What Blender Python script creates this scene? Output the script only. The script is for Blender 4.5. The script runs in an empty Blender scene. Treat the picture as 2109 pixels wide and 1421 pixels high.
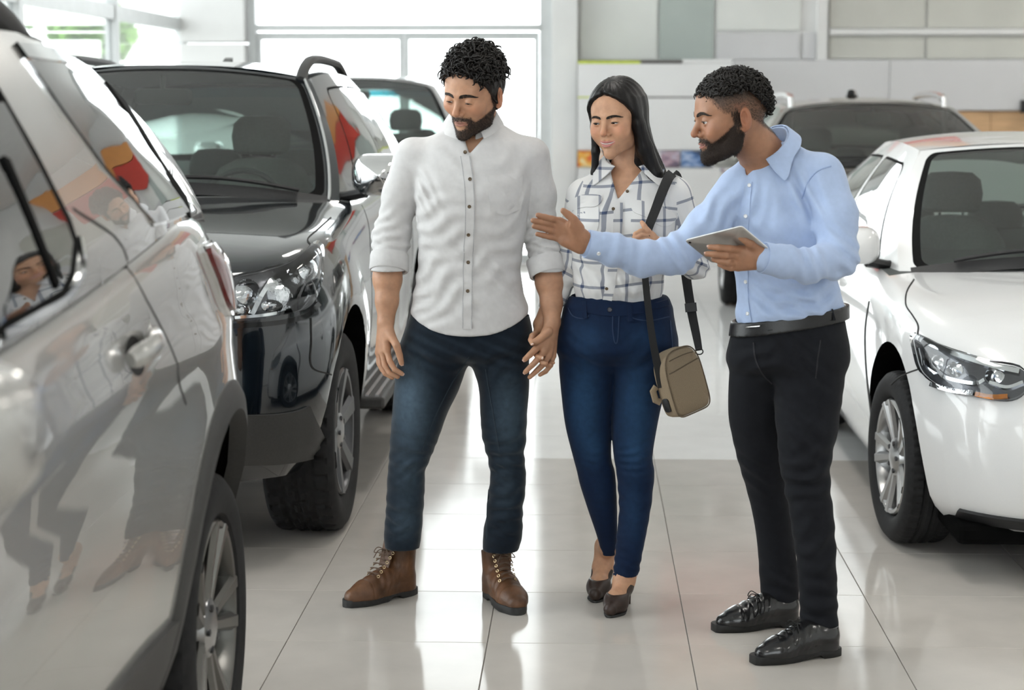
import bpy, bmesh, math, random
import numpy as np
from mathutils import Vector, Matrix
from mathutils.bvhtree import BVHTree
random.seed(7); rng = np.random.default_rng(7)
scene = bpy.context.scene
COL = scene.collection

# ------------------------------------------------------------------ camera
F_PX, PITCH, YAW, HCAM, IW, IH = 3990.8, .125762, .0378159, 1.604, 2109, 1421
cam_d = bpy.data.cameras.new('camera'); cam = bpy.data.objects.new('camera', cam_d); COL.objects.link(cam)
cam.location = (0, 0, HCAM); cam.rotation_euler = (math.pi/2-PITCH, 0, YAW)
cam_d.sensor_width = 36; cam_d.lens = 36*F_PX/IW
cam_d.clip_start = .05; cam_d.clip_end = 300
cam_d.dof.use_dof = True; cam_d.dof.focus_distance = 6.0; cam_d.dof.aperture_fstop = 3.4
scene.camera = cam
# ------------------------------------------------------------------ sky: bright white overcast day
world = bpy.data.worlds.new('overcast_sky'); scene.world = world; world.use_nodes = True
bg = world.node_tree.nodes['Background']; bg.inputs[0].default_value = (.95, .98, 1, 1); bg.inputs[1].default_value = 3.3
# ------------------------------------------------------------------ exposure
vs = scene.view_settings
vs.view_transform = 'Standard'; vs.look = 'None'; vs.gamma = 1; vs.exposure = 0.82; vs.use_curve_mapping = False

cy_ = scene.cycles
cy_.max_bounces = 7; cy_.diffuse_bounces = 3; cy_.glossy_bounces = 4; cy_.transmission_bounces = 4; cy_.transparent_max_bounces = 14
cy_.caustics_reflective = False; cy_.caustics_refractive = False
# ------------------------------------------------------------------ projection helpers (pixels of the photograph <-> metres)
_c, _s = math.cos(YAW), math.sin(YAW)
FW = np.array([-_s*math.cos(PITCH), _c*math.cos(PITCH), -math.sin(PITCH)]); RT = np.array([_c, _s, 0]); UP = np.cross(RT, FW)
CAM = np.array([0, 0, HCAM])
def ray(px, py): return FW+RT*(px-IW/2)/F_PX-UP*(py-IH/2)/F_PX
def atY(px, py, Y): d = ray(px, py); return CAM+d*(Y/d[1])
def atX(px, py, X): d = ray(px, py); return CAM+d*(X/d[0])
def gnd(px, py, z=0): d = ray(px, py); return CAM+d*((z-HCAM)/d[2])
def mpp(Y): return Y/F_PX            # metres per pixel at distance Y

# ------------------------------------------------------------------ materials
MATS = {}
def mat(name, col, rough=.5, metal=0, coat=0, noise=0, nscale=30, bump=0, bscale=200, spec=.5, sss=0, trans=0, alpha=1, emit=0, sheen=0, coat_rough=.03, ior=1.45, stretch=None):
    if name in MATS: return MATS[name]
    m = bpy.data.materials.new(name); m.use_nodes = True; MATS[name] = m
    nt = m.node_tree; N = nt.nodes; L = nt.links; b = N['Principled BSDF']
    c = (*col, 1)
    b.inputs['Base Color'].default_value = c; b.inputs['Roughness'].default_value = rough
    b.inputs['Metallic'].default_value = metal; b.inputs['Coat Weight'].default_value = coat; b.inputs['Coat Roughness'].default_value = coat_rough
    b.inputs['Specular IOR Level'].default_value = spec; b.inputs['IOR'].default_value = ior
    b.inputs['Transmission Weight'].default_value = trans; b.inputs['Alpha'].default_value = alpha
    if sheen: b.inputs['Sheen Weight'].default_value = sheen; b.inputs['Sheen Roughness'].default_value = .5
    if sss:
        b.inputs['Subsurface Weight'].default_value = sss; b.inputs['Subsurface Radius'].default_value = (.012, .005, .003); b.inputs['Subsurface Scale'].default_value = 1
    if emit:
        b.inputs['Emission Color'].default_value = c; b.inputs['Emission Strength'].default_value = emit
    tc = N.new('ShaderNodeTexCoord'); src = tc.outputs['Object']
    if stretch:
        mp = N.new('ShaderNodeMapping'); mp.inputs['Scale'].default_value = stretch; L.new(src, mp.inputs[0]); src = mp.outputs[0]
    if noise:
        n = N.new('ShaderNodeTexNoise'); n.inputs['Scale'].default_value = nscale; n.inputs['Detail'].default_value = 4; L.new(src, n.inputs[0])
        r = N.new('ShaderNodeMapRange'); r.inputs[3].default_value = 1-noise; r.inputs[4].default_value = 1+noise; r.inputs[1].default_value = .3; r.inputs[2].default_value = .7; L.new(n.outputs[0], r.inputs[0])
        mx = N.new('ShaderNodeMix'); mx.data_type = 'RGBA'; mx.blend_type = 'MULTIPLY'; mx.inputs[0].default_value = 1; mx.inputs[6].default_value = c
        L.new(r.outputs[0], mx.inputs[7]); L.new(mx.outputs[2], b.inputs['Base Color'])
    if bump:
        n2 = N.new('ShaderNodeTexNoise'); n2.inputs['Scale'].default_value = bscale; n2.inputs['Detail'].default_value = 3; L.new(src, n2.inputs[0])
        bp = N.new('ShaderNodeBump'); bp.inputs['Strength'].default_value = bump; bp.inputs['Distance'].default_value = .002; L.new(n2.outputs[0], bp.inputs['Height']); L.new(bp.outputs[0], b.inputs['Normal'])
    return m
def glass_mat(name, tint, refl=1.0, rough=0.0):
    """thin pane: tinted see-through plus a mirror reflection that follows Fresnel"""
    if name in MATS: return MATS[name]
    m = bpy.data.materials.new(name); m.use_nodes = True; MATS[name] = m
    nt = m.node_tree; N = nt.nodes; L = nt.links; N.clear()
    o = N.new('ShaderNodeOutputMaterial'); t = N.new('ShaderNodeBsdfTransparent'); t.inputs[0].default_value = (*tint, 1)
    g = N.new('ShaderNodeBsdfGlossy'); g.inputs['Roughness'].default_value = rough; g.inputs[0].default_value = (1, 1, 1, 1)
    f = N.new('ShaderNodeFresnel'); f.inputs[0].default_value = 1.5
    mu = N.new('ShaderNodeMath'); mu.operation = 'MULTIPLY'; mu.inputs[1].default_value = refl; L.new(f.outputs[0], mu.inputs[0])
    mx = N.new('ShaderNodeMixShader'); L.new(mu.outputs[0], mx.inputs[0]); L.new(t.outputs[0], mx.inputs[1]); L.new(g.outputs[0], mx.inputs[2]); L.new(mx.outputs[0], o.inputs[0])
    return m

# ------------------------------------------------------------------ mesh helpers
def tag(o, label=None, cat=None, group=None, kind=None):
    if label: o['label'] = label
    if cat: o['category'] = cat
    if group: o['group'] = group
    if kind: o['kind'] = kind
    return o
def empty(name, loc, label=None, cat=None, group=None):
    o = bpy.data.objects.new(name, None); COL.objects.link(o); o.location = loc; o.empty_display_size = .1
    return tag(o, label, cat, group)
def origin_of(p):
    v = Vector((0, 0, 0))
    while p is not None: v += p.location; p = p.parent
    return np.array(v)
def mk(name, verts, faces, m, parent=None, smooth=True, label=None, sharp=None, uvs=None, mat_idx=None):
    """one mesh object; verts are in world metres"""
    verts = np.asarray(verts, float).reshape(-1, 3)-origin_of(parent)
    me = bpy.data.meshes.new(name); me.from_pydata(verts.tolist(), [], [list(map(int, f)) for f in faces] if not isinstance(faces, np.ndarray) else faces.tolist())
    for q in (m if isinstance(m, (list, tuple)) else [m]): me.materials.append(q)
    if mat_idx is not None: me.polygons.foreach_set('material_index', np.asarray(mat_idx, np.int32))
    me.polygons.foreach_set('use_smooth', [smooth]*len(me.polygons))
    if uvs is not None:
        lay = me.uv_layers.new(name='UVMap'); lay.data.foreach_set('uv', np.asarray(uvs, np.float32).ravel())
    me.update()
    if smooth and sharp is not None: me.set_sharp_from_angle(angle=math.radians(sharp))
    o = bpy.data.objects.new(name, me); COL.objects.link(o)
    if parent is not None: o.parent = parent
    if label: o['label'] = label
    return o
class MB:
    def __init__(s): s.v = []; s.f = []; s.mi = []
    def add(s, v, f, mi=0):
        k = len(s.v); s.v.extend([tuple(map(float, p)) for p in v]); s.f.extend([[i+k for i in q] for q in f]); s.mi.extend([mi]*len(f)); return s
    def box(s, a, b, mi=0):
        x0, y0, z0 = a; x1, y1, z1 = b
        return s.add([(x0,y0,z0),(x1,y0,z0),(x1,y1,z0),(x0,y1,z0),(x0,y0,z1),(x1,y0,z1),(x1,y1,z1),(x0,y1,z1)],
              [(0,3,2,1),(4,5,6,7),(0,1,5,4),(1,2,6,5),(2,3,7,6),(3,0,4,7)], mi)
    def grid(s, P, mi=0, flip=False, wrap=False):
        P = np.asarray(P, float); n, m = P.shape[:2]; f = []
        for i in range(n-1):
            for j in range(m if wrap else m-1):
                j2 = (j+1) % m
                q = (i*m+j, i*m+j2, (i+1)*m+j2, (i+1)*m+j); f.append(q[::-1] if flip else q)
        return s.add(P.reshape(-1, 3), f, mi)
    def tube(s, pts, r, n=8, mi=0, cap=True, flat=1.0):
        pts = np.asarray(pts, float); k = len(pts); r = np.broadcast_to(np.asarray(r, float), (k,))
        T = np.gradient(pts, axis=0); T /= np.linalg.norm(T, axis=1)[:, None]+1e-12
        ref = np.array([0, 0, 1.0]) if abs(T[0][2]) < .9 else np.array([1.0, 0, 0])
        rings = []
        u = np.cross(T[0], ref); u /= np.linalg.norm(u)
        for i in range(k):
            u = u-T[i]*(u@T[i]); u /= np.linalg.norm(u)+1e-12; w = np.cross(T[i], u)
            a = np.linspace(0, 2*np.pi, n, endpoint=False)
            rings.append(pts[i]+r[i]*(np.cos(a)[:, None]*u+flat*np.sin(a)[:, None]*w))
        b = len(s.v); s.grid(np.array(rings), mi, wrap=True)
        if cap:
            s.f.append([b+i for i in range(n)][::-1]); s.f.append([b+(k-1)*n+i for i in range(n)]); s.mi += [mi, mi]
        return s
    def lathe(s, prof, c, axis='x', n=48, mi=0, flip=False):
        """prof: list of (axial, radius)"""
        a = np.linspace(0, 2*np.pi, n, endpoint=False); R = []
        for (t, r) in prof:
            if axis == 'x': R.append(np.stack([np.full(n, c[0]+t), c[1]+r*np.cos(a), c[2]+r*np.sin(a)], -1))
            elif axis == 'z': R.append(np.stack([c[0]+r*np.cos(a), c[1]+r*np.sin(a), np.full(n, c[2]+t)], -1))
            else: R.append(np.stack([c[0]+r*np.cos(a), np.full(n, c[1]+t), c[2]+r*np.sin(a)], -1))
        return s.grid(np.array(R), mi, flip, wrap=True)
    def build(s, name, m, parent=None, smooth=True, label=None, sharp=40, fix=True):
        o = mk(name, s.v, s.f, m, parent, smooth, label, None, None, s.mi if isinstance(m, (list, tuple)) else None)
        if fix:
            bm = bmesh.new(); bm.from_mesh(o.data); bmesh.ops.remove_doubles(bm, verts=bm.verts, dist=1e-5)
            bmesh.ops.recalc_face_normals(bm, faces=bm.faces); bm.to_mesh(o.data); bm.free()
        if smooth and sharp: o.data.set_sharp_from_angle(angle=math.radians(sharp))
        return o
def box(name, a, b, m, parent=None, bevel=0, label=None):
    o = MB().box(a, b).build(name, m, parent, smooth=False, label=label, fix=False)
    if bevel:
        bm = bmesh.new(); bm.from_mesh(o.data); bmesh.ops.bevel(bm, geom=bm.edges[:], offset=bevel, segments=2, affect='EDGES', profile=.5); bm.to_mesh(o.data); bm.free()
    return o
def smoothpath(pts, n=40, closed=False):
    """Catmull-Rom through the points"""
    P = np.asarray(pts, float); k = len(P)
    if closed: Q = np.vstack([P[-1], P, P[0], P[1]]); segs = k
    else: Q = np.vstack([2*P[0]-P[1], P, 2*P[-1]-P[-2]]); segs = k-1
    t = np.linspace(0, segs, n, endpoint=not closed); i = np.minimum(t.astype(int), segs-1); u = (t-i)[:, None]
    a, b, c, d = Q[i], Q[i+1], Q[i+2], Q[i+3]
    return .5*((2*b)+(-a+c)*u+(2*a-5*b+4*c-d)*u**2+(-a+3*b-3*c+d)*u**3)
# ---- laying pieces on a surface: outlines are drawn in photograph pixels (or in a side view) and cast onto the mesh
def bvh_of(objs):
    V = []; Fc = []
    for o in objs:
        k = len(V); mw = origin_of(o.parent) if o.parent else np.zeros(3)
        V += [tuple(np.array(v.co)+mw) for v in o.data.vertices]; Fc += [[i+k for i in p.vertices] for p in o.data.polygons]
    return BVHTree.FromPolygons(V, Fc)
def cast_px(bvh, p, fallback=None):
    d = ray(*p); h = bvh.ray_cast(Vector(CAM), Vector(d).normalized())
    if h[0] is None: return None
    n = np.array(h[1]); dd = d/np.linalg.norm(d)
    if n@dd > 0: n = -n
    return np.array(h[0]), n
def cast_dir(bvh, p, d):
    h = bvh.ray_cast(Vector(p), Vector(d))
    if h[0] is None: return None
    n = np.array(h[1])
    if n@np.asarray(d, float) > 0: n = -n
    return np.array(h[0]), n
def fill_none(L):
    """replace missed casts by the nearest hit"""
    ok = [i for i, q in enumerate(L) if q is not None]
    if not ok: raise RuntimeError('no hits')
    return [L[min(ok, key=lambda j: abs(j-i))] if q is None else q for i, q in enumerate(L)]
def decal(name, casts, m, parent, off=.002, thick=.004, rings=5, label=None, closed=True, dome=0.0, smooth=True, sharp=40, center=None, caster=None, pts2=None, mirror=None):
    """raised piece whose outline pts2 (2-D) is laid on a surface by caster(p)->(pos,normal)"""
    P2 = np.asarray(pts2, float); c = P2.mean(0) if center is None else np.asarray(center, float)
    R = []
    for k in range(rings+1):
        f = 1-k/rings
        R.append(fill_none([caster(tuple(c+(p-c)*max(f, .001))) for p in P2]))
    top = np.array([[q[0]+q[1]*(off+thick+dome*math.sin(math.pi/2*min(1, k/rings*1.0))) for q in row] for k, row in enumerate(R)])
    base = np.array([[q[0]+q[1]*(off-.004) for q in R[0]]])
    G = np.concatenate([base, top])
    if mirror is not None:
        H = G.copy(); H[..., 0] = 2*mirror-H[..., 0]; MB().grid(H, wrap=True).build(name, m, parent, smooth, label, sharp)
    return MB().grid(G, wrap=True).build(name, m, parent, smooth, label, sharp)
def px_decal(name, bvh, pts, m, parent, **k):
    return decal(name, None, m, parent, caster=lambda p: cast_px(bvh, p), pts2=pts, **k)
def ribbon(name, caster, line, width, m, parent, off=.001, thick=.003, label=None, cols=3, smooth=True, mirror=None):
    """strip of given width (2-D units, scalar or per point) along a 2-D line laid on a surface"""
    L = np.asarray(line, float); T = np.gradient(L, axis=0); T /= np.linalg.norm(T, axis=1)[:, None]+1e-9; Nn = np.stack([-T[:, 1], T[:, 0]], -1)
    w = np.broadcast_to(np.asarray(width, float), (len(L),))[:, None]
    rows = []
    for s in np.linspace(-.5, .5, cols): rows.append(fill_none([caster(tuple(p)) for p in L+Nn*w*s]))
    top = [[q[0]+q[1]*(off+thick) for q in r] for r in rows]
    lo = lambda r: [[q[0]+q[1]*(off-.004) for q in r]]
    G = np.array(lo(rows[0])+top+lo(rows[-1]))
    if mirror is not None:
        H = G.copy(); H[..., 0] = 2*mirror-H[..., 0]; MB().grid(H).build(name, m, parent, smooth, label, 40)
    return MB().grid(G).build(name, m, parent, smooth, label, 40)
def px_ribbon(name, bvh, line, width, m, parent, **k):
    return ribbon(name, lambda p: cast_px(bvh, p), line, width, m, parent, **k)
def join(name, objs, m=None):
    """merge meshes that are one piece"""
    o = objs[0]; bm = bmesh.new()
    for q in objs:
        bm.from_mesh(q.data)
    bm.to_mesh(o.data); bm.free()
    for q in objs[1:]: bpy.data.objects.remove(q)
    o.name = name
    return o
def rring(w, h, r, n=8):
    """rounded rectangle outline, centre 0, half sizes w h"""
    P = []
    for (cx, cz, a0) in ((w-r, h-r, 0), (-w+r, h-r, 90), (-w+r, -h+r, 180), (w-r, -h+r, 270)):
        for a in np.linspace(a0, a0+90, n): P.append((cx+r*math.cos(math.radians(a)), cz+r*math.sin(math.radians(a))))
    return np.array(P)
# ================================================================== THE ROOM
m_wall = mat('white_plaster', (.83, .83, .82), .6, noise=.03, nscale=3, bump=.05)
m_ceil = mat('white_ceiling_paint', (.85, .85, .84), .7, noise=.03, nscale=2)
m_frame = mat('pale_grey_aluminium', (.62, .64, .64), .4, noise=.04, nscale=8)
m_grout = mat('grey_grout', (.16, .145, .13), .9, noise=.2, nscale=60)
m_tile = mat('polished_beige_porcelain', (.56, .525, .485), .10, noise=.05, nscale=5, spec=.1)
m_tilew = mat('polished_white_porcelain', (.85, .85, .84), .10, noise=.03, nscale=5, spec=.1)
m_pane = glass_mat('clear_window_glass', (.97, .985, .98), .6)
m_outside = mat('pale_concrete', (.62, .62, .6), .85, noise=.12, nscale=2)
XL, XR, YB, YF, ZC = -3.95, 6.6, 19.0, -6.0, 4.7

def struct(o): o['kind'] = 'structure'; return o
# floor: grout bed with single tiles
TX0, TY0, TS = -.886, 5.610, .6
floor = struct(box('floor', (XL-.3, YF-.3, -.12), (XR+.3, YB+.3, -.004), m_grout))
def tile_mesh(nm, m):
    b = MB().box((-TS/2+.0012, -TS/2+.0012, -.02), (TS/2-.0012, TS/2-.0012, 0)).build(nm, m, None, False, fix=False)
    bm = bmesh.new(); bm.from_mesh(b.data); te = [e for e in bm.edges if all(v.co.z > -.001 for v in e.verts)]
    bmesh.ops.bevel(bm, geom=te, offset=.0012, segments=1, affect='EDGES'); bm.to_mesh(b.data); bm.free()
    me = b.data; bpy.data.objects.remove(b); return me
me_t, me_w = tile_mesh('tile', m_tile), tile_mesh('tile_white', m_tilew)
cells = []
for i in range(-6, 13):
    for j in range(-20, 23):
        x, y = TX0+TS*(i+.5), TY0+TS*(j+.5)
        if not (XL < x < XR and YF < y < YB): continue
        white = (0 < i-.5 < 3) and j >= 5
        q = np.array([x, y, 0])-CAM; z = q@FW
        vis = False
        if z > 3: px, py = IW/2+F_PX*(q@RT)/z, IH/2-F_PX*(q@UP)/z; vis = -150 < px < IW+150 and py < IH+160
        cells.append((not vis, y, x, white))
cells.sort()
rest = MB(); rest_w = []
for n, (nv, y, x, white) in enumerate(cells):
    if n < 290 and not nv:
        t = bpy.data.objects.new('tile', me_w if white else me_t); COL.objects.link(t); t.parent = floor; t.location = (x, y, 0)
    else:
        h = TS/2-.0015; rest.box((x-h, y-h, -.02), (x+h, y+h, 0), 1 if white else 0)
o = rest.build('tile_field', [m_tile, m_tilew], floor, False, fix=False); o['kind'] = 'stuff'

struct(box('ceiling', (XL-.3, YF-.3, ZC), (XR+.3, YB+.3, ZC+.2), m_ceil))
# right wall
struct(box('wall_right', (XR, YF-.3, -.1), (XR+.25, YB+.3, ZC), m_wall))
# --- glazed wall helper (mullions and panes are parts)
def glazed(name, p0, p1, posts, rails, zt=ZC, post_w=.1, rail_h=.1, depth=.1):
    """p0,p1: XY ends; posts: fractions; rails: heights"""
    p0 = np.array(p0, float); p1 = np.array(p1, float); L = np.linalg.norm(p1-p0); d = (p1-p0)/L; n = np.array([-d[1], d[0]])
    root = struct(empty(name, (*p0, 0)))
    def bar(nm, s0, s1, z0, z1, dp, m):
        c = [p0+d*s0-n*dp/2, p0+d*s1-n*dp/2, p0+d*s1+n*dp/2, p0+d*s0+n*dp/2]
        v = [(*q, z0) for q in c]+[(*q, z1) for q in c]
        return mk(nm, v, [(0,3,2,1),(4,5,6,7),(0,1,5,4),(1,2,6,5),(2,3,7,6),(3,0,4,7)], m, root, False)
    S = [f*L for f in posts]
    for s in S: bar('mullion', s-post_w/2, s+post_w/2, 0, zt, depth, m_frame)
    for a, b in zip(S[:-1], S[1:]):
        for z in rails: bar('transom', a+post_w/2, b-post_w/2, z-rail_h/2, z+rail_h/2, depth*.8, m_frame)
        zz = sorted(rails)
        for z0, z1 in zip(zz[:-1], zz[1:]): bar('pane', a+post_w/2, b-post_w/2, z0+rail_h/2, z1-rail_h/2, .012, m_pane)
    return root
glazed('window_1', (XL, YF), (XL, YB), np.linspace(0, 1, 10), [.05, 2.33, ZC-.05], post_w=.11, rail_h=.12)
glazed('window_2', (XL, YF), (1.2, YF), np.linspace(0, 1, 4), [.05, 2.33, ZC-.05])
struct(box('wall_front_added', (1.25, YF-.25, -.1), (XR, YF, ZC), m_wall))  # solid wall out of view, added to cut light from behind the camera
# column in the back left corner, in two stacked panels with a recessed joint
pil = struct(empty('wall_back_column', (-3.6, YB, 0)))
for z0, z1 in ((0, 2.145), (2.16, ZC)): box('panel', (-3.93, YB-.18, z0), (-3.3, YB+.25, z1), m_wall, pil, .006)
# glass doors and the light above them
dr = struct(empty('door_1', (-1.8, YB, 0)))
X0, X1 = -3.28, -.33
def fr(nm, a, b, m=m_frame): return box(nm, a, b, m, dr, .004)
fr('frame_post', (X0, YB-.06, 0), (X0+.07, YB+.1, ZC)); fr('frame_post', (X1-.12, YB-.06, 0), (X1, YB+.1, ZC))
fr('head_beam', (X0+.07, YB-.07, 2.27), (X1-.12, YB+.08, 2.33)); fr('top_rail', (X0+.07, YB-.05, ZC-.1), (X1-.12, YB+.05, ZC))
fr('pane', (X0+.07, YB-.006, 2.33), (X1-.12, YB+.006, ZC-.1), m_pane)
for a, b in ((X0+.075, -1.77), (-1.765, X1-.125)):
    lf = struct(empty('door_leaf', ((a+b)/2, YB, 0))); lf.parent = dr; lf.location = ((a+b)/2+1.8, 0, 0)
    del lf['kind']
    box('stile', (a, YB-.03, .01), (a+.045, YB+.03, 2.255), m_frame, lf, .003); box('stile', (b-.045, YB-.03, .01), (b, YB+.03, 2.255), m_frame, lf, .003)
    box('rail', (a+.045, YB-.03, 2.185), (b-.045, YB+.03, 2.255), m_frame, lf, .003); box('rail', (a+.045, YB-.03, .01), (b-.045, YB+.03, .1), m_frame, lf, .003)
    box('pane', (a+.045, YB-.005, .1), (b-.045, YB+.005, 2.185), m_pane, lf)
# back wall to the right: solid below, high glazing above
wb = struct(empty('wall_back', (2.5, YB, 0)))
m_w2 = mat('light_grey_wall_panel', (.70, .70, .71), .5, noise=.03, nscale=2)
m_green = mat('grey_green_frosted_panel', (.47, .53, .50), .35, noise=.06, nscale=2)
m_pale = mat('pale_frosted_panel', (.80, .82, .79), .4, noise=.05, nscale=1.5)
m_beige = mat('beige_grey_panel', (.62, .62, .57), .5, noise=.08, nscale=1.2)
m_wood = mat('honey_wood_panel', (.66, .42, .23), .45, noise=.14, nscale=3, stretch=(1, 1, 9))
box('column', (-.33, YB-.12, 0), (-.085, YB+.15, ZC), m_wall, wb, .004)
box('backing', (-.085, YB+.06, 0), (XR, YB+.2, ZC), m_wall, wb)
def zb_(py): return atY(1600, py, YB)[2]
def xb_(px): return atY(px, 100, YB)[0]
for a, b, y0, y1, m in ((1196, 1353, 8, 122, m_pale), (1358, 1470, 8, 122, m_green), (1476, 1648, 8, 62, m_pale), (1476, 1648, 68, 122, m_w2),
                        (1708, 1905, 10, 58, m_beige), (1910, 2130, 10, 58, m_beige), (1708, 1905, 74, 121, m_beige), (1910, 2130, 74, 121, m_beige), (1655, 1680, 66, 122, m_w2)):
    box('panel', (xb_(a), YB+.03, zb_(y1)), (xb_(b), YB+.075, zb_(y0)+(0 if y0 > 30 else .9)), m, wb, .004)
box('ledge', (xb_(1708), YB-.02, zb_(72)), (XR, YB+.07, zb_(60)), m_wall, wb, .004)
box('post', (xb_(1682), YB-.02, zb_(124)), (xb_(1703), YB+.07, ZC), m_wall, wb, .004)
box('soffit_panel', (xb_(1509), YB-.1, zb_(227)), (xb_(1830), YB+.06, zb_(124)), m_w2, wb, .006)
box('soffit_panel', (xb_(1831), YB-.1, zb_(227)), (XR, YB+.06, zb_(124)), m_w2, wb, .006)
box('wall_box', (xb_(2100), YB-.2, zb_(232)), (xb_(2140), YB-.1, zb_(206)), mat('black_wall_box', (.02, .02, .02), .5, noise=.1, nscale=30), wb, .004, 'small black box on the wall')
for k in range(7):
    a = xb_(1509)+k*.62; box('wood_panel', (a+.002, YB-.06, .0), (a+.618, YB+.06, zb_(229)), m_wood, wb, .003)
# display wall with narrow trims and a strip of pictures
dw = empty('display_wall', (.66, YB-.3, 0), 'white panelled display wall with dark trims and a row of small pictures', 'display wall')
yd = YB-.3; zd = lambda py: atY(1350, py, yd-.05)[2]; xd = lambda px: atY(px, 200, yd-.05)[0]
m_dw = mat('white_laminate', (.86, .86, .86), .35, noise=.02, nscale=2)
x0, x1 = xd(1190), xd(1507)
for y0, y1 in ((130, 199), (202, 309), (346, 470), (472, 640)):
    box('panel', (x0, yd-.05, max(0, zd(y1))), (x1, yd+.05, zd(y0)), m_dw, dw, .004)
box('panel', (xd(1406), yd-.05, zd(129)), (x1, yd+.05, zd(122)), m_dw, dw)
box('core', (x0+.01, yd-.02, 0), (x1-.01, yd+.05, zd(131)), m_dw, dw)
m_lime = mat('lime_green_trim', (.62, .72, .06), .4, noise=.1, nscale=20); m_dark = mat('dark_brown_trim', (.10, .085, .08), .4, noise=.1, nscale=20)
box('lime_trim', (x0, yd-.055, zd(131)), (xd(1318), yd+.05, zd(125)), m_lime, dw, label='lime green strip along the panel top')
box('dark_trim', (xd(1319), yd-.055, zd(131)), (xd(1404), yd+.05, zd(125)), m_dark, dw)
box('lime_trim', (x0, yd-.045, zd(202)), (xd(1238), yd+.05, zd(199)), m_lime, dw)
box('dark_trim', (xd(1239), yd-.045, zd(202)), (x1, yd+.05, zd(199)), m_dark, dw)
def picture(px0, px1, cols, scale, lab):
    m = bpy.data.materials.new('printed_picture'); m.use_nodes = True; N = m.node_tree.nodes; Lk = m.node_tree.links; b = N['Principled BSDF']; b.inputs['Roughness'].default_value = .4
    tc = N.new('ShaderNodeTexCoord'); n = N.new('ShaderNodeTexNoise'); n.inputs['Scale'].default_value = scale; n.inputs['Detail'].default_value = 1; r = N.new('ShaderNodeValToRGB')
    mp = N.new('ShaderNodeMapping'); mp.inputs['Scale'].default_value = (1, 1, 2.5); Lk.new(tc.outputs['Object'], mp.inputs[0])
    Lk.new(mp.outputs[0], n.inputs[0]); Lk.new(n.outputs[0], r.inputs[0]); Lk.new(r.outputs[0], b.inputs['Base Color'])
    r.color_ramp.elements[0].position = .35; r.color_ramp.elements[1].position = .68
    r.color_ramp.elements[0].color = (*cols[0], 1); r.color_ramp.elements[1].color = (*cols[2], 1); e = r.color_ramp.elements.new(.5); e.color = (*cols[1], 1)
    box('picture', (xd(px0), yd-.06, zd(344)), (xd(px1), yd+.02, zd(311)), m, dw, label=lab)
picture(1190, 1222, ((.75, .1, .04), (.9, .45, .05), (.95, .8, .45)), 9, 'blurred orange and yellow picture')
picture(1224, 1300, ((.8, .75, .7), (.9, .45, .2), (.9, .85, .8)), 7, None)
picture(1362, 1401, ((.12, .10, .16), (.45, .30, .36), (.55, .5, .6)), 9, 'mauve picture')
picture(1404, 1470, ((.03, .035, .06), (.10, .22, .5), (.45, .55, .75)), 9, 'dark blue picture')
# wall-hung red sign band high above the display wall: out of frame, but mirrored in the floor and in the cars
m_red = mat('red_sign_face', (.62, .06, .04), .35, noise=.06, nscale=3); m_org = mat('orange_sign_face', (.85, .38, .12), .4, noise=.06, nscale=3)
sg = empty('wall_sign', (1.5, YB-.1, 2.9), 'red and orange sign band on the back wall above the panels', 'sign')
box('red_face', (.75, YB-.14, 2.95), (3.4, YB-.02, 3.75), m_red, sg, .01); box('orange_face', (.75, YB-.13, 3.77), (3.4, YB-.02, 4.25), m_org, sg, .01)
# ceiling lights out of view, added to brighten the room
m_added_light = mat('added_light_diffuser', (1, .96, .9), .5, emit=10.0)
for x, y, w in ((.1, 1.6, 'nearest the camera over the aisle'), (.1, 6.6, 'over the three people'), (.1, 11.6, 'over the far end of the aisle'), (4.6, 1.6, 'at the front near the right wall'), (4.6, 6.6, 'beyond the white saloon near the right wall'), (4.6, 11.6, 'beyond the grey car near the right wall'), (5.4, 16.6, 'close to the wood panelling')):
    lt = empty('added_ceiling_light', (x, y, ZC-.09), 'added rectangular ceiling light, out of view, '+w, 'ceiling light', 'added ceiling lights')
    box('housing', (x-.3, y-.66, ZC-.075), (x+.3, y+.66, ZC), m_frame, lt, .006); box('diffuser', (x-.26, y-.62, ZC-.085), (x+.26, y+.62, ZC-.076), m_added_light, lt)
# outside
struct(box('ground_outside', (-60, -40, -.3), (60, 90, -.14), m_outside))
m_bark = mat('bark', (.16, .11, .07), .9, noise=.3, nscale=20); m_leaf = mat('leaf_green', (.16, .32, .06), .6, noise=.5, nscale=4)
def tree(px, py, Y, rad, lab):
    c = atY(px, py, Y); t = empty('tree', (c[0], c[1], -.14), lab, 'tree', 'trees outside the side window')
    b = MB().tube([(c[0], c[1], -.14), (c[0]+.05, c[1], 1), (c[0], c[1], c[2])], [.14, .11, .06], 8)
    for k in range(5):
        a = k*1.3; b.tube([(c[0], c[1], c[2]-.6), (c[0]+math.cos(a)*rad*.6, c[1]+math.sin(a)*rad*.6, c[2]+.2)], [.05, .02], 6)
    b.build('trunk', m_bark, t)
    n = 1500; p = rng.normal(size=(n, 3)); p /= np.linalg.norm(p, axis=1)[:, None]; p = c+p*(rng.random((n, 1))**.4)*np.array([rad, rad, rad*.8])
    u = rng.normal(size=(n, 3)); u /= np.linalg.norm(u, axis=1)[:, None]; w = np.cross(u, rng.normal(size=(n, 3))); w /= np.linalg.norm(w, axis=1)[:, None]
    V = np.stack([p-u*.12, p+w*.05, p+u*.12, p-w*.05], 1).reshape(-1, 3); Fc = np.arange(4*n).reshape(-1, 4)
    o = mk('foliage', V, Fc, m_leaf, t, False); o['kind'] = 'stuff'
tree(190, 65, 27, .62, 'small green tree seen through the side glazing above the silver car'); tree(20, -20, 24, .6, 'green tree top at the upper left corner beyond the glazing')
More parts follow.
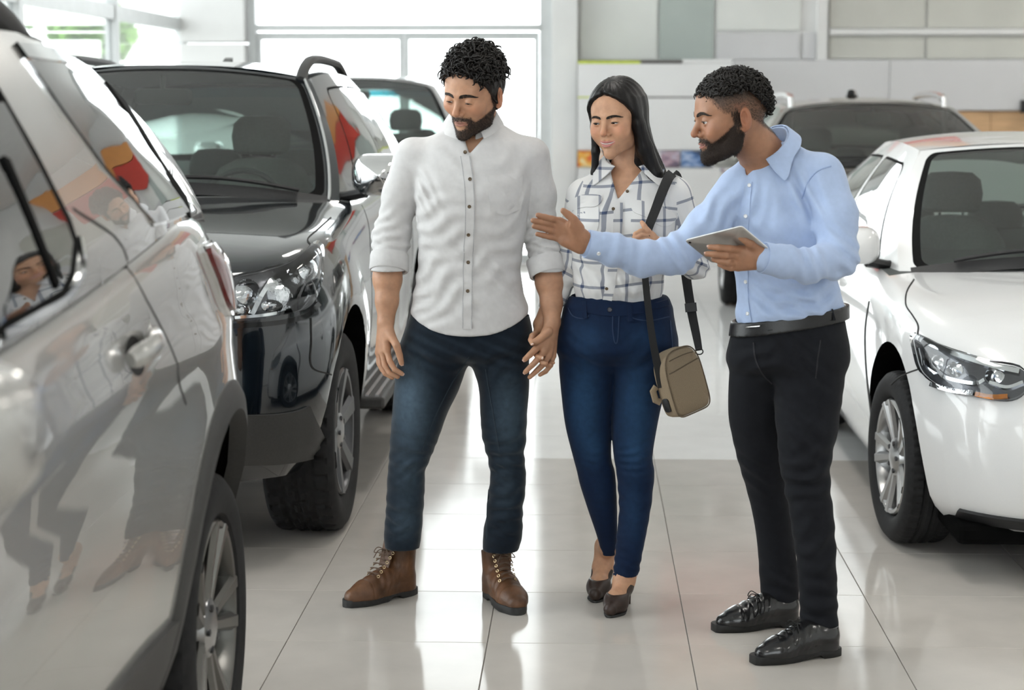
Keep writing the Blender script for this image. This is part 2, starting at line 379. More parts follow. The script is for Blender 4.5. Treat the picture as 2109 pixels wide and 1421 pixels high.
# ================================================================== CARS
# Each car faces the camera (front towards -Y); coordinates inside a builder are relative to the car's centre on the floor.
def ip(y, tab):
    a = np.array(tab, float); return np.interp(y, a[:, 0], a[:, 1])
def sp(tab, n=60):
    """smooth a control polyline (y,z)"""
    q = smoothpath(np.array(tab, float), n); return q
m_tyre = mat('black_tyre_rubber', (.018, .018, .019), .75, noise=.2, nscale=40, spec=.3)
m_alloy = mat('grey_alloy', (.42, .42, .42), .28, metal=1, noise=.05, nscale=10)
m_alloyd = mat('dark_alloy', (.10, .10, .105), .35, metal=.8, noise=.05, nscale=10)
m_chrome = mat('chrome', (.85, .86, .87), .06, metal=1, noise=.02, nscale=4)
m_blackp = mat('black_plastic', (.018, .018, .019), .5, noise=.15, nscale=90)
m_gloss = mat('gloss_black_trim', (.012, .012, .013), .08, noise=.1, nscale=5)
m_rubber = mat('black_window_rubber', (.008, .008, .008), .8, noise=.1, nscale=60, spec=.06)
m_clad = mat('charcoal_cladding', (.045, .044, .043), .55, noise=.1, nscale=120)
m_inter = mat('charcoal_interior', (.065, .073, .071), .7, noise=.1, nscale=60)
m_seat = mat('grey_seat_cloth', (.15, .165, .158), .8, noise=.12, nscale=120)
m_liner = mat('grey_headlining', (.35, .36, .35), .8, noise=.05, nscale=40)
m_well = mat('black_wheel_well', (.005, .005, .005), .95, noise=.2, nscale=20, spec=.02)
m_gap = mat('dark_panel_gap', (.01, .01, .01), .7, noise=.1, nscale=30)
m_ws = glass_mat('windscreen_glass', (.66, .77, .73), 1.35)
m_band = mat('blue_shade_band', (.02, .38, .55), .2, noise=.03, nscale=5)
m_bandg = glass_mat('blue_tinted_glass', (.03, .55, .75), .6)
m_sideg = glass_mat('side_glass', (.30, .35, .34), 1.6)
m_priv = mat('dark_privacy_glass', (.006, .008, .009), .015, spec=1.0, noise=.1, nscale=3, coat=1)
m_lens = glass_mat('lamp_lens', (.93, .95, .96), 1.0)
m_lampd = mat('lamp_dark_housing', (.13, .13, .14), .2, metal=.8, noise=.2, nscale=20)
m_lampr = mat('lamp_reflector', (.75, .76, .78), .08, metal=1, noise=.15, nscale=60, bump=.6, bscale=60)
m_orange = mat('amber_lens', (.75, .25, .03), .15, noise=.1, nscale=60)
m_redl = mat('red_lamp_lens', (.16, .008, .008), .06, coat=1, noise=.1, nscale=30)

def lower_mesh(S):
    W, Lf, Lr = S['W'], S['Lf'], S['Lr']
    half = []
    q, p = S.get('qF', 10), S.get('pF', 2.5)
    xs = np.sin(np.linspace(0, 1, 22)*np.pi/2)*(1-.86**q)**(1/p)
    for x in xs: half.append((x, -(1-x**p)**(1/q)))
    for y in np.linspace(-.86, 0, 22)[1:]: half.append(((1-abs(y)**q)**(1/p), y))
    q, p = S.get('qR', 12), S.get('pR', 3)
    for y in np.linspace(0, .88, 22)[1:]: half.append(((1-abs(y)**q)**(1/p), y))
    xs = (1-.88**q)**(1/p)*np.sin(np.linspace(1, 0, 18)*np.pi/2)
    for x in xs[1:]: half.append((x, (1-x**p)**(1/q)))
    half = np.array(half); n = len(half)
    rows = np.array(S['rows'], float)
    vv = np.array(S['vres']) if 'vres' in S else np.concatenate([np.linspace(0, .8, 15), np.linspace(.82, 1, 9)])
    R = np.stack([vv]+[np.interp(vv, smoothpath(rows[:, [0, k]], 80)[:, 0], smoothpath(rows[:, [0, k]], 80)[:, 1]) for k in (1, 2, 3)], -1)
    top, bot = sp(S['top'], 120), np.array(S['bot'], float)
    top = top[np.argsort(top[:, 0])]
    G = np.zeros((len(vv), n, 3))
    for i, (v, wf, dF, dR) in enumerate(R):
        y = np.where(half[:, 1] < 0, half[:, 1]*(Lf-dF), half[:, 1]*(Lr-dR))
        x = half[:, 0]*W*wf
        # narrower nose / tail in plan and a fuller flank at the wheels
        zt = np.interp(y, top[:, 0], top[:, 1]); zb = np.interp(y, bot[:, 0], bot[:, 1])
        z = zb+(zt-zb)*v
        if 'flare' in S:
            for (ya, r, amt) in S['flare']:
                d = np.hypot(y-ya, z-S['tyre']); x = x+amt*np.exp(-((d-r)/.16)**2)*(half[:, 0] > .5)
        if 'crease' in S:
            for (z0, z1, wd, amt) in S['crease']:
                zc = z0+(z1-z0)*(y+Lf)/(Lf+Lr); x = x+amt*np.exp(-((z-zc)/wd)**2)*np.clip((half[:, 0]-.8)*5, 0, 1)
        G[i] = np.stack([x, y, z], -1)
    b = MB()
    b.grid(G); GL = G.copy(); GL[..., 0] *= -1; b.grid(GL, flip=True)
    s = np.linspace(-1, 1, 25); T = G[-1]; cr = np.interp(T[:, 1], *np.array(S['crown'], float).T)
    TP = np.stack([T[:, None, 0]*s, np.repeat(T[:, 1:2], len(s), 1)-S.get('bow', .0)*(1-s**2)*0, T[:, None, 2]+cr[:, None]*(1-np.abs(s)**2.2)], -1)
    k0 = len(b.f); b.grid(TP)
    y0, y1 = S['cabin']
    for fi in range(k0, len(b.f)):
        c = np.mean([b.v[i] for i in b.f[fi]], 0)
        if y0 < c[1] < y1: b.mi[fi] = 1
    B_ = G[0]; BP = np.stack([B_[:, None, 0]*s, np.repeat(B_[:, 1:2], len(s), 1), np.repeat(B_[:, 2:3], len(s), 1)], -1)
    k0 = len(b.f); b.grid(BP, flip=True)
    for fi in range(k0, len(b.f)): b.mi[fi] = 2
    return b, G
def boolean_cut(o, cutters):
    for c in cutters:
        md = o.modifiers.new('cut', 'BOOLEAN'); md.operation = 'DIFFERENCE'; md.object = c; md.solver = 'EXACT'
    bpy.context.view_layer.update(); dg = bpy.context.evaluated_depsgraph_get()
    me = bpy.data.meshes.new_from_object(o.evaluated_get(dg)); o.modifiers.clear(); old = o.data; o.data = me; bpy.data.meshes.remove(old)
    for c in cutters: bpy.data.objects.remove(c)

def hole_patch(P, rect, hole, rad, trim=.0, n=14, N=6):
    """patch P(u,v) over rect with a rounded window; returns MBs body, trim, glass"""
    u0, u1, v0, v1 = rect; a0, a1, b0, b1 = hole; ru, rv = rad
    outer = []; inner = []; tr = []
    cs = [(a0, b0, u0, v0), (a1, b0, u1, v0), (a1, b1, u1, v1), (a0, b1, u0, v1)]
    ang = [(225, 270), (270, 315), (315, 360), (0, 45), (45, 90), (90, 135), (135, 180), (180, 225)]
    def arc(ci, a):
        s = [(1, 1), (-1, 1), (-1, -1), (1, -1)][ci]; c = cs[ci]
        cu, cv = c[0]+s[0]*ru, c[1]+s[1]*rv
        return (cu+ru*math.cos(math.radians(a)), cv+rv*math.sin(math.radians(a)))
    for k in range(4):
        A, B = k, (k+1) % 4
        pts = [arc(A, a) for a in np.linspace(*ang[2*k], 4)]
        p2 = [arc(B, a) for a in np.linspace(*ang[2*k+1], 4)]
        mid = [tuple(np.array(pts[-1])+(np.array(p2[0])-np.array(pts[-1]))*t) for t in np.linspace(0, 1, n)[1:-1]]
        seg = (pts+mid+p2)[:-1]; L = len(seg)
        inner += seg
        e0, e1 = np.array(cs[A][2:]), np.array(cs[B][2:])
        outer += [tuple(e0+(e1-e0)*t) for t in np.linspace(0, 1, L+1)[:-1]]
    inner = np.array(inner); outer = np.array(outer); c = np.array([(a0+a1)/2, (b0+b1)/2])
    ev = lambda Q: np.array([P(u, v) for u, v in Q])
    body, trm, gl = MB(), MB(), MB()
    body.grid(np.array([ev(outer+(inner-outer)*t) for t in np.linspace(0, 1, N)]), wrap=True)
    tin = inner+(c-inner)*trim
    if trim: trm.grid(np.array([ev(inner+(tin-inner)*t) for t in (0, 1)]), wrap=True)
    gl.grid(np.array([ev(tin+(c-tin)*t) for t in np.linspace(0, .999, 7)]), wrap=True)
    return body, trm, gl
ALLOY = {}
def wheel(parent, cx, cy, r, w, side, steer=0, rim=.66, style='ten', tread='road', n=96):
    """side=+1 outer face towards +X.  cx is the outer face; world coordinates come from the parent"""
    wh = empty('wheel', (cx, cy, r)); wh.parent = parent; wh.rotation_euler = (0, 0, steer)
    o = np.array(parent.location)+np.array([cx, cy, r])
    R = r; s = side
    a = np.linspace(0, 2*np.pi, n*2, endpoint=False)
    prof = [(-w+.02, rim*R), (-w, .8*R), (-w+.004, .92*R), (-w+.02, .975*R)]
    tw = np.linspace(-w+.03, -.03, 19)
    G = []
    for t, q in prof: G.append([(t, q)]*len(a))
    for k, t in enumerate(tw):
        u = k/18; base = R*(1-.012*(2*u-1)**4); row = []
        for i, an in enumerate(a):
            g = 0
            if k in (4, 5, 9, 13, 14): g = .009
            if tread == 'block':
                ph = (an*34/(2*np.pi)+(.35*math.sin(u*9)+.3*abs(2*u-1)))%1
                if ph < .22: g = .010
                if k in (7, 11) and (an*34/(2*np.pi)) % 1 > .5: g = .008
            elif (u < .2 or u > .8) and (i % 3 == 0): g = .006
            row.append((t, base-g))
        G.append(row)
    for t, q in [(-.02, .975*R), (-.004, .92*R), (-.0, .85*R), (-.004, .78*R), (-.008, .73*R), (-.018, rim*R+.006), (-.03, rim*R-.004)]: G.append([(t, q)]*len(a))
    V = np.array([[(o[0]+s*t, o[1]+q*math.cos(an), o[2]+q*math.sin(an)) for (t, q), an in zip(row, a)] for row in G])
    MB().grid(V, wrap=True).build('tyre', m_tyre, wh, sharp=35)
    # rim: barrel, lip, spokes, hub, bolts
    rr = rim*R
    b = MB().lathe([(-s*.02, rr-.002), (-s*.012, rr-.008), (-s*.014, rr-.02), (-s*.035, rr-.028), (-s*w*.85, rr-.035), (-s*w*.86, rr*.3), (-s*w*.5, rr*.28)], o, 'x', 64)
    al = ALLOY.get(parent.name, m_alloyd if style == 'dark' else m_alloy); b.build('rim', al, wh)
    k = {'ten': 10, 'five': 5, 'dark': 6, 'twin': 10}[style]
    for i in range(k):
        if style == 'twin': an = (i//2)*2*math.pi/5+(-.2 if i % 2 else .2)
        else: an = i*2*math.pi/k+.3
        d = np.array([0, math.cos(an), math.sin(an)]); t = np.array([0, -math.sin(an), math.cos(an)])
        w0, w1 = {'ten': (.022, .028), 'five': (.05, .075), 'dark': (.045, .05), 'twin': (.018, .024)}[style]
        P = []
        for f, ww, dx in ((.12, w0, .045), (.5, (w0+w1)*.42, .036), (.97, w1, .02)):
            c = o+d*rr*f+np.array([-s*dx, 0, 0])
            P.append([c+t*ww, c+t*ww*.55+np.array([s*.012, 0, 0]), c-t*ww*.55+np.array([s*.012, 0, 0]), c-t*ww, c-t*ww+np.array([-s*.045, 0, 0]), c+t*ww+np.array([-s*.045, 0, 0])])
        MB().grid(np.array(P), wrap=True).build('spoke', al, wh, sharp=25)
    MB().lathe([(-s*.05, .075), (-s*.03, .07), (-s*.022, .05), (-s*.018, .032), (-s*.014, .0005)], o, 'x', 32).build('hub', m_alloy, wh)
    for i in range(5):
        an = i*2*math.pi/5+.6; c = o+np.array([-s*.03, .052*math.cos(an), .052*math.sin(an)])
        MB().lathe([(-s*.01, .009), (s*.012, .009), (s*.014, .0005)], c, 'x', 8).build('wheel_bolt', m_alloyd, wh, sharp=30)
    MB().lathe([(-s*w*.5, .0005), (-s*w*.5, .16), (-s*w*.44, .16), (-s*w*.44, .0005)], o, 'x', 40).build('brake_disc', m_alloyd, wh)
    return wh

def seat(parent, x, y, z, m=m_seat, lean=.12):
    o = np.array(parent.location)+np.array([x, y, z])
    s = empty('seat', (x, y, z)); s.parent = parent
    P = []
    for h, w, d in ((-.35, .23, .07), (-.1, .245, .075), (.05, .235, .07), (.13, .19, .06), (.17, .11, .04), (.18, .02, .01)):
        a = np.linspace(0, 2*np.pi, 20, endpoint=False)
        P.append([o+np.array([w*np.sign(np.cos(t))*abs(np.cos(t))**.6, d*np.sign(np.sin(t))*abs(np.sin(t))**.6+lean*h, h]) for t in a])
    MB().grid(np.array(P), wrap=True).build('backrest', m, s)
    P = []
    for h, w, d in ((.19, .10, .03), (.205, .125, .05), (.27, .135, .055), (.33, .125, .05), (.36, .09, .035), (.365, .02, .01)):
        a = np.linspace(0, 2*np.pi, 20, endpoint=False)
        P.append([o+np.array([w*np.sign(np.cos(t))*abs(np.cos(t))**.6, d*np.sign(np.sin(t))*abs(np.sin(t))**.6+lean*h, h]) for t in a])
    MB().grid(np.array(P), wrap=True).build('headrest', m, s)
    for q in (-.05, .05): MB().tube([o+np.array([q, lean*.17, .15]), o+np.array([q, lean*.21, .22])], .006, 6).build('headrest_post', m_chrome, s)
    return s

def make_car(name, label, S, loc, paint, cladm=None):
    root = empty(name, (*loc, 0), label, 'car', 'parked showroom cars')
    O = np.array([*loc, 0.])
    b, G = lower_mesh(S)
    W, Lf, Lr, tr = S['W'], S['Lf'], S['Lr'], S['tyre']
    # ---------------- greenhouse surfaces
    topc = sp(S['top'], 120); topc = topc[np.argsort(topc[:, 0])]
    zbelt = lambda y: np.interp(y, topc[:, 0], topc[:, 1])+S.get('belt_up', 0)
    roof = sp(S['roof'], 80); roof = roof[np.argsort(roof[:, 0])]
    zroof = lambda y: np.interp(y, roof[:, 0], roof[:, 1])
    wb = lambda y: ip(y, S['wb']); wr = lambda y: ip(y, S['wr'])
    yAb, yAt, yRb, yRt = S['pillars']        # side: A base, A top, rear base, rear top
    bulge = S.get('bulge', .02)
    def side(u, v):
        yb = yAb+(yRb-yAb)*u; yt = yAt+(yRt-yAt)*u; y = yb+(yt-yb)*v
        zb, zt = zbelt(yb)-.012, zroof(yt)
        xb, xt = wb(yb), wr(yt)
        v2 = v+.10*math.sin(math.pi*v)*0
        x = xb+(xt-xb)*(v**1.35)+bulge*math.sin(math.pi*v)*.5
        z = zb+(zt-zb)*v
        return np.array([x, y, z])
    cWb, cWt, cRb, cRt = S['centre']          # centre line (y,z): windscreen base/top, rear window base/top
    def blend(c0, c1, edge):
        def f(s, t):
            e = edge(t); c = np.array([0, c0[0]+(c1[0]-c0[0])*t, c0[1]+(c1[1]-c0[1])*t+S.get('wsb', .015)*math.sin(math.pi*t)])
            k = abs(s)**S.get('wse', 2.2); q = c*(1-k)+e*k; q[0] = s*e[0]; return q
        return f
    ws = blend(cWb, cWt, lambda t: side(0, t)); rw = blend(cRb, cRt, lambda t: side(1, t))
    def roofp(s, r):
        e = side(r, 1); k = abs(s)**2.6
        yc = cWt[0]+(cRt[0]-cWt[0])*r; zc = np.interp(yc, roof[:, 0], roof[:, 1])+S['rcrown']
        zc += (cWt[1]-(zroof(cWt[0])+S['rcrown']))*max(0, 1-r*5)+(cRt[1]-(zroof(cRt[0])+S['rcrown']))*max(0, r*5-4)
        return np.array([s*e[0], yc*(1-k)+e[1]*k, zc*(1-k)+e[2]*k])
    body = b
    trims, glassL = [], {}
    mirror = lambda mb_: [(-p[0], p[1], p[2]) for p in mb_.v]
    for k, (rect, hole, rad, tr_, nm) in enumerate(S['windows']):
        bo, tm, gl = hole_patch(side, rect, hole, rad, tr_)
        for sgn in (1, -1):
            body.add(bo.v if sgn == 1 else mirror(bo), bo.f if sgn == 1 else [f[::-1] for f in bo.f])
            t_ = MB(); t_.add(tm.v if sgn == 1 else mirror(tm), tm.f); trims.append(t_)
            gg = MB(); gg.add(gl.v if sgn == 1 else mirror(gl), gl.f); glassL.setdefault(nm, []).append(gg)
    for rect in S['pillar_patches']:
        u0, u1 = rect; g = np.array([[side(u, v) for v in np.linspace(0, 1, 14)] for u in np.linspace(u0, u1, 8)])
        for sgn in (1, -1): h = g.copy(); h[..., 0] *= sgn; body.grid(h)
    h = S['ws_hole']; bo, tm, gl = hole_patch(ws, (-1, 1, 0, 1), h[0], h[1], h[2]); body.add(bo.v, bo.f); trims.append(tm); glassL['windscreen'] = [gl]
    h = S['rw_hole']; bo, tm, gl = hole_patch(rw, (-1, 1, 0, 1), h[0], h[1], h[2]); body.add(bo.v, bo.f); trims.append(tm); glassL['rear_window'] = [gl]
    body.grid(np.array([[roofp(s, r) for s in np.linspace(-1, 1, 41)] for r in np.linspace(0, 1, 30)]))
    sh = lambda mb_: [tuple(np.array(p)+O) for p in mb_.v]
    body.v = sh(body)
    # rounded join between body side and roof comes from smooth shading over the welded mesh
    bo = body.build('body', [paint, m_inter, m_well], root, sharp=38)
    cut = []
    for ya in S['axles']:
        for sg in (1, -1):
            c = MB().lathe([(-.3, .0005), (-.3, S['arch']), (.3, S['arch']), (.3, .0005)], O+np.array([sg*(W-.06), ya, tr+.02]), 'x', 56).build('cutter', m_well, None)
            cut.append(c)
    full = bvh_of([bo])
    boolean_cut(bo, cut); bo.data.set_sharp_from_angle(angle=math.radians(38))
    for t_ in trims: t_.v = sh(t_); t_.build('window_trim', m_rubber, root)
    out = dict(root=root, body=bo, bvh=full, O=O, side=side, ws=ws, rw=rw, roofp=roofp, zbelt=zbelt, S=S)
    for nm, L in glassL.items():
        for gl in L:
            gl.v = sh(gl); mm = S['glass'].get(nm, m_sideg); gl.build(nm, mm, root, fix=True)
    # headlining and floor lid
    hl = np.array([[roofp(s, r)+np.array([0, 0, -.035])+O for s in np.linspace(-.97, .97, 15)] for r in np.linspace(.02, .98, 10)]); MB().grid(hl).build('headlining', m_liner, root)
    # wheels
    for i, ya in enumerate(S['axles']):
        for sg in (1, -1):
            wheel(root, sg*(W-S.get('wheel_in', .02)), ya, tr, S.get('tw', .23), sg, S.get('steer', 0) if i == 0 else 0, S.get('rim', .66), S.get('wstyle', 'ten'), S.get('tread', 'road'))
    # seats, wheel, inside mirror
    zs = S['seat_z']
    for x in (-.37, .37): seat(root, x, S['seat_y'], zs)
    for x in (-.42, .0, .42): seat(root, x, S['seat_y']+.85, zs-.17)
    st = empty('steering_wheel', (.37, S['seat_y']-.52, zs-.03)); st.parent = root; so = O+np.array([.37, S['seat_y']-.52, zs-.03])
    a = np.linspace(0, 2*np.pi, 33); MB().tube([so+np.array([.18*math.cos(t), .08*math.sin(t), .165*math.sin(t)]) for t in a], .014, 8, cap=False).build('ring', m_inter, st)
    for t in (0, math.pi, -math.pi/2): MB().tube([so, so+np.array([.175*math.cos(t), .08*math.sin(t), .16*math.sin(t)])], .02, 6).build('steering_spoke', m_inter, st)
    im = ws(0, .80)+O+np.array([0, .10, -.045]); e = empty('inside_mirror', tuple(im-O)); e.parent = root
    rr = rring(.125, .035, .025); MB().grid(np.array([[im+np.array([x*f, dy, z*f]) for x, z in rr] for f, dy in ((.01, -.02), (.9, -.018), (1, -.005), (1, .012), (.01, .013))]), wrap=True).build('housing', m_inter, e)
    MB().tube([im+np.array([0, -.01, .02]), ws(0, .9)+O+np.array([0, .02, -.0])], .012, 8).build('stem', m_inter, e)
    # dashboard
    db = np.array([[ws(s, .04)+O+np.array([0, .06+.42*t, -.02+.04*math.sin(t*3)-.05*t]) for s in np.linspace(-.92, .92, 12)] for t in np.linspace(0, 1, 8)]); MB().grid(db).build('dashboard', m_inter, root)
    return out
def side_caster(c, sgn):
    """2-D (y,z) relative to the car -> outer flank"""
    O = c['O']; return lambda p: cast_dir(c['bvh'], (O[0]+sgn*2.0, O[1]+p[0], p[1]), (-sgn, 0, 0))
def front_caster(c):
    O = c['O']; return lambda p: cast_dir(c['bvh'], (O[0]+p[0], O[1]-6, p[1]), (0, 1, 0))
def top_caster(c):
    O = c['O']; return lambda p: cast_dir(c['bvh'], (O[0]+p[0], O[1]+p[1], 4), (0, 0, -1))
def both(c, fn):
    for sg in (1, -1): fn(sg, side_caster(c, sg))
def arch_trim(c, sg, ya, r0, r1, m, thick=.012, a0=-18, a1=198, off=.001):
    tr = c['S']['tyre']; cast = side_caster(c, sg); a = np.radians(np.linspace(a0, a1, 60))
    ro = []
    for r in np.linspace(r0, r1, 4):
        ro.append(fill_none([cast((ya+r*math.cos(t), max(.12, tr+.02+r*math.sin(t)))) for t in a]))
    prof = (0, thick, thick, 0)
    G = [[q[0]+q[1]*(off-.03) for q in ro[0]]]+[[q[0]+q[1]*(off+max(.0015, p)) for q in row] for p, row in zip((thick, thick, thick*.9, .0), ro)]+[[q[0]+q[1]*(off-.01) for q in ro[-1]]]
    return MB().grid(np.array(G)).build('wheel_arch_trim', m, c['root'], sharp=45)
def rail(c, x_in, y0, y1, z_up, m, r=.022, sg=(1, -1)):
    O = c['O']
    for s in sg:
        P = []
        for t in np.linspace(0, 1, 16):
            y = y0+(y1-y0)*t; h = cast_dir(c['bvh'], (O[0]+s*x_in, O[1]+y, 4), (0, 0, -1))
            z = h[0][2]; up = z_up*min(1, 5.5*t, 5.5*(1-t))**.7
            P.append((O[0]+s*x_in, O[1]+y, z+up-.004))
        MB().tube(smoothpath(P, 40), r, 8, flat=.8).build('roof_rail', m, c['root'])
def door_mirror(c, sg, pos, size, m_cap, m_low=m_blackp):
    """pos: centre relative to car"""
    O = c['O']; p = O+np.array([sg*pos[0], pos[1], pos[2]]); w, d, h = size
    e = empty('door_mirror', tuple(p-O)); e.parent = c['root']
    a = rring(w/2, h/2, min(w, h)*.38, 8)
    G = []
    for f, dy in ((.02, -d*.62), (.45, -d*.58), (.75, -d*.45), (.93, -d*.2), (1, d*.1), (1, d*.38), (.9, d*.4), (.88, d*.36), (.02, d*.36)):
        G.append([p+np.array([x*f+sg*.0, dy, z*f]) for x, z in a])
    MB().grid(np.array(G[:7]), wrap=True).build('cap', m_cap, e)
    MB().grid(np.array(G[6:]), wrap=True).build('mirror_glass', m_chrome, e)
    MB().tube([p+np.array([-sg*w*.25, 0, -h*.42]), p+np.array([-sg*(w*.5+.03), .02, -h*.52]), p+np.array([-sg*(w*.5+.10), .03, -h*.55])], [.03, .028, .035], 8, flat=.7).build('arm', m_low, e)
    return e
def seam(c, caster, line, w=.006, nm='panel_gap', m=None):
    return ribbon(nm, caster, line, w, m or m_gap, c['root'], off=.0006, thick=.0004)
# ------------------------------------------------------------------ paints
def paint(name, col, metal, rough, flake=.03):
    return mat(name, col, rough, metal=metal, coat=1.0, noise=flake, nscale=900, coat_rough=.015)
p_silver = paint('silver_paint', (.42, .415, .40), .42, .27)
p_black = paint('blue_black_paint', (.006, .010, .015), .3, .12)
p_white = paint('white_paint', (.80, .80, .80), 0, .25)
p_grey = paint('grey_silver_paint', (.33, .33, .31), .6, .25)
p_pearl = paint('light_silver_paint', (.60, .60, .60), .5, .25)

SUV = dict(W=.95, Lf=2.42, Lr=2.4, tyre=.375, arch=.455, qF=9, pF=2.6, qR=11, pR=3,
  rows=[(0, .90, .10, .08), (.12, .955, .03, .02), (.3, .985, 0, 0), (.5, 1.0, .015, .01), (.7, .995, .035, .03), (.86, .985, .075, .06), (.94, .965, .12, .09), (.98, .945, .16, .115), (1, .915, .20, .14)],
  top=[(-2.45, .93), (-2.2, 1.03), (-1.8, 1.09), (-1.2, 1.14), (-.75, 1.19), (-.3, 1.20), (.8, 1.235), (1.6, 1.27), (2.1, 1.27), (2.45, 1.22)],
  bot=[(-2.5, .34), (-2.0, .31), (-1.2, .30), (1.2, .30), (2.0, .36), (2.5, .42)],
  crown=[(-2.5, .05), (-2.0, .06), (-1.0, .075), (-.6, .07), (-.2, .0), (1.9, 0), (2.5, .0)], cabin=(-.78, 1.95),
  roof=[(-.6, 1.60), (-.1, 1.665), (.4, 1.705), (1.0, 1.705), (1.6, 1.68), (2.1, 1.64)],
  wb=[(-.9, .87), (-.3, .90), (1, .90), (1.8, .86), (2.3, .80)], wr=[(-.2, .60), (.5, .635), (1.2, .63), (2.1, .58)],
  pillars=(-.76, .02, 2.05, 1.72), centre=((-1.0, 1.255), (-.10, 1.735), (2.16, 1.27), (1.78, 1.70)), rcrown=.055, bulge=.03,
  windows=[((.10, .43, 0, 1), (.115, .415, .05, .89), (.03, .10), .05, 'side_window'), ((.43, .71, 0, 1), (.445, .695, .05, .89), (.025, .08), .05, 'side_window'), ((.71, .93, 0, 1), (.735, .91, .06, .87), (.03, .10), .05, 'quarter_window')],
  pillar_patches=[(0, .10), (.93, 1)],
  ws_hole=((-.93, .93, .03, .965), (.06, .07), .045), rw_hole=((-.88, .88, .06, .9), (.07, .10), .05),
  glass=dict(windscreen=m_ws, side_window=m_sideg, quarter_window=m_sideg, rear_window=m_ws), axles=(-1.45, 1.40), seat_y=.12, seat_z=1.17, tw=.25)

# ================================================================== A: silver SUV in the foreground (rear quarter in view)
SA = dict(SUV); SA.update(W=.965, Lf=2.45, Lr=2.48, arch=.50, tyre=.37,
  top=[(-2.45, .93), (-2.2, 1.04), (-1.8, 1.1), (-1.2, 1.16), (-.75, 1.20), (-.3, 1.215), (.5, 1.265), (1.1, 1.315), (1.5, 1.345), (1.9, 1.335), (2.2, 1.29), (2.45, 1.20)],
  rows=[(0, .91, .10, .10), (.12, .955, .03, .03), (.3, .985, 0, 0), (.5, 1.0, .015, .03), (.7, .995, .035, .08), (.86, .98, .075, .14), (.94, .96, .12, .19), (.98, .94, .16, .23), (1, .91, .20, .27)],
  bot=[(-2.5, .34), (-2.0, .31), (-1.2, .33), (1.0, .36), (2.0, .36), (2.5, .40)],
  roof=[(-.6, 1.60), (-.1, 1.675), (.4, 1.72), (.9, 1.735), (1.35, 1.715), (1.8, 1.675)],
  wb=[(-.9, .88), (-.3, .915), (1, .915), (1.5, .90), (2.1, .84)], wr=[(-.2, .62), (.5, .70), (1.1, .70), (1.8, .645)],
  pillars=(-.8, .0, 2.10, 1.74), centre=((-1.0, 1.26), (-.12, 1.74), (2.22, 1.30), (1.82, 1.715)), rcrown=.04, bulge=.035,
  windows=[], pillar_patches=[(0, 1)], glass=dict(windscreen=m_priv, rear_window=m_priv), axles=(-1.2, 1.68),
  flare=[(1.68, .54, .012), (-1.2, .54, .012)], crease=[(.98, 1.10, .05, .012)], wstyle='twin', rim=.70, tw=.24, seat_y=.0)
ALLOY['silver_suv'] = mat('satin_graphite_alloy', (.17, .168, .16), .3, metal=1, noise=.05, nscale=10)
A = make_car('silver_suv', 'silver sport utility car cut off by the left edge, rear wheel nearest the camera', SA, (-1.795, 2.74), p_silver)
OA = A['O'][0]
def on_flank(c, pts):
    """photograph pixels -> (y,z) on the car's flank"""
    out = []
    for p in pts:
        h = cast_px(c['bvh'], p); out.append((h[0][1]-c['O'][1], h[0][2]) if h else None)
    return np.array(fill_none(out))
for sg in (1, -1):
    for ya in SA['axles']: arch_trim(A, sg, ya, .497, .565, m_clad, .014)
both(A, lambda sg, c: ribbon('sill_cladding', c, smoothpath([(-.75, .46), (0, .45), (1.22, .45)], 30), .17, m_clad, A['root'], off=.001, thick=.012))
both(A, lambda sg, c: ribbon('rear_bumper_cladding', c, smoothpath([(2.14, .47), (2.30, .47), (2.42, .47)], 14), .15, m_clad, A['root'], off=.001, thick=.012))
# windows drawn on the flank in side view: rear door glass, front door glass, fixed quarter glass
qg = on_flank(A, [(55, 127), (125, 134), (198, 142), (258, 238), (330, 348), (384, 436), (350, 452), (315, 461), (210, 345), (130, 235)])
dg0 = on_flank(A, [(2, 215), (70, 340), (128, 455), (143, 500), (136, 560), (118, 598), (60, 632), (2, 660)])
yb_ = dg0[:, 1]
rear_door = np.vstack([dg0, [(-.02, dg0[-1][1]-.03), (-.06, 1.45), (-.05, dg0[0][1]+.01)]])
front_door = np.array([(-.13, dg0[0][1]+.0), (-.12, 1.30), (-.12, 1.235), (-.62, 1.225), (-.55, 1.31), (-.3, 1.50), (-.2, dg0[0][1]-.01)])
for sg in (1, -1):
    c = side_caster(A, sg)
    for nm, pts in (('quarter_window', qg), ('rear_door_window', rear_door), ('front_door_window', front_door)):
        P = np.array(pts); cc = P.mean(0)
        decal('window_trim', None, m_chrome if nm == 'quarter_window' else m_rubber, A['root'], caster=c, pts2=cc+(P-cc)*(1.035 if nm == 'quarter_window' else 1.16), off=.001, thick=.003, rings=3)
        decal(nm, None, m_priv, A['root'], caster=c, pts2=P, off=.004, thick=.003, rings=9)
both(A, lambda sg, c: ribbon('window_divider', c, on_flank(A, smoothpath([(2, 330), (55, 455), (108, 590)], 14)), .022, m_rubber, A['root'], off=.008, thick=.004))
both(A, lambda sg, c: ribbon('rear_pillar_trim', c, on_flank(A, smoothpath([(206, 146), (280, 258), (345, 365), (386, 428)], 16)), .05, m_rubber, A['root'], off=.002, thick=.004))
both(A, lambda sg, c: seam(A, c, smoothpath(on_flank(A, [(150, 430), (250, 505), (303, 620), (345, 700), (368, 780), (383, 832)]), 40)))
both(A, lambda sg, c: seam(A, c, smoothpath([(-.1, 1.2), (-.12, .9), (-.1, .55)], 30)))
both(A, lambda sg, c: ribbon('belt_chrome', c, smoothpath(on_flank(A, [(2, 690), (70, 650), (130, 615), (165, 560), (160, 490)]), 24), .014, m_chrome, A['root'], off=.002, thick=.006))
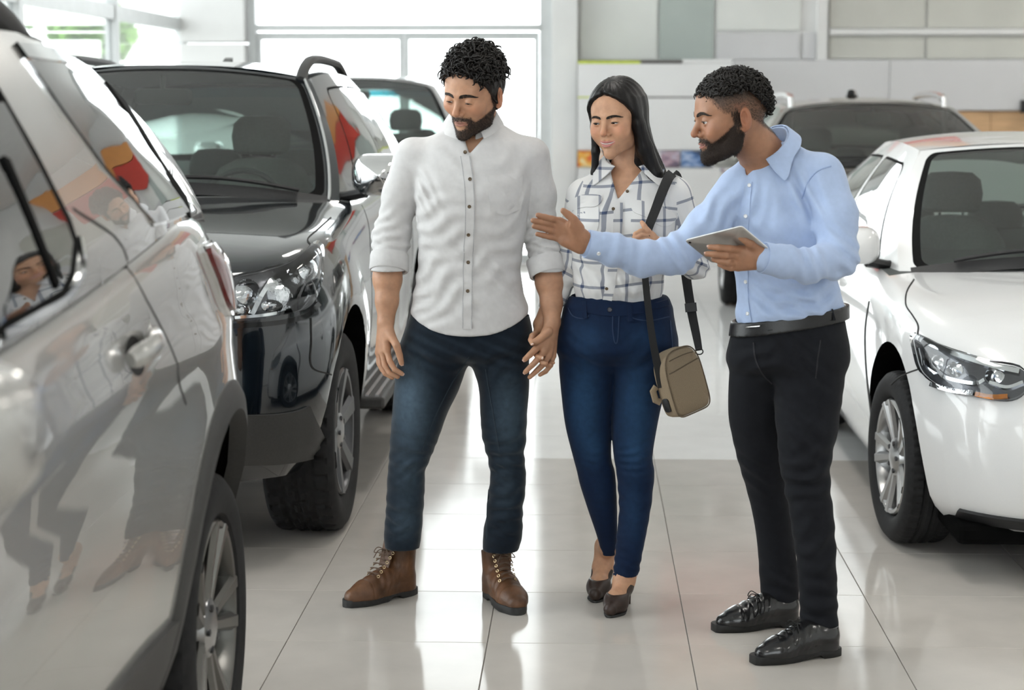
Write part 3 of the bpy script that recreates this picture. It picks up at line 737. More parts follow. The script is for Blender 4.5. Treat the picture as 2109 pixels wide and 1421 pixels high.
both(A, lambda sg, c: ribbon('spoiler_side_trim', c, smoothpath(on_flank(A, [(40, 106), (120, 118), (196, 132)]), 16), .028, m_chrome, A['root'], off=.002, thick=.006))
# door handles
def handle(c, y, z, m, L=.19):
    for sg in (1, -1):
        cst = side_caster(c, sg)
        decal('handle_recess', None, m_gap, c['root'], caster=cst, pts2=[(y-.01+.065*math.cos(t), z-.012+.038*math.sin(t)) for t in np.linspace(0, 2*np.pi, 20, endpoint=False)], off=-.0035, thick=.004, rings=3)
        P = []
        for t in np.linspace(-1, 1, 12):
            q = cst((y+t*L/2, z+.012*t)); P.append(q[0]+q[1]*(.012+.026*(1-t*t)))
        MB().tube(P, [.012]+[.017]*10+[.012], 10, flat=1.25).build('door_handle', m, c['root'])
hp = on_flank(A, [(278, 718)])[0]
handle(A, hp[0], hp[1], p_silver); handle(A, hp[0]-1.15, hp[1]-.05, p_silver)
# tail lamps, spoiler, rails
tl = smoothpath([(418, 515), (438, 505), (462, 520), (470, 575), (472, 640), (458, 625), (440, 575)], 30, True)
px_decal('lamp_trim', A['bvh'], tl+(tl-tl.mean(0))*.12, m_chrome, A['root'], off=.0, thick=.010, rings=2, mirror=OA)
px_decal('tail_lamp', A['bvh'], tl, m_redl, A['root'], off=.001, thick=.018, rings=4, dome=.01, mirror=OA)
rail(A, .60, -.1, 1.38, .06, m_blackp, .028)
sw = np.array([[A['O']+A['roofp'](s*.93, 1)+np.array([0, .16*t, .012-.035*t+.02*math.sin(t*3)]) for s in np.linspace(-1, 1, 20)] for t in np.linspace(0, 1, 5)])
sl = sw.copy(); sl[..., 2] -= .03; MB().grid(np.concatenate([sw, sl[::-1], sw[:1]])).build('roof_spoiler', p_silver, A['root'])
for sg in (1, -1): door_mirror(A, sg, (1.08, -.72, 1.24), (.24, .16, .16), p_silver)

# ================================================================== B: dark SUV facing the camera
SB = dict(SUV); SB.update(steer=-.03, flare=[(-1.45, .50, .03), (1.40, .5, .02)], tread='block', wstyle='dark', rim=.64, tw=.265, wheel_in=.005,
  top=[(-2.45, 1.0), (-2.25, 1.045), (-1.8, 1.10), (-1.2, 1.145), (-.75, 1.19), (-.3, 1.20), (.8, 1.235), (1.6, 1.27), (2.1, 1.27), (2.45, 1.22)],
  rows=[(0, .90, .10, .08), (.12, .955, .03, .02), (.3, .985, 0, 0), (.5, 1.0, .01, .01), (.7, .995, .03, .03), (.86, .985, .055, .06), (.94, .965, .08, .09), (.98, .945, .11, .115), (1, .915, .16, .14)],
  wb=[(-.9, .82), (-.3, .87), (.3, .90), (1, .90), (1.8, .86), (2.3, .80)], roof=[(y, z+.02) for y, z in SUV['roof']], centre=((-1.0, 1.255), (-.10, 1.755), (2.16, 1.27), (1.78, 1.72)))
Bc = make_car('dark_suv', 'blue black sport utility car facing the camera beside the man in white', SB, (-1.83, 8.58), p_black)
OB = Bc['O'][0]; bv = Bc['bvh']
def lamp(c, outline, inner_strip, bulbs, O, extra=None):
    r = c['root']; bvh = c['bvh']; P = np.array(outline, float)
    px_decal('headlamp_housing', bvh, P, m_lampd, r, off=.001, thick=.003, rings=4, mirror=O)
    for (x, y, rx, ry, m) in bulbs:
        e = [(x+rx*math.cos(t), y+ry*math.sin(t)) for t in np.linspace(0, 2*np.pi, 20, endpoint=False)]
        px_decal('headlamp_reflector', bvh, e, m, r, off=.004, thick=.002, rings=4, dome=.012, mirror=O)
    for ln, w in inner_strip: px_ribbon('headlamp_chrome_strip', bvh, smoothpath(ln, 24), w, m_chrome, r, off=.006, thick=.008, mirror=O)
    px_decal('headlamp_lens', bvh, P, m_lens, r, off=.012, thick=.010, rings=5, dome=.008, mirror=O)
lamp(Bc, smoothpath([(476, 580), (530, 562), (590, 545), (650, 505), (657, 545), (648, 598), (622, 636), (560, 652), (500, 662), (474, 650)], 48, True),
     [([(652, 520), (605, 556), (565, 572), (540, 600), (515, 648)], 9), ([(480, 655), (550, 648), (615, 632), (645, 600)], 6)],
     [(592, 604, 44, 40, m_lampr), (508, 602, 26, 26, m_lampr), (632, 556, 20, 22, m_lampr), (498, 640, 18, 14, m_lampr), (560, 630, 24, 14, m_lampr)], OB)
px_ribbon('lower_bumper', bv, smoothpath([(470, 905), (560, 903), (610, 897), (638, 889), (654, 882)], 24), [100]*24, m_clad, Bc['root'], off=.001, thick=.012, cols=7, mirror=OB)
px_ribbon('bumper_trim', bv, smoothpath([(470, 672), (560, 666), (625, 652), (655, 625)], 24), 10, m_gloss, Bc['root'], off=.001, thick=.006, mirror=OB)
for ln in ([(640, 655), (641, 700), (642, 755), (683, 772)], [(640, 505), (634, 492), (655, 472), (682, 448)]):
    px_ribbon('panel_gap', bv, smoothpath(ln, 30), 3, m_gap, Bc['root'], off=.0008, thick=.0005, mirror=OB)
fc = front_caster(Bc)
decal('grille', None, m_blackp, Bc['root'], caster=fc, pts2=[(.52*x, .86+.10*z) for x, z in rring(1, 1, .3)], off=.001, thick=.008, rings=12)
for k in range(3): ribbon('grille_bar', fc, [(x, .79+.07*k) for x in np.linspace(-.5, .5, 20)], .02, m_chrome, Bc['root'], off=.006, thick=.008)
decal('lower_intake', None, m_blackp, Bc['root'], caster=fc, pts2=[(.45*x, .52+.06*z) for x, z in rring(1, 1, .3)], off=.014, thick=.006, rings=12)
ribbon('lower_bumper', fc, [(x, .445) for x in np.linspace(-.62, .62, 40)], .20, m_clad, Bc['root'], off=.001, thick=.012, cols=7)
for s_ in (-1, 1): MB().tube([Bc['ws'](s_*.955, t)+Bc['O']+np.array([0, -.008, .006]) for t in np.linspace(.02, .97, 16)], .007, 8).build('pillar_glint', m_chrome, Bc['root'])  # chrome line imitating the bright reflection along each windscreen pillar
both(Bc, lambda sg, c: seam(Bc, c, smoothpath([(-.55, 1.19), (-.62, .9), (-.66, .5)], 30)))
both(Bc, lambda sg, c: seam(Bc, c, smoothpath([(.42, 1.2), (.44, .9), (.44, .45)], 30)))
both(Bc, lambda sg, c: seam(Bc, c, smoothpath([(1.35, 1.24), (1.20, 1.0), (1.0, .7), (.98, .45)], 30)))
handle(Bc, .25, 1.03, p_black); handle(Bc, 1.2, 1.05, p_black)
rail(Bc, .575, -.02, 1.55, .055, m_clad, .027)
ob = Bc['O']
tc_ = top_caster(Bc); q = tc_((.02, 1.25))[0]
MB().grid(np.array([[q+np.array([w*x, y, z]) for x in (-1, -.6, 0, .6, 1)] for y, w, z in ((-.09, .012, .0), (-.05, .02, .012), (.0, .022, .03), (.05, .02, .045), (.08, .012, .045), (.085, .012, -.01))])).build('roof_antenna', m_gloss, Bc['root'])
for sg in (1, -1):
    dm = door_mirror(Bc, sg, (.995, -.68, 1.30), (.24, .17, .17), m_chrome)
    e = ob+np.array([sg*.875, -1.0, 0]); s = -sg
    box('mud_flap', (e[0]-.11, e[1]-.01, .26), (e[0]+.05, e[1]+.02, .78), m_blackp, Bc['root'], .008)
    sb = ob+np.array([sg*.93, .0, 0])
    box('running_board', (sb[0]-.09, sb[1]-.85, .36), (sb[0]+.09, sb[1]+.85, .41), m_clad, Bc['root'], .012)
    for k in range(4): box('step_rib', (sb[0]-.07+k*.04, sb[1]-.83, .41), (sb[0]-.055+k*.04, sb[1]+.83, .417), m_alloy, Bc['root'])
def cowl(c):
    O = c['O']; G = np.array([[c['ws'](s, t)+O+np.array([0, -.02, .006]) for s in np.linspace(-.95, .95, 24)] for t in (-.03, .015, .05)]); MB().grid(G).build('cowl_panel', m_blackp, c['root'])
    for a, b in ((-.75, -.02), (.05, .82)):
        P = [c['ws'](a+(b-a)*t, .035+.03*math.sin(t*3))+O+np.array([0, -.022, .02]) for t in np.linspace(0, 1, 14)]; MB().tube(P, .009, 6).build('wiper', m_blackp, c['root'])
def sun_band(c):
    O = c['O']; h = c['S']['rw_hole'][0]
    G = np.array([[c['rw'](s, t)+O+np.array([0, -.02, -.01]) for s in np.linspace(h[0]*.93, h[1]*.93, 20)] for t in np.linspace(h[3]-.12, h[3]-.01, 4)]); MB().grid(G).build('shade_band', m_bandg, c['root'], label='blue tinted band along the rear window top')
for c in (Bc,): cowl(c); sun_band(c)
# ================================================================== C and D: cars further back
SC = dict(SUV); SC.update(wstyle='five', roof=[(y, z+.04) for y, z in SUV['roof']], centre=((-1.0, 1.255), (-.10, 1.785), (2.16, 1.27), (1.78, 1.745)))
Cc = make_car('pale_suv', 'light silver car at the back, seen above the shoulder of the man in white', SC, (-1.80, 15.3), p_pearl)
cowl(Cc); sun_band(Cc)
SD = dict(SUV); SD.update(seat_z=1.05, wstyle='five', roof=[(y, z-.14) for y, z in SUV['roof']], top=[(y, z-.07) for y, z in SUV['top']], centre=((-1.0, 1.185), (-.10, 1.595), (2.16, 1.20), (1.78, 1.56)), tyre=.35, arch=.43)
Dc = make_car('grey_suv', 'grey car with silver roof rails behind the man in the blue shirt', SD, (2.0, 13.9), p_grey)
cowl(Dc); rail(Dc, .54, -.05, 1.5, .06, mat('satin_silver_rail', (.75, .75, .75), .25, metal=.9, noise=.03, nscale=20), .024)
q = top_caster(Dc)((.0, .9))[0]; MB().tube([q, q+np.array([0, .02, .05])], [.05, .03], 10).build('roof_antenna', m_gloss, Dc['root'])
for c, m in ((Cc, p_pearl), (Dc, p_grey)):
    O = c['O']; f = front_caster(c)
    for sg in (1, -1):
        door_mirror(c, sg, (1.05, -.68, 1.22), (.22, .16, .15), m)
        decal('headlamp', None, m_lampr, c['root'], caster=f, pts2=smoothpath([(sg*.50, .84), (sg*.70, .88), (sg*.84, .90), (sg*.82, .80), (sg*.62, .76)], 24, True), off=.002, thick=.012, rings=3)
    decal('grille', None, m_blackp, c['root'], caster=f, pts2=[(.42*x, .74+.08*z) for x, z in rring(1, 1, .3)], off=.001, thick=.008, rings=12)
    both(c, lambda sg, cc: seam(c, cc, smoothpath([(-.55, 1.1), (-.62, .9), (-.66, .5)], 30)))
    both(c, lambda sg, cc: seam(c, cc, smoothpath([(.42, 1.12), (.44, .9), (.44, .45)], 30)))
# ================================================================== E: white saloon on the right
SE = dict(SUV); SE.update(W=.88, Lf=2.22, Lr=2.25, tyre=.315, arch=.40, qF=8, pF=2.5, qR=9, pR=2.8,
  rows=[(0, .90, .10, .08), (.1, .95, .03, .02), (.3, .985, 0, 0), (.5, 1.0, .01, .01), (.7, .995, .05, .05), (.86, .98, .12, .10), (.94, .955, .18, .14), (.98, .93, .23, .17), (1, .90, .28, .2)],
  top=[(-2.3, .68), (-2.0, .79), (-1.6, .865), (-1.2, .905), (-.8, .935), (-.3, .95), (.8, .99), (1.5, 1.02), (2.3, 1.0)],
  bot=[(-2.3, .20), (-2.0, .18), (-1.2, .17), (1.2, .17), (2.0, .22), (2.3, .25)],
  crown=[(-2.3, .03), (-1.8, .05), (-1.0, .06), (-.8, .05), (-.3, .0), (1.4, 0), (1.6, .03), (2.3, .03)], cabin=(-.85, 1.45),
  roof=[(-.6, 1.30), (-.1, 1.375), (.4, 1.415), (.9, 1.405), (1.4, 1.34)],
  wb=[(-.9, .735), (-.3, .80), (.3, .815), (1, .82), (1.6, .78)], wr=[(-.2, .52), (.3, .55), (.9, .55), (1.3, .51)],
  pillars=(-.83, .03, 1.58, 1.02), centre=((-1.08, 1.0), (-.12, 1.425), (1.72, 1.03), (1.08, 1.43)), rcrown=.045, bulge=.03,
  windows=[((.10, .50, 0, 1), (.115, .485, .05, .86), (.03, .10), .06, 'side_window'), ((.50, .93, 0, 1), (.52, .88, .05, .86), (.03, .12), .06, 'side_window')],
  pillar_patches=[(0, .10), (.93, 1)], axles=(-1.38, 1.22), seat_y=.12, seat_z=.93, tw=.205, rim=.68, wstyle='twin', steer=.10, wheel_in=.015)
Ec = make_car('white_saloon', 'white saloon car at the right edge with its headlamp and front wheel in view', SE, (1.965, 8.38), p_white)
OE = Ec['O'][0]; bv = Ec['bvh']; cowl(Ec)
hl = smoothpath([(1889, 690), (1950, 718), (2030, 745), (2105, 762), (2118, 800), (2085, 826), (2020, 820), (1950, 800), (1908, 772), (1892, 735)], 48, True)
lamp(Ec, hl, [([(1893, 697), (1950, 724), (2030, 752), (2100, 768)], 10), ([(1897, 720), (1915, 760), (1960, 782), (2010, 792), (2030, 785)], 7), ([(2040, 790), (2075, 800), (2108, 790)], 6)],
     [(1968, 762, 17, 16, m_lampr), (2050, 774, 20, 18, m_lampr), (1932, 748, 14, 16, m_lampr)], OE)
px_ribbon('daytime_running_light', bv, smoothpath([(1925, 793), (1965, 806), (2010, 813)], 16), 9, m_lampr, Ec['root'], off=.016, thick=.006, mirror=OE)
px_ribbon('turn_signal', bv, smoothpath([(2014, 815), (2045, 821), (2078, 820)], 12), 8, m_orange, Ec['root'], off=.016, thick=.006, mirror=OE, label='amber turn signal')
for ln in ([(1883, 575), (1868, 600), (1866, 628), (1880, 650), (1891, 670), (1890, 690)], [(1834, 792), (1850, 778), (1870, 768), (1893, 760)], [(1790, 620), (1782, 680), (1784, 760), (1795, 860)]):
    px_ribbon('panel_gap', bv, smoothpath(ln, 30), 3, m_gap, Ec['root'], off=.0008, thick=.0005, mirror=OE)
fc = front_caster(Ec)
ribbon('lower_lip', fc, [(x, .222) for x in np.linspace(-.70, .70, 40)], .035, m_blackp, Ec['root'], off=.001, thick=.012)
decal('grille', None, m_blackp, Ec['root'], caster=fc, pts2=[(.36*x, .58+.06*z) for x, z in rring(1, 1, .3)], off=.001, thick=.008, rings=12)
decal('lower_intake', None, m_blackp, Ec['root'], caster=fc, pts2=[(.5*x, .33+.07*z) for x, z in rring(1, 1, .3)], off=.001, thick=.008, rings=12)
both(Ec, lambda sg, c: seam(Ec, c, smoothpath([(.28, .96), (.30, .7), (.30, .28)], 30)))
both(Ec, lambda sg, c: seam(Ec, c, smoothpath([(1.12, 1.0), (1.0, .8), (.84, .55), (.82, .28)], 30)))
handle(Ec, .12, .83, p_white); handle(Ec, 1.0, .85, p_white)
for sg in (1, -1):
    door_mirror(Ec, sg, (.90, -.66, 1.03), (.21, .16, .15), p_white)
box('underbody_tray', (OE-.72, Ec['O'][1]-2.0, .13), (OE+.72, Ec['O'][1]+1.9, .2), m_well, Ec['root'], .02)
# ================================================================== PEOPLE: signed-distance modelling
def surface_nets(d, o, h):
    neg = d < 0; nx, ny, nz = d.shape
    acc = np.zeros((nx-1, ny-1, nz-1, 3), np.float32); cnt = np.zeros((nx-1, ny-1, nz-1), np.int16)
    quads = []; cross = []
    for ax in range(3):
        sl0 = [slice(None)]*3; sl1 = [slice(None)]*3; sl0[ax] = slice(0, -1); sl1[ax] = slice(1, None)
        a, b = d[tuple(sl0)], d[tuple(sl1)]; cr = neg[tuple(sl0)] != neg[tuple(sl1)]
        I = np.argwhere(cr); t = (a[cr]/(a[cr]-b[cr])).astype(np.float32)
        p = I.astype(np.float32); p[:, ax] += t
        o1, o2 = [k for k in range(3) if k != ax]
        for d1 in (0, -1):
            for d2 in (0, -1):
                J = I.copy(); J[:, o1] += d1; J[:, o2] += d2
                ok = (J[:, o1] >= 0) & (J[:, o1] < d.shape[o1]-1) & (J[:, o2] >= 0) & (J[:, o2] < d.shape[o2]-1)
                Jk = J[ok]; np.add.at(acc, (Jk[:, 0], Jk[:, 1], Jk[:, 2]), p[ok]); np.add.at(cnt, (Jk[:, 0], Jk[:, 1], Jk[:, 2]), 1)
        cross.append((ax, I, neg[tuple(sl0)][cr]))
    act = cnt > 0; idx = -np.ones(cnt.shape, np.int64); n = int(act.sum()); idx[act] = np.arange(n)
    V = acc[act]/cnt[act][:, None]*h+np.asarray(o, np.float32)
    for ax, I, s in cross:
        o1, o2 = [(1, 2), (2, 0), (0, 1)][ax]
        ok = (I[:, o1] >= 1) & (I[:, o1] < d.shape[o1]-1) & (I[:, o2] >= 1) & (I[:, o2] < d.shape[o2]-1)
        I = I[ok]; s = s[ok]
        def g(e1, e2):
            J = I.copy(); J[:, o1] += e1; J[:, o2] += e2; return idx[J[:, 0], J[:, 1], J[:, 2]]
        q = np.stack([g(-1, -1), g(0, -1), g(0, 0), g(-1, 0)], -1); q[~s] = q[~s][:, ::-1]; quads.append(q)
    return V.astype(float), np.concatenate(quads)
def grid3(lo, hi, h):
    lo = np.asarray(lo, float); n = np.ceil((np.asarray(hi)-lo)/h).astype(int)+1
    ax = [(lo[k]+h*np.arange(n[k])).astype(np.float32) for k in range(3)]
    return ax[0][:, None, None], ax[1][None, :, None], ax[2][None, None, :], lo
def smin(a, b, k):
    if np.ndim(k) == 0 and k <= 0: return np.minimum(a, b)
    e = np.clip(.5+.5*(b-a)/k, 0, 1); return b+(a-b)*e-k*e*(1-e)
def smax(a, b, k): return -smin(-a, -b, k)
def sphere(G, c, r): return np.sqrt((G[0]-c[0])**2+(G[1]-c[1])**2+(G[2]-c[2])**2)-r
def ellip(G, c, r, R=None):
    x, y, z = G[0]-c[0], G[1]-c[1], G[2]-c[2]
    if R is not None:
        R = np.asarray(R); x, y, z = R[0, 0]*x+R[1, 0]*y+R[2, 0]*z, R[0, 1]*x+R[1, 1]*y+R[2, 1]*z, R[0, 2]*x+R[1, 2]*y+R[2, 2]*z
    k0 = np.sqrt((x/r[0])**2+(y/r[1])**2+(z/r[2])**2); k1 = np.sqrt((x/r[0]**2)**2+(y/r[1]**2)**2+(z/r[2]**2)**2)
    return k0*(k0-1)/np.maximum(k1, 1e-6)
def cone(G, a, b, ra, rb, flat=None):
    """tapered capsule; flat=(dir,scale): squash along dir"""
    a = np.asarray(a, float); b = np.asarray(b, float); ba = b-a; L2 = ba@ba
    px, py, pz = G[0]-a[0], G[1]-a[1], G[2]-a[2]
    t = np.clip((px*ba[0]+py*ba[1]+pz*ba[2])/max(L2, 1e-9), 0, 1)
    qx, qy, qz = px-t*ba[0], py-t*ba[1], pz-t*ba[2]
    if flat is not None:
        n, s = np.asarray(flat[0], float), flat[1]; n = n/np.linalg.norm(n); w = (qx*n[0]+qy*n[1]+qz*n[2])*(1/s-1)
        qx, qy, qz = qx+w*n[0], qy+w*n[1], qz+w*n[2]
        return (np.sqrt(qx**2+qy**2+qz**2)-(ra+(rb-ra)*t))*max(s, .5)
    return np.sqrt(qx**2+qy**2+qz**2)-(ra+(rb-ra)*t)
def chain(G, pts, rad, k=.0, flat=None):
    d = None
    for i in range(len(pts)-1):
        e = cone(G, pts[i], pts[i+1], rad[i], rad[i+1], flat); d = e if d is None else smin(d, e, k)
    return d
def zloft(G, rows, n=2.3, cap=.0):
    """rows: (z,cx,cy,a,b[,rot]) ; elliptical sections stacked in z"""
    R = np.array([tuple(r)+(0,)*(6-len(r)) for r in rows], float); R = R[np.argsort(R[:, 0])]
    z = G[2].ravel(); S = smoothpath(R, 12*len(R)); S = S[np.argsort(S[:, 0])]
    f = lambda k: np.interp(z, S[:, 0], S[:, k])[None, None, :].astype(np.float32)
    cx, cy, a, b, ro = f(1), f(2), f(3), f(4), f(5)
    x, y = G[0]-cx, G[1]-cy; c, s = np.cos(ro), np.sin(ro); x, y = c*x+s*y, -s*x+c*y
    k = ((np.abs(x)/a)**n+(np.abs(y)/b)**n)**(1/n)
    d = (k-1)*np.minimum(a, b)*.95
    zz = G[2]; ext = np.maximum(R[0, 0]-zz, zz-R[-1, 0])
    return smax(d, ext, cap) if cap else np.maximum(d, ext)
def noise3(G, f, seed=0):
    r = np.random.default_rng(seed); d = 0
    for k in range(5):
        v = r.normal(size=3); v /= np.linalg.norm(v); v *= f*(1+.35*r.random()); d = d+np.sin(G[0]*v[0]+G[1]*v[1]+G[2]*v[2]+r.random()*6.28)
    return d/5
def net_obj(name, d, lo, h, m, parent, smooth_it=1, xf=None, uvf=None, colf=None):
    V, Q = surface_nets(d, lo, h)
    for _ in range(smooth_it):      # light relaxation
        acc = np.zeros_like(V); c = np.zeros(len(V))
        for i in range(4):
            j = (i+1) % 4; np.add.at(acc, Q[:, i], V[Q[:, j]]); np.add.at(acc, Q[:, j], V[Q[:, i]]); np.add.at(c, Q[:, i], 1); np.add.at(c, Q[:, j], 1)
        V = .5*V+.5*acc/np.maximum(c, 1)[:, None]
    VL = V
    if xf is not None: V = (xf[0] @ V.T).T+xf[1]
    o = mk(name, V, Q, m, parent, True, uvs=uvf(V, Q) if uvf else None)
    if colf is not None:
        C = np.ones((len(V), 4), np.float32); C[:, :3] = colf(VL); at = o.data.color_attributes.new('Col', 'FLOAT_COLOR', 'POINT'); at.data.foreach_set('color', C.ravel())
    return o
def rot(yaw=0, pitch=0, roll=0):
    """yaw: turn the face towards +X (image right) when positive; pitch: nod down positive; roll: tilt towards +X positive"""
    a, b, c = map(math.radians, (yaw, pitch, roll))
    Rz = np.array([[math.cos(a), -math.sin(a), 0], [math.sin(a), math.cos(a), 0], [0, 0, 1]])
    Rx = np.array([[1, 0, 0], [0, math.cos(b), -math.sin(b)], [0, math.sin(b), math.cos(b)]])
    Ry = np.array([[math.cos(c), 0, math.sin(c)], [0, 1, 0], [-math.sin(c), 0, math.cos(c)]])
    return Ry @ Rz @ Rx
# --- pixel rows -> loft rows
def prow(rows, Y, ratio=.8, rotz=0):
    """rows: (py, xl, xr[, depth, ratio]) silhouette rows in photograph pixels"""
    out = []
    for r in rows:
        py, xl, xr = r[:3]; y = Y+(r[3] if len(r) > 3 else 0); ra = r[4] if len(r) > 4 else ratio
        a, b = atY(xl, py, y), atY(xr, py, y); w = (b[0]-a[0])/2
        out.append(((a[2]+b[2])/2, (a[0]+b[0])/2, y, w, w*ra, rotz))
    return out
P3 = lambda px, py, Y: atY(px, py, Y)

# ------------------------------------------------------------------ skin, hair, cloth materials
def skin_mat(name, base, beard, lip):
    m = bpy.data.materials.new(name); m.use_nodes = True; N = m.node_tree.nodes; L = m.node_tree.links; b = N['Principled BSDF']
    at = N.new('ShaderNodeAttribute'); at.attribute_name = 'Col'; sep = N.new('ShaderNodeSeparateColor'); L.new(at.outputs['Color'], sep.inputs[0])
    tc = N.new('ShaderNodeTexCoord'); n = N.new('ShaderNodeTexNoise'); n.inputs['Scale'].default_value = 45; n.inputs['Detail'].default_value = 5; L.new(tc.outputs['Object'], n.inputs[0])
    cr = N.new('ShaderNodeValToRGB'); cr.color_ramp.elements[0].position = .3; cr.color_ramp.elements[1].position = .75
    cr.color_ramp.elements[0].color = (*[c*.86 for c in base], 1); cr.color_ramp.elements[1].color = (*[min(1, c*1.10) for c in base], 1); L.new(n.outputs[0], cr.inputs[0])
    prev = cr.outputs[0]
    for i, col in ((0, lip), (1, beard), (2, [base[0]*1.05, base[1]*.72, base[2]*.66])):
        mx = N.new('ShaderNodeMix'); mx.data_type = 'RGBA'; L.new(sep.outputs[i], mx.inputs[0]); L.new(prev, mx.inputs[6]); mx.inputs[7].default_value = (*col, 1); prev = mx.outputs[2]
    L.new(prev, b.inputs['Base Color']); b.inputs['Roughness'].default_value = .48; b.inputs['Specular IOR Level'].default_value = .4
    b.inputs['Subsurface Weight'].default_value = .12; b.inputs['Subsurface Radius'].default_value = (.010, .004, .002); b.inputs['Subsurface Scale'].default_value = 1
    bp = N.new('ShaderNodeBump'); bp.inputs['Strength'].default_value = .12; bp.inputs['Distance'].default_value = .002; n2 = N.new('ShaderNodeTexNoise'); n2.inputs['Scale'].default_value = 350; L.new(tc.outputs['Object'], n2.inputs[0]); L.new(n2.outputs[0], bp.inputs['Height']); L.new(bp.outputs[0], b.inputs['Normal'])
    return m
def cloth_mat(name, col, rough=.85, weave=900, bump=.25, noise=.05, fade=None, sheen=.25):
    """fade: colour that Col.r mixes in (washed denim), Col.g darkens (stitch lines)"""
    m = bpy.data.materials.new(name); m.use_nodes = True; N = m.node_tree.nodes; L = m.node_tree.links; b = N['Principled BSDF']
    tc = N.new('ShaderNodeTexCoord'); n = N.new('ShaderNodeTexNoise'); n.inputs['Scale'].default_value = 60; n.inputs['Detail'].default_value = 6; L.new(tc.outputs['Object'], n.inputs[0])
    cr = N.new('ShaderNodeMapRange'); cr.inputs[1].default_value = .3; cr.inputs[2].default_value = .7; cr.inputs[3].default_value = 1-noise; cr.inputs[4].default_value = 1+noise; L.new(n.outputs[0], cr.inputs[0])
    mul = N.new('ShaderNodeMix'); mul.data_type = 'RGBA'; mul.blend_type = 'MULTIPLY'; mul.inputs[0].default_value = 1; L.new(cr.outputs[0], mul.inputs[7])
    if fade is not None:
        at = N.new('ShaderNodeAttribute'); at.attribute_name = 'Col'; sep = N.new('ShaderNodeSeparateColor'); L.new(at.outputs['Color'], sep.inputs[0])
        mx = N.new('ShaderNodeMix'); mx.data_type = 'RGBA'; mx.inputs[6].default_value = (*col, 1); mx.inputs[7].default_value = (*fade, 1); L.new(sep.outputs[0], mx.inputs[0]); L.new(mx.outputs[2], mul.inputs[6])
    else: mul.inputs[6].default_value = (*col, 1)
    L.new(mul.outputs[2], b.inputs['Base Color']); b.inputs['Roughness'].default_value = rough; b.inputs['Specular IOR Level'].default_value = .2; b.inputs['Sheen Weight'].default_value = sheen; b.inputs['Sheen Roughness'].default_value = .4
    w1 = N.new('ShaderNodeTexNoise'); w1.inputs['Scale'].default_value = weave; L.new(tc.outputs['Object'], w1.inputs[0]); bp = N.new('ShaderNodeBump'); bp.inputs['Strength'].default_value = bump; bp.inputs['Distance'].default_value = .001; L.new(w1.outputs[0], bp.inputs['Height']); L.new(bp.outputs[0], b.inputs['Normal'])
    return m
m_hair = mat('black_hair', (.010, .008, .007), .42, noise=.35, nscale=300, spec=.35)
m_hairs = mat('straight_black_hair', (.007, .006, .006), .40, noise=.3, nscale=160, bump=.35, bscale=200, stretch=(1, 1, .04), spec=.3)
m_beard = mat('dark_beard', (.026, .015, .010), .65, noise=.7, nscale=500, bump=1, bscale=700)
m_eye = mat('eye_white', (.72, .70, .68), .15, noise=.04, nscale=60); m_iris = mat('brown_iris', (.025, .012, .006), .1, noise=.3, nscale=400)
m_brow = mat('eyebrow_hair', (.022, .015, .011), .7, noise=.4, nscale=600)
m_tooth = mat('teeth', (.80, .78, .74), .25, noise=.03, nscale=50)
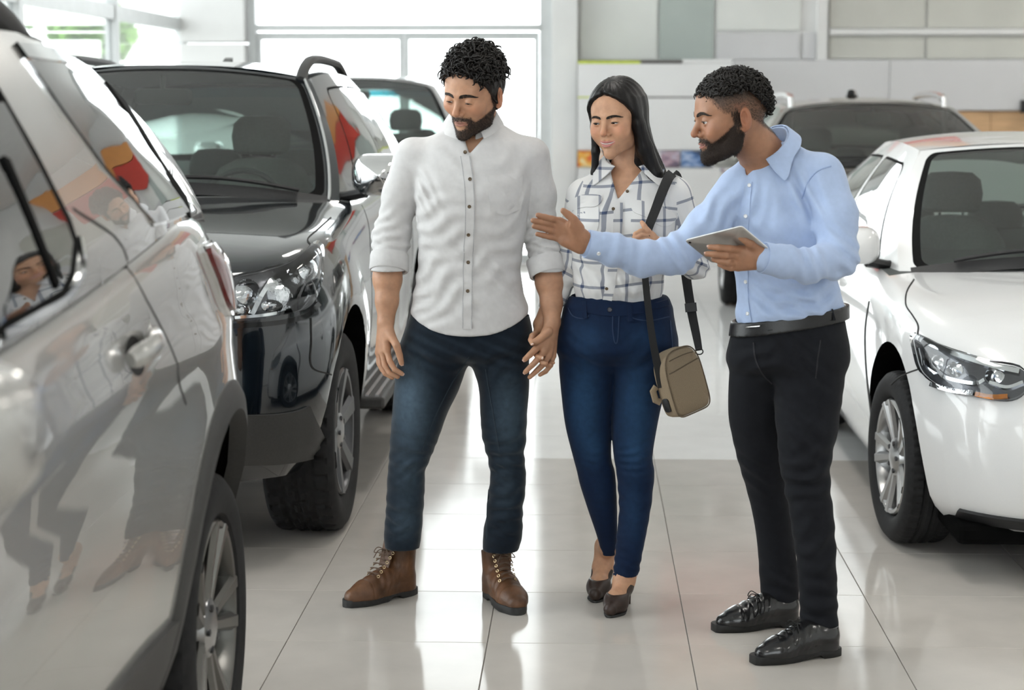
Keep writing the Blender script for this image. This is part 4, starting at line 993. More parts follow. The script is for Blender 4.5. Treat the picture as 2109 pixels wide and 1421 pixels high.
# ------------------------------------------------------------------ heads
# head-local frame: face looks along -Y, +X to the viewer's right when the face is towards the camera, Z up, metres
def head_sdf(G, p):
    X, Y, Z = G; ax = np.abs(X); M = (ax, Y, Z)      # mirror symmetric
    jw = p.get('jaw', 1.0); fem = p.get('fem', 0)
    d = ellip(G, (0, .016, .034), (.076, .099, .091))
    d = smin(d, ellip(G, (0, -.036, .030), (.066, .056, .074)), .03)
    d = smin(d, ellip(G, (0, -.036, -.042+.006*fem), (.055*jw, .053, .068-.006*fem)), .035)
    d = smin(d, cone(M, (.056*jw, .004, -.030), (.047*jw, -.018, -.074), .018, .0165), .022)
    d = smin(d, cone(M, (.047*jw, -.018, -.074), (.0, -.077, -.101), .0165, .019), .022)
    d = smin(d, sphere(G, (0, -.079, -.099), .0185-.002*fem), .014)
    d = smin(d, sphere(M, (.046, -.060, -.020), .022), .026)
    if fem: d = smin(d, ellip(M, (.034, -.050, -.048), (.026, .030, .030)), .025)
    if p.get('smile'): d = smin(d, sphere(M, (.040, -.072, -.036), .014*p['smile']), .02)
    d = smin(d, cone(M, (.041, -.074, .026), (.006, -.089, .020), .0105-.002*fem, .0105-.002*fem), .014)
    d = smax(d, -sphere(M, (.0325, -.104, .003), .0165), .013)
    # nose
    n = smin(cone(G, (0, -.087, .014), (0, -.1115, -.026), .0068, .0098), sphere(G, (0, -.1125, -.030), .0094-.0012*fem), .006)
    n = smin(n, sphere(M, (.0122-.001*fem, -.0985, -.0345), .0070-.0006*fem), .006)
    d = smin(d, n, .010)
    d = smax(d, -sphere(M, (.0062, -.1075, -.0435), .0030), .004)
    # mouth
    d = smin(d, ellip(G, (0, -.074, -.066), (.029, .020, .024)), .016)
    sm = p.get('smile', 0)*.004; op = p.get('open', 0)
    ls = p.get('lip', 1.0)
    up = chain(M, [(0, -.0965, -.0605+op*.3), (.008, -.0965, -.0595+op*.3), (.025+sm*.5, -.0845, -.0645+sm)], [.0048*ls, .0052*ls, .0018], .003)
    lo = chain(M, [(0, -.0950, -.0715-op), (.010, -.0935, -.0708-op), (.024+sm*.5, -.0845, -.0660+sm)], [.0068*ls, .0062*ls, .0018], .003)
    d = smin(d, up+.0012, .004); d = smin(d, lo+.0012, .004)
    # eyelids
    e = (.0325, -.0795, .003); s = sphere(M, e, .0150)
    lid = p.get('lid', .003)
    upl = smax(s, (e[2]+lid)-Z-.10*(ax-e[0]), .0015); lol = smax(s, Z-(e[2]-.0055)-.05*(ax-e[0]), .0015)
    d = smin(d, upl, .004); d = smin(d, lol, .004)
    return d
def ear_sdf(G):
    ax, Y, Z = np.abs(G[0]), G[1], G[2]
    t = math.radians(18); R = np.array([[math.cos(t), -math.sin(t), 0], [math.sin(t), math.cos(t), 0], [0, 0, 1]]); E_ = (ax, Y, Z)
    ear = ellip(E_, (.081, .018, -.006), (.0075, .0195, .032), R)
    ear = smax(ear, -ellip(E_, (.0885, .012, -.002), (.0085, .0105, .019), R), .004)
    return smin(ear, ellip(E_, (.077, .012, -.034), (.007, .010, .010)), .006)
def make_head(person, p, pos, R, skin, neck, hairf=None, extra=None, h=.0022):
    """neck: list of (world point, radius) from inside the skull down; returns caster and local SDF"""
    sc = p.get('scale', 1.0); pos = np.asarray(pos, float); Rs = R*sc
    inv = lambda q: (R.T @ (np.asarray(q, float)-pos))/sc
    NP = [inv(q) for q, r in neck]; NR = [r/sc for q, r in neck]
    zlo = min(-.13, min(q[2] for q in NP)-.03); ylo, yhi = -.135, max(.13, max(q[1] for q in NP)+.075)
    xlo = min(-.1, min(q[0] for q in NP)-.075); xhi = max(.1, max(q[0] for q in NP)+.075); ylo = min(ylo, min(q[1] for q in NP)-.075)
    g = grid3((xlo, ylo, zlo), (xhi, yhi, .14), h); G = g[:3]
    d = head_sdf(G, p)
    nd = chain(G, NP, NR, .03)
    if p.get('adam'): nd = smin(nd, sphere(G, NP[1]+np.array([0, -.05, 0]), .012), .02)
    dn = smin(d, nd, p.get('neck_k', .022)); d = dn if p.get('noears') else smin(dn, ear_sdf(G), .006)
    def colf(V):
        x, y, z = V[:, 0], V[:, 1], V[:, 2]; ax = np.abs(x); sm = p.get('smile', 0)*.004
        zl = -.0655+sm*np.clip(ax/.026, 0, 1)**2
        lipR = np.exp(-((z-zl)/(.0030+.0042*p.get('lip', 1)))**4)*np.clip((.027+sm*.5-ax)/.004, 0, 1)*(y < -.078)
        out = np.zeros((len(V), 3)); out[:, 0] = lipR*p.get('lips', .8)
        if p.get('shade'): out[:, 1] = np.clip(p['shade'](V), 0, 1)
        out[:, 2] = (.35*np.exp(-((ax-.045)**2+(z+.022)**2)/.0005)*(y < -.03)+.35*np.exp(-(x**2+(y+.115)**2+(z+.033)**2)/.0003))*p.get('blush', 1)
        out[:, 2] += .5*np.clip((ax-.074)/.006, 0, 1)*(y > -.01)*(z > -.05)*(z < .04)
        return out
    o = net_obj('body', d, g[3], h, skin, person, 1, (Rs, pos), None, colf)
    bv = bvh_of([o])
    wl = lambda q: Rs @ np.asarray(q, float)+pos
    def face(x, z):
        r = cast_dir(bv, wl((x, -.2, z)), R @ np.array([0, 1., 0])); return r
    # eyes
    look = p.get('look', (0, -.1))
    for s in (1, -1):
        c = wl((s*.0325, -.0795, .003)); e = empty('eye', tuple(c-origin_of(person))); e.parent = person
        dv = R @ np.array([look[0], -1, look[1]]); dv /= np.linalg.norm(dv)
        def ball(r, a0, a1, n, off):
            u = np.cross(dv, [0, 0, 1.]); u /= np.linalg.norm(u); w = np.cross(u, dv); ring = []
            for a in np.linspace(a0, a1, n): ring.append([c+sc*(r*(math.cos(a)*dv+math.sin(a)*(math.cos(t)*u+math.sin(t)*w))+off*dv) for t in np.linspace(0, 2*np.pi, 24, endpoint=False)])
            return np.array(ring)
        MB().grid(ball(.0128, .01, math.pi*.95, 14, 0), wrap=True).build('eyeball', m_eye, e)
        MB().grid(ball(.0128, .001, .46, 6, .0006), wrap=True).build('iris', m_iris, e)
        # brow and lashes
        bz = p.get('brow', [(.010, .0215), (.022, .027), (.037, .030), (.050, .024)]); bzs = smoothpath(bz, 14)
        w = p.get('brow_w', .0042); bb = MB(); r_ = np.random.default_rng(4)
        for k in range(320):      # short hairs fanning outwards along the brow
            t = r_.random()**.9; i = min(12, int(t*13)); wd = w*(1-.75*max(0, t-.55)/.45)*(.55+.45*min(1, t*6)); q0 = bzs[i]; a = (r_.random()-.5)*2*wd
            x_, z_ = q0[0]+r_.uniform(-.002, .002), q0[1]+a; dx, dz = .0062*(.6+.5*t), .0052*(1-1.9*t)*.5-.15*a
            P_ = []
            for f in (0, .5, 1):
                q = face(s*(x_+dx*f), z_+dz*f)
                if q: P_.append(q[0]+q[1]*(.0003+.0006*math.sin(f*3)))
            if len(P_) == 3: bb.tube(P_, np.array([.00048, .00044, .0002])*sc, 3, cap=False)
        ob_ = bb.build('eyebrow', m_brow, person, fix=False, sharp=None); ob_['kind'] = 'stuff'
        lid = p.get('lid', .003); L = []
        for t in np.linspace(-1, 1, 9):
            x = .0325+t*.0125; z = .003+lid+.10*t*.0125-abs(t)**2*.0035
            yy = -.0795-math.sqrt(max(1e-6, .0156**2-(t*.0125)**2-(z-.003)**2)); L.append(wl((s*x, yy, z)))
        MB().tube(L, np.array([.3, .7, 1, 1, 1, 1, 1, .9, .5])*p.get('lash', .0010)*sc, 6).build('eyelashes', m_brow, person)
    # lips as their own soft pieces lying on the mouth, teeth between them when the mouth is open
    sm_, op_, ls_, mw = p.get('smile', 0)*.0045, p.get('open', 0), p.get('lip', 1), p.get('mouth_w', .0255)
    def lip_line(z0, bow, rr, inset):
        pts, rad = [], []
        for t in np.linspace(-1, 1, 17):
            x = t*mw; z = z0+(-.0655+sm_-z0)*abs(t)**2.2+bow*(math.exp(-((abs(t)-.28)/.16)**2)-.55*math.exp(-(t/.10)**2))
            q = face(x, z)
            if q: pts.append(q[0]-q[1]*inset); rad.append(max(.0006, rr*(1-abs(t)**2.4)*(1 if bow == 0 else .93+.12*math.exp(-((abs(t)-.3)/.2)**2))))
        return pts, np.array(rad)*sc
    m_lp = mat('lips_'+skin.name, p.get('lip_col', (.42, .17, .14)), .4, noise=.12, nscale=250, spec=.45)
    for z0, bow, rr, ins in ((-.0612+op_*.25, .0010, .0044*ls_, .0012), (-.0702-op_*.9, 0, .0054*ls_, .0016)):
        a_, b_ = lip_line(z0, bow, rr, ins); MB().tube(a_, b_, 10, flat=.8).build('lip', m_lp, person, fix=False, sharp=None)
    a_, b_ = lip_line(-.0656-op_*.25, 0, .0011 if not op_ else .0008+op_*.72, .0006 if not op_ else .0003)
    MB().tube(a_, b_, 8, flat=.6).build('teeth' if op_ else 'mouth_line', m_tooth if op_ else m_iris, person, fix=False, sharp=None)
    return o, bv, wl, G, g[3], dn, h, face
def shell(name, person, H, off, region, m, noise=0, nf=400, k=.004, smooth_it=1, Rs=None, pos=None, extra=None):
    """beard or hair cap: offset of the head surface inside a region (negative = inside)"""
    o, bv, wl, G, lo, d, h, face = H
    dd = d-off
    if noise: dd = dd-noise*noise3(G, nf, 3)
    dd = smax(dd, region(*G), k)
    if extra is not None: dd = smin(dd, extra(G), .012)
    return net_obj(name, dd, lo, h, m, person, smooth_it, (Rs, pos))
def curls(name, person, H, R, sc, pos, cond, n, thick, m, size=(.006, .012), lift=.0, seed=1, turns=1.3, tube=.0032, along=None):
    """many short wavy locks rooted on the scalp, one mesh of uncountable hair"""
    o, bv, wl, G, lo, d, h, face = H; r = np.random.default_rng(seed); b = MB(); k = 0; it = 0
    while k < n and it < n*30:
        it += 1
        v = r.normal(size=3); v /= np.linalg.norm(v); p = np.array([0, .012, .034])+v*np.array([.076, .099, .091])
        if not cond(p): continue
        nrm = v/np.array([.076, .099, .091]); nrm /= np.linalg.norm(nrm)
        t = np.cross(nrm, r.normal(size=3)); t /= np.linalg.norm(t)
        if along is not None:
            t = np.asarray(along, float)+.55*t; t -= nrm*(t@nrm); t /= np.linalg.norm(t)
        w = np.cross(nrm, t); s = r.uniform(*size); th = thick(p)*(.7+.5*r.random()); ph = r.random()*6.28; pts = []
        for q in np.linspace(0, 1, 10):
            a = ph+q*turns*2*np.pi
            pts.append(wl(p+nrm*(th*(.35+.65*math.sin(min(1, q*1.3)*1.57))+lift+s*.55*math.sin(a))+t*(q*s*3.2-s)+w*(s*.6*math.cos(a))))
        b.tube(pts, np.array([.6, 1, 1.1, 1.1, 1.1, 1.1, 1, .9, .7, .3])*tube*sc, 5); k += 1
    ob = b.build(name, m, person, fix=False, sharp=None); ob['kind'] = 'stuff'; return ob

def strands(name, person, H, R, sc, pos, region, n, length, m, flow=(0, -.25, -1), lift=.25, w=.0005, seed=2, jit=.5):
    """short hairs rooted on the skin wherever region(x,y,z) < 0"""
    o = H[0]; me = o.data; k = len(me.vertices); co = np.zeros(k*3); me.vertices.foreach_get('co', co); nr = np.zeros(k*3); me.vertices.foreach_get('normal', nr)
    co = co.reshape(-1, 3)+origin_of(person); nr = nr.reshape(-1, 3); loc = ((R.T @ (co-np.asarray(pos)).T).T)/sc
    reg = np.asarray(region(loc[:, 0], loc[:, 1], loc[:, 2])); r = np.random.default_rng(seed)
    pr = np.clip(.5-reg/.003, 0, 1); idx = np.where(pr > .02)[0]
    if len(idx) == 0: return
    pick = r.choice(idx, size=n, p=pr[idx]/pr[idx].sum())
    fl = R @ np.asarray(flow, float)
    P = co[pick]+r.normal(size=(n, 3))*.0011; N_ = nr[pick]
    T = fl+r.normal(size=(n, 3))*jit; T -= N_*(T*N_).sum(1)[:, None]; T /= np.linalg.norm(T, axis=1)[:, None]+1e-9
    W_ = np.cross(N_, T); L = length*(.6+.7*r.random((n, 1)))
    a = P-N_*.0006; b = P+T*L*.5+N_*L*lift; c = P+T*L+N_*L*lift*.7
    V = np.stack([a-W_*w, a+W_*w, b-W_*w*.8, b+W_*w*.8, c], 1).reshape(-1, 3); i = np.arange(n)*5
    Fc = [[q, q+1, q+3, q+2] for q in i]+[[q+2, q+3, q+4] for q in i]
    ob = mk(name, V, Fc, m, person, True); ob['kind'] = 'stuff'; return ob

def finish_body(person, skin, tor, pel, legs, arms):
    """add the torso and limbs under the clothes and weld all skin pieces of the person into one body mesh"""
    def shrink(rows, f): return [(r[0], r[1], r[2], max(.02, r[3]*f), max(.02, r[4]*f)) for r in rows]
    allp = np.array([(r[1], r[2], r[0]) for r in list(tor)+list(pel)+[q for l in legs for q in l]]+[tuple(q) for a in arms for q in a[0]])
    lo, hi = allp.min(0)-.16, allp.max(0)+.16; g = grid3(lo, hi, .014); G = g[:3]
    d = smin(zloft(G, shrink(tor, .70)), zloft(G, shrink(pel, .66)), .03)
    for l in legs: d = smin(d, zloft(G, shrink(l, .64)), .02)
    for pts, rad in arms: d = smin(d, chain(G, pts, [max(.016, r*.6) for r in rad], .02), .02)
    V, Q = surface_nets(d, g[3], .014)
    parts = [o for o in person.children if o.type == 'MESH' and (o.name == 'body' or o.name.startswith('body_') or o.name.startswith('body.'))]
    VV = [V-origin_of(person)]; FF = [f for f in Q.tolist()]; CC = [np.zeros((len(V), 4))]; k = len(V)
    for o in parts:
        me = o.data; n = len(me.vertices); co = np.zeros(n*3); me.vertices.foreach_get('co', co); c = np.zeros(n*4); me.color_attributes['Col'].data.foreach_get('color', c)
        VV.append(co.reshape(-1, 3)); CC.append(c.reshape(-1, 4)); FF += [[i+k for i in p.vertices] for p in me.polygons]; k += n
    for o in parts: me = o.data; bpy.data.objects.remove(o); bpy.data.meshes.remove(me)
    o = mk('body', np.concatenate(VV)+origin_of(person), FF, skin, person, True)
    at = o.data.color_attributes.new('Col', 'FLOAT_COLOR', 'POINT'); at.data.foreach_set('color', np.concatenate(CC).astype(np.float32).ravel()); return o
# ------------------------------------------------------------------ shared garment helpers
def fold(d, G, c, dr, lam, amp, rad, shape=(1, 1, 1)):
    dr = np.asarray(dr, float); dr = dr/np.linalg.norm(dr)
    x, y, z = G[0]-c[0], G[1]-c[1], G[2]-c[2]
    ph = (x*dr[0]+y*dr[1]+z*dr[2])/lam
    wob = .25*np.sin((x*31+z*23)+c[0]*50)
    return d-amp*np.exp(-(x*x/shape[0]**2+y*y/shape[1]**2+z*z/shape[2]**2)/rad**2)*np.sin(2*np.pi*(ph+wob))
def hand_sdf(G, fingers, palm, k=.004):
    d = None
    for pts, rad in fingers:
        e = chain(G, pts, rad, .002); d = e if d is None else np.minimum(d, e)
        d = d if d is not None else e
    q = None
    for a, b, ra, rb in palm:
        e = cone(G, a, b, ra, rb); q = e if q is None else smin(q, e, .010)
    return smin(d, q, k)
def bbox(pts, m): P = np.array(pts); return P.min(0)-m, P.max(0)+m
def limb_obj(name, person, skin, arm, fingers, palm, h=.0026, extra=None, colf=None):
    """forearm and hand as one surface. arm: (points, radii)"""
    pts = list(arm[0])+[q for f in fingers for q in f[0]]
    lo, hi = bbox(pts, max(arm[1])+.012); g = grid3(lo, hi, h); G = g[:3]
    d = smin(chain(G, arm[0], arm[1], .02), hand_sdf(G, fingers, palm), .008)
    if extra: d = extra(G, d)
    return net_obj(name, d, g[3], h, skin, person, 1, None, None, lambda V: np.zeros((len(V), 3)))
def nails(person, fingers, m, toward=None):
    for pts, rad in fingers:
        a, b = np.asarray(pts[-2]), np.asarray(pts[-1]); t = (b-a)/np.linalg.norm(b-a)
        n = np.asarray(toward, float); n = n-t*(n@t); n /= np.linalg.norm(n); w = np.cross(t, n); r = rad[-1]
        c = b+t*r*.25+n*r*.82
        G = [[c+t*(u*r*1.0)+w*(v*r*.62*math.sqrt(max(.05, 1-.5*u*u)))-n*(v*v*r*.22)-n*max(0, u)**2*r*.25 for v in np.linspace(-1, 1, 6)] for u in np.linspace(-1, .75, 6)]
        MB().grid(np.array(G)).build('fingernail', m, person)
def button(name, bvh, px, r, m, parent, off=.001):
    h = cast_px(bvh, px)
    if not h: return
    c, n = h; u = np.cross(n, [0, 0, 1.]); u /= np.linalg.norm(u); w = np.cross(u, n)
    G = [[c+n*(off+z)+r*f*(math.cos(t)*u+math.sin(t)*w) for t in np.linspace(0, 2*np.pi, 14, endpoint=False)] for f, z in ((1, -.002), (1, .0015), (.85, .0026), (.6, .0018), (.02, .0018))]
    MB().grid(np.array(G), wrap=True).build(name, m, parent, sharp=50)
def px_patch(name, pts, m, parent, thick=.004, rings=5, smooth=True, n=None, sharp=45):
    """free-standing cloth piece: outline points (px,py,Y) given with their own depth; thin solid"""
    P = np.array([atY(*p) for p in pts]); 
    if n: P = smoothpath(P, n, True)
    c = P.mean(0); d = FW*thick
    top = [[c+(p-c)*f for p in P] for f in np.linspace(1, .001, rings)]
    G = np.array([[q+d for q in r] for r in top[::-1]]+[[q-d*0 for q in r] for r in top])
    return MB().grid(G, wrap=True).build(name, m, parent, smooth, None, sharp)
def foot_frame(heel, toe):
    f = np.array([toe[0]-heel[0], toe[1]-heel[1], 0]); f /= np.linalg.norm(f); sd = np.cross([0, 0, 1.], f); return np.stack([f, sd, [0, 0, 1.]], 1), np.array([heel[0], heel[1], 0.])
def sole_mesh(outline, prof, h0, T, o, name, m, parent):
    """outline: list of (u, half width); prof(u)-> bottom height"""
    u = np.array([q[0] for q in outline]); w = np.array([q[1] for q in outline]); S = smoothpath(np.stack([u, w], -1), 40)
    rows = []
    for uu, ww in S:
        b = prof(uu); ww = max(ww, .002)
        rows.append([(uu, -ww, h0), (uu, -ww*1.03, h0-.004), (uu, -ww*1.03, b+.002), (uu, -ww*.98, b), (uu, ww*.98, b), (uu, ww*1.03, b+.002), (uu, ww*1.03, h0-.004), (uu, ww, h0)])
    R = np.array(rows); V = (T @ R.reshape(-1, 3).T).T+o; R = V.reshape(R.shape)
    b = MB().grid(R, wrap=True); n = R.shape[1]; k = len(R)
    b.f.append(list(range(n))); b.f.append([(k-1)*n+i for i in range(n)][::-1]); b.mi += [0, 0]
    return b.build(name, m, parent, sharp=50)
def shoe(person, name, heel, toe, m_up, m_sole, m_lace, kind='boot', L=.29):
    T, o = foot_frame(heel, toe); e = empty(name, tuple(o-origin_of(person))); e.parent = person
    g = grid3((-.03, -.075, .0), (L+.03, .075, .22 if kind == 'boot' else .15), .003); G = g[:3]
    sq = .012 if kind == 'dress' else 0
    G0 = G; zc0 = np.maximum(.030, .056-.10*G[0]) if kind == 'boot' else np.maximum(.026, .050-.10*G[0]); G = (G[0], G[1], np.maximum(G[2], zc0))
    up = chain(G, [(.045, 0, .058), (.13, .004, .056), (L*.70, .006, .036), (L-.040, .004, .030)], [.040, .040, .044, .033-sq*.3], .02, ((0, 0, 1), .82 if kind == 'boot' else .72))
    up = smin(up, cone(G, (.10, 0, .075), (.20, .0, .035), .034, .026), .03)
    if kind == 'boot':
        up = smin(up, cone(G, (.052, 0, .06), (.050, 0, .16), .044, .050), .02)
        up = smax(up, G[2]-(.155+.02*np.clip((G[0]-.02)/.08, 0, 1)), .004)
        up = smax(up, -cone(G, (.048, 0, .14), (.046, 0, .25), .042, .05), .003)
    else:
        up = smin(up, cone(G, (.045, 0, .06), (.040, 0, .085), .040, .036), .02)
        up = smax(up, G[2]-(.088+.03*np.clip((G[0]-.05)/.06, 0, 1)), .004)
    G = G0
    cap = np.abs(G[0]-(L*.70+.0)-.35*np.abs(G[1])**1.5)
    up = up+.0016*np.exp(-(cap/.003)**2)
    up = fold(up, G, (L*.55, 0, .07), (1, 0, .3), .022, .0022, .05)
    up = smax(up, .020-G[2], .002)
    net_obj('upper', up, g[3], .003, m_up, e, 1, (T, o))
    kk = 1.0 if kind == 'boot' else .93
    hw = [(-.002, .016), (.006, .030), (.04, .042*kk), (.10, .041*kk), (L*.62, .047*kk), (L*.76, .046*kk), (L-.04, .036), (L-.014, .024+sq*.4), (L-.002, .008+sq*.8)]
    pr = (lambda u: 0.0 if u < .078 else (.011 if u < .125 else 0.0)) if kind == 'boot' else (lambda u: 0.0 if u < .07 else max(0, .012-(u-.07)*.13))
    sole_mesh(hw, pr, .024, T, o, 'sole', m_sole, e)
    tr = lambda q: T @ np.asarray(q, float)+o
    n = 6 if kind == 'boot' else 4
    bv = bvh_of([c for c in e.children if c.name.startswith('upper')])
    def onup(u, v, w0=.3):
        h = cast_dir(bv, tr((u+.06, v, w0)), T @ np.array([-.25, 0, -1.])) ; return h
    u0, u1 = (.175, .115) if kind == 'boot' else (.185, .125)
    if kind == 'boot':
        tg = []
        for t in np.linspace(0, 1, 7):
            row = []
            for v in np.linspace(-.024, .024, 5):
                row.append(tr((.125-.028*t, v*(1+.2*t), .105+.082*t+.004*math.cos(v*60))))
            tg.append(row)
        G2 = np.array(tg); MB().grid(np.concatenate([G2, G2[::-1]+(T@np.array([-.006, 0, 0])), G2[:1]])).build('tongue', m_up, e)
    for k in range(n):
        t = k/(n-1)
        if kind == 'boot': c0 = np.array([.168-.062*t, 0, .086+.066*t]); wv = .021
        else: c0 = np.array([.168-.045*t, 0, .074+.018*t]); wv = .016
        for a, b in ((-1, 1), (1, -1)):
            P = [tr(c0+np.array([.012*(s if a < 0 else 1-s)*-.8+.004*math.sin(math.pi*s)+.006, (a+(b-a)*s)*wv, .006*math.sin(math.pi*s)+.006*s])) for s in np.linspace(0, 1, 8)]
            MB().tube(P, .0019, 6).build('lace', m_lace, e)
        if kind == 'boot':
            for s in (-1, 1):
                c = tr(c0+np.array([.0, s*(wv+.004), -.001])); nn = T @ np.array([.6, s*.7, .4]); nn /= np.linalg.norm(nn); uu = np.cross(nn, [0, 0, 1.]); uu /= np.linalg.norm(uu); ww = np.cross(uu, nn)
                MB().tube([c+nn*.002+.0042*(math.cos(q)*uu+math.sin(q)*ww) for q in np.linspace(0, 2*np.pi, 13)], .0013, 5, cap=False).build('eyelet', m_brass, e)
    for s in (-1, 1):   # bow loops and ends
        c0 = np.array([.112, 0, .156]) if kind == 'boot' else np.array([.13, 0, .098])
        P = smoothpath([c0, c0+np.array([.018, s*.02, .012]), c0+np.array([.022, s*.036, -.006]), c0+np.array([.014, s*.022, -.006]), c0], 18); MB().tube([tr(q) for q in P], .0016, 5).build('lace', m_lace, e)
        P = smoothpath([c0, c0+np.array([.022, s*.012, .004]), c0+np.array([.032, s*.026, -.022])], 10); MB().tube([tr(q) for q in P], .0016, 5).build('lace', m_lace, e)
    return e
def collar(person, name, pos, R, m, r=.066, H=.036, drop=.042, point=.034, open_a=.35, open_k=9, flare=.55, pa=.62, oval=1.0, t=.0028, h=.0021, so=None):
    """shirt collar: stand plus turned-down leaf with two points; local frame like a head (front is -Y)"""
    g = grid3((-.15, -.17, -.11), (.15, .14, .07), h); X, Y, Z = g[:3]
    rho = np.sqrt((X/oval)**2+Y**2); th = np.abs(np.arctan2(X, -Y))
    Zt = Z-.022*np.clip(-np.cos(th), -1, 1)*1.0       # back sits higher
    st = np.abs(rho-(r-.004))-t; st = np.maximum(st, np.maximum(Zt-H, -.03-Zt)); st = np.maximum(st, ((open_a*.55 if so is None else so)-th)*rho)
    top = H+.003
    rt = r+.003+np.maximum(0, top-Zt)*flare+.006*np.exp(-((top-Zt)/.008)**2)*0
    lf = (np.abs(rho-rt)-t*1.1)*.86
    bot = top-drop-point*np.exp(-((th-pa)/.34)**2)
    lf = np.maximum(lf, np.maximum(Zt-top, bot-Zt)); lf = np.maximum(lf, (open_a+(top-Zt)*open_k*.5-th)*rho*.8)
    d = smin(st, lf, .004)
    return net_obj(name, np.broadcast_to(d, np.broadcast_shapes(X.shape, Y.shape, Z.shape)), g[3], h, m, person, 2, (R, np.asarray(pos, float)))
def strap(name, pts, w, m, parent, thick=.003, n=40, label=None):
    """webbing: pts (px,py,Y), w width in pixels"""
    S = smoothpath(np.array(pts, float), n); w = np.broadcast_to(np.asarray(w, float), (n,)) if np.ndim(w) == 0 else np.interp(np.linspace(0, 1, n), np.linspace(0, 1, len(w)), w)
    T2 = np.gradient(S[:, :2], axis=0); T2 /= np.linalg.norm(T2, axis=1)[:, None]+1e-9; N2 = np.stack([-T2[:, 1], T2[:, 0]], -1)
    f = []; bk = []
    for i in range(n):
        f.append([atY(*(S[i, :2]+N2[i]*w[i]*s), S[i, 2]) for s in (-.5, -.17, .17, .5)]); bk.append([q+FW*thick for q in f[-1][::-1]])
    G = np.array([a+b for a, b in zip(f, bk)]); return MB().grid(G, wrap=True).build(name, m, parent, label=label, sharp=45)
m_brass = mat('brass_eyelet', (.55, .42, .25), .3, metal=1, noise=.1, nscale=100)
m_btn = mat('brown_horn_button', (.12, .085, .05), .3, noise=.3, nscale=300); m_btnw = mat('pearl_button', (.75, .76, .78), .2, noise=.1, nscale=200)
m_nail = mat('fingernail', (.62, .40, .32), .25, noise=.05, nscale=100)
TOCAM = -FW
# ================================================================== MAN IN THE WHITE SHIRT
sk1 = skin_mat('olive_skin', (.50, .27, .165), (.045, .030, .024), (.42, .16, .13))
c_shirt1 = cloth_mat('off_white_oxford_cotton', (.64, .63, .63), .9, 1500, .3, .035)
c_jean1 = cloth_mat('washed_dark_denim', (.006, .0115, .020), .85, 1300, .4, .14, fade=(.078, .120, .165))
Y1 = 6.10
man = empty('person', (-.38, Y1, 0), 'bearded man in an off-white shirt, dark jeans and brown lace-up boots, looking down', 'person', 'people in the showroom')
# --- trousers
pel = prow([(625, 858, 1082), (660, 843, 1090), (700, 832, 1092), (718, 830, 1090), (732, 850, 1074), (744, 880, 1046)], Y1+.02, .66)
l1 = prow([(640, 866, 966), (690, 842, 962), (745, 820, 962), (800, 812, 946), (850, 808, 922), (900, 804, 904), (935, 802, 890), (970, 799, 876), (1000, 797, 875), (1050, 795, 872), (1100, 791, 868), (1128, 793, 864)], Y1+.02, 1.0)
l2 = prow([(640, 968, 1070), (690, 966, 1088), (745, 972, 1090), (800, 986, 1090), (850, 989, 1086), (900, 993, 1084), (935, 1002, 1080), (970, 1009, 1083), (1000, 1008, 1083), (1050, 1003, 1077), (1100, 995, 1076), (1133, 994, 1068)], Y1+.0, 1.0)
def leg_folds(d, G, knee, ankle, s=1, hip=None):
    d = fold(d, G, knee, (.35*s, 0, 1), .045, .0055, .085); d = fold(d, G, knee+np.array([0, 0, -.05]), (-.5*s, 0, 1), .032, .004, .06)
    d = fold(d, G, ankle+np.array([0, 0, .07]), (.4*s, 0, 1), .048, .0065, .08); d = fold(d, G, ankle, (-.3*s, 0, 1), .030, .004, .05)
    if hip is not None: d = fold(d, G, hip, (.8*s, 0, 1), .05, .004, .09)
    return d
g = grid3((-.67, Y1-.19, .12), (-.14, Y1+.22, .93), .006); G = g[:3]
d = smin(smin(zloft(G, l1, 2.1), zloft(G, l2, 2.1), .006), zloft(G, pel, 2.3, .03), .04)
d = leg_folds(d, G, P3(845, 935, Y1-.06), P3(830, 1095, Y1-.06), 1, P3(900, 745, Y1-.1)); d = leg_folds(d, G, P3(1042, 935, Y1-.06), P3(1035, 1095, Y1-.06), -1, P3(1020, 745, Y1-.1))
def fade1(V):
    out = np.zeros((len(V), 3))
    for px, py, rx, rz, a in ((848, 830, .055, .14, .95), (1050, 850, .05, .12, .55), (840, 985, .045, .10, .40), (1045, 1010, .04, .1, .22), (835, 1080, .04, .06, .45)):
        c = P3(px, py, Y1-.05); out[:, 0] += a*np.exp(-((V[:, 0]-c[0])/rx)**2-((V[:, 2]-c[2])/rz)**2)*np.clip(.5-(V[:, 1]-Y1-.02)/.08, 0, 1)
    out[:, 0] += .10*np.sin(V[:, 2]*160+V[:, 0]*70)*np.exp(-((V[:, 2]-.83)/.06)**2); out[:, 0] = np.clip(out[:, 0], 0, 1); return out
jeans1 = net_obj('jeans', d, g[3], .006, c_jean1, man, 1, colf=fade1)
jb = bvh_of([jeans1]); m_st = mat('denim_stitch', (.022, .035, .05), .8, noise=.2, nscale=400)
for ln in ([(966, 735), (930, 790), (895, 860), (868, 930)], [(1000, 760), (1012, 830), (1022, 890), (1028, 930)], [(1006, 1000), (1004, 1050), (1003, 1110)]):
    px_ribbon('seam', jb, smoothpath(ln, 40), 1.7, m_st, man, off=.0005, thick=.0012)
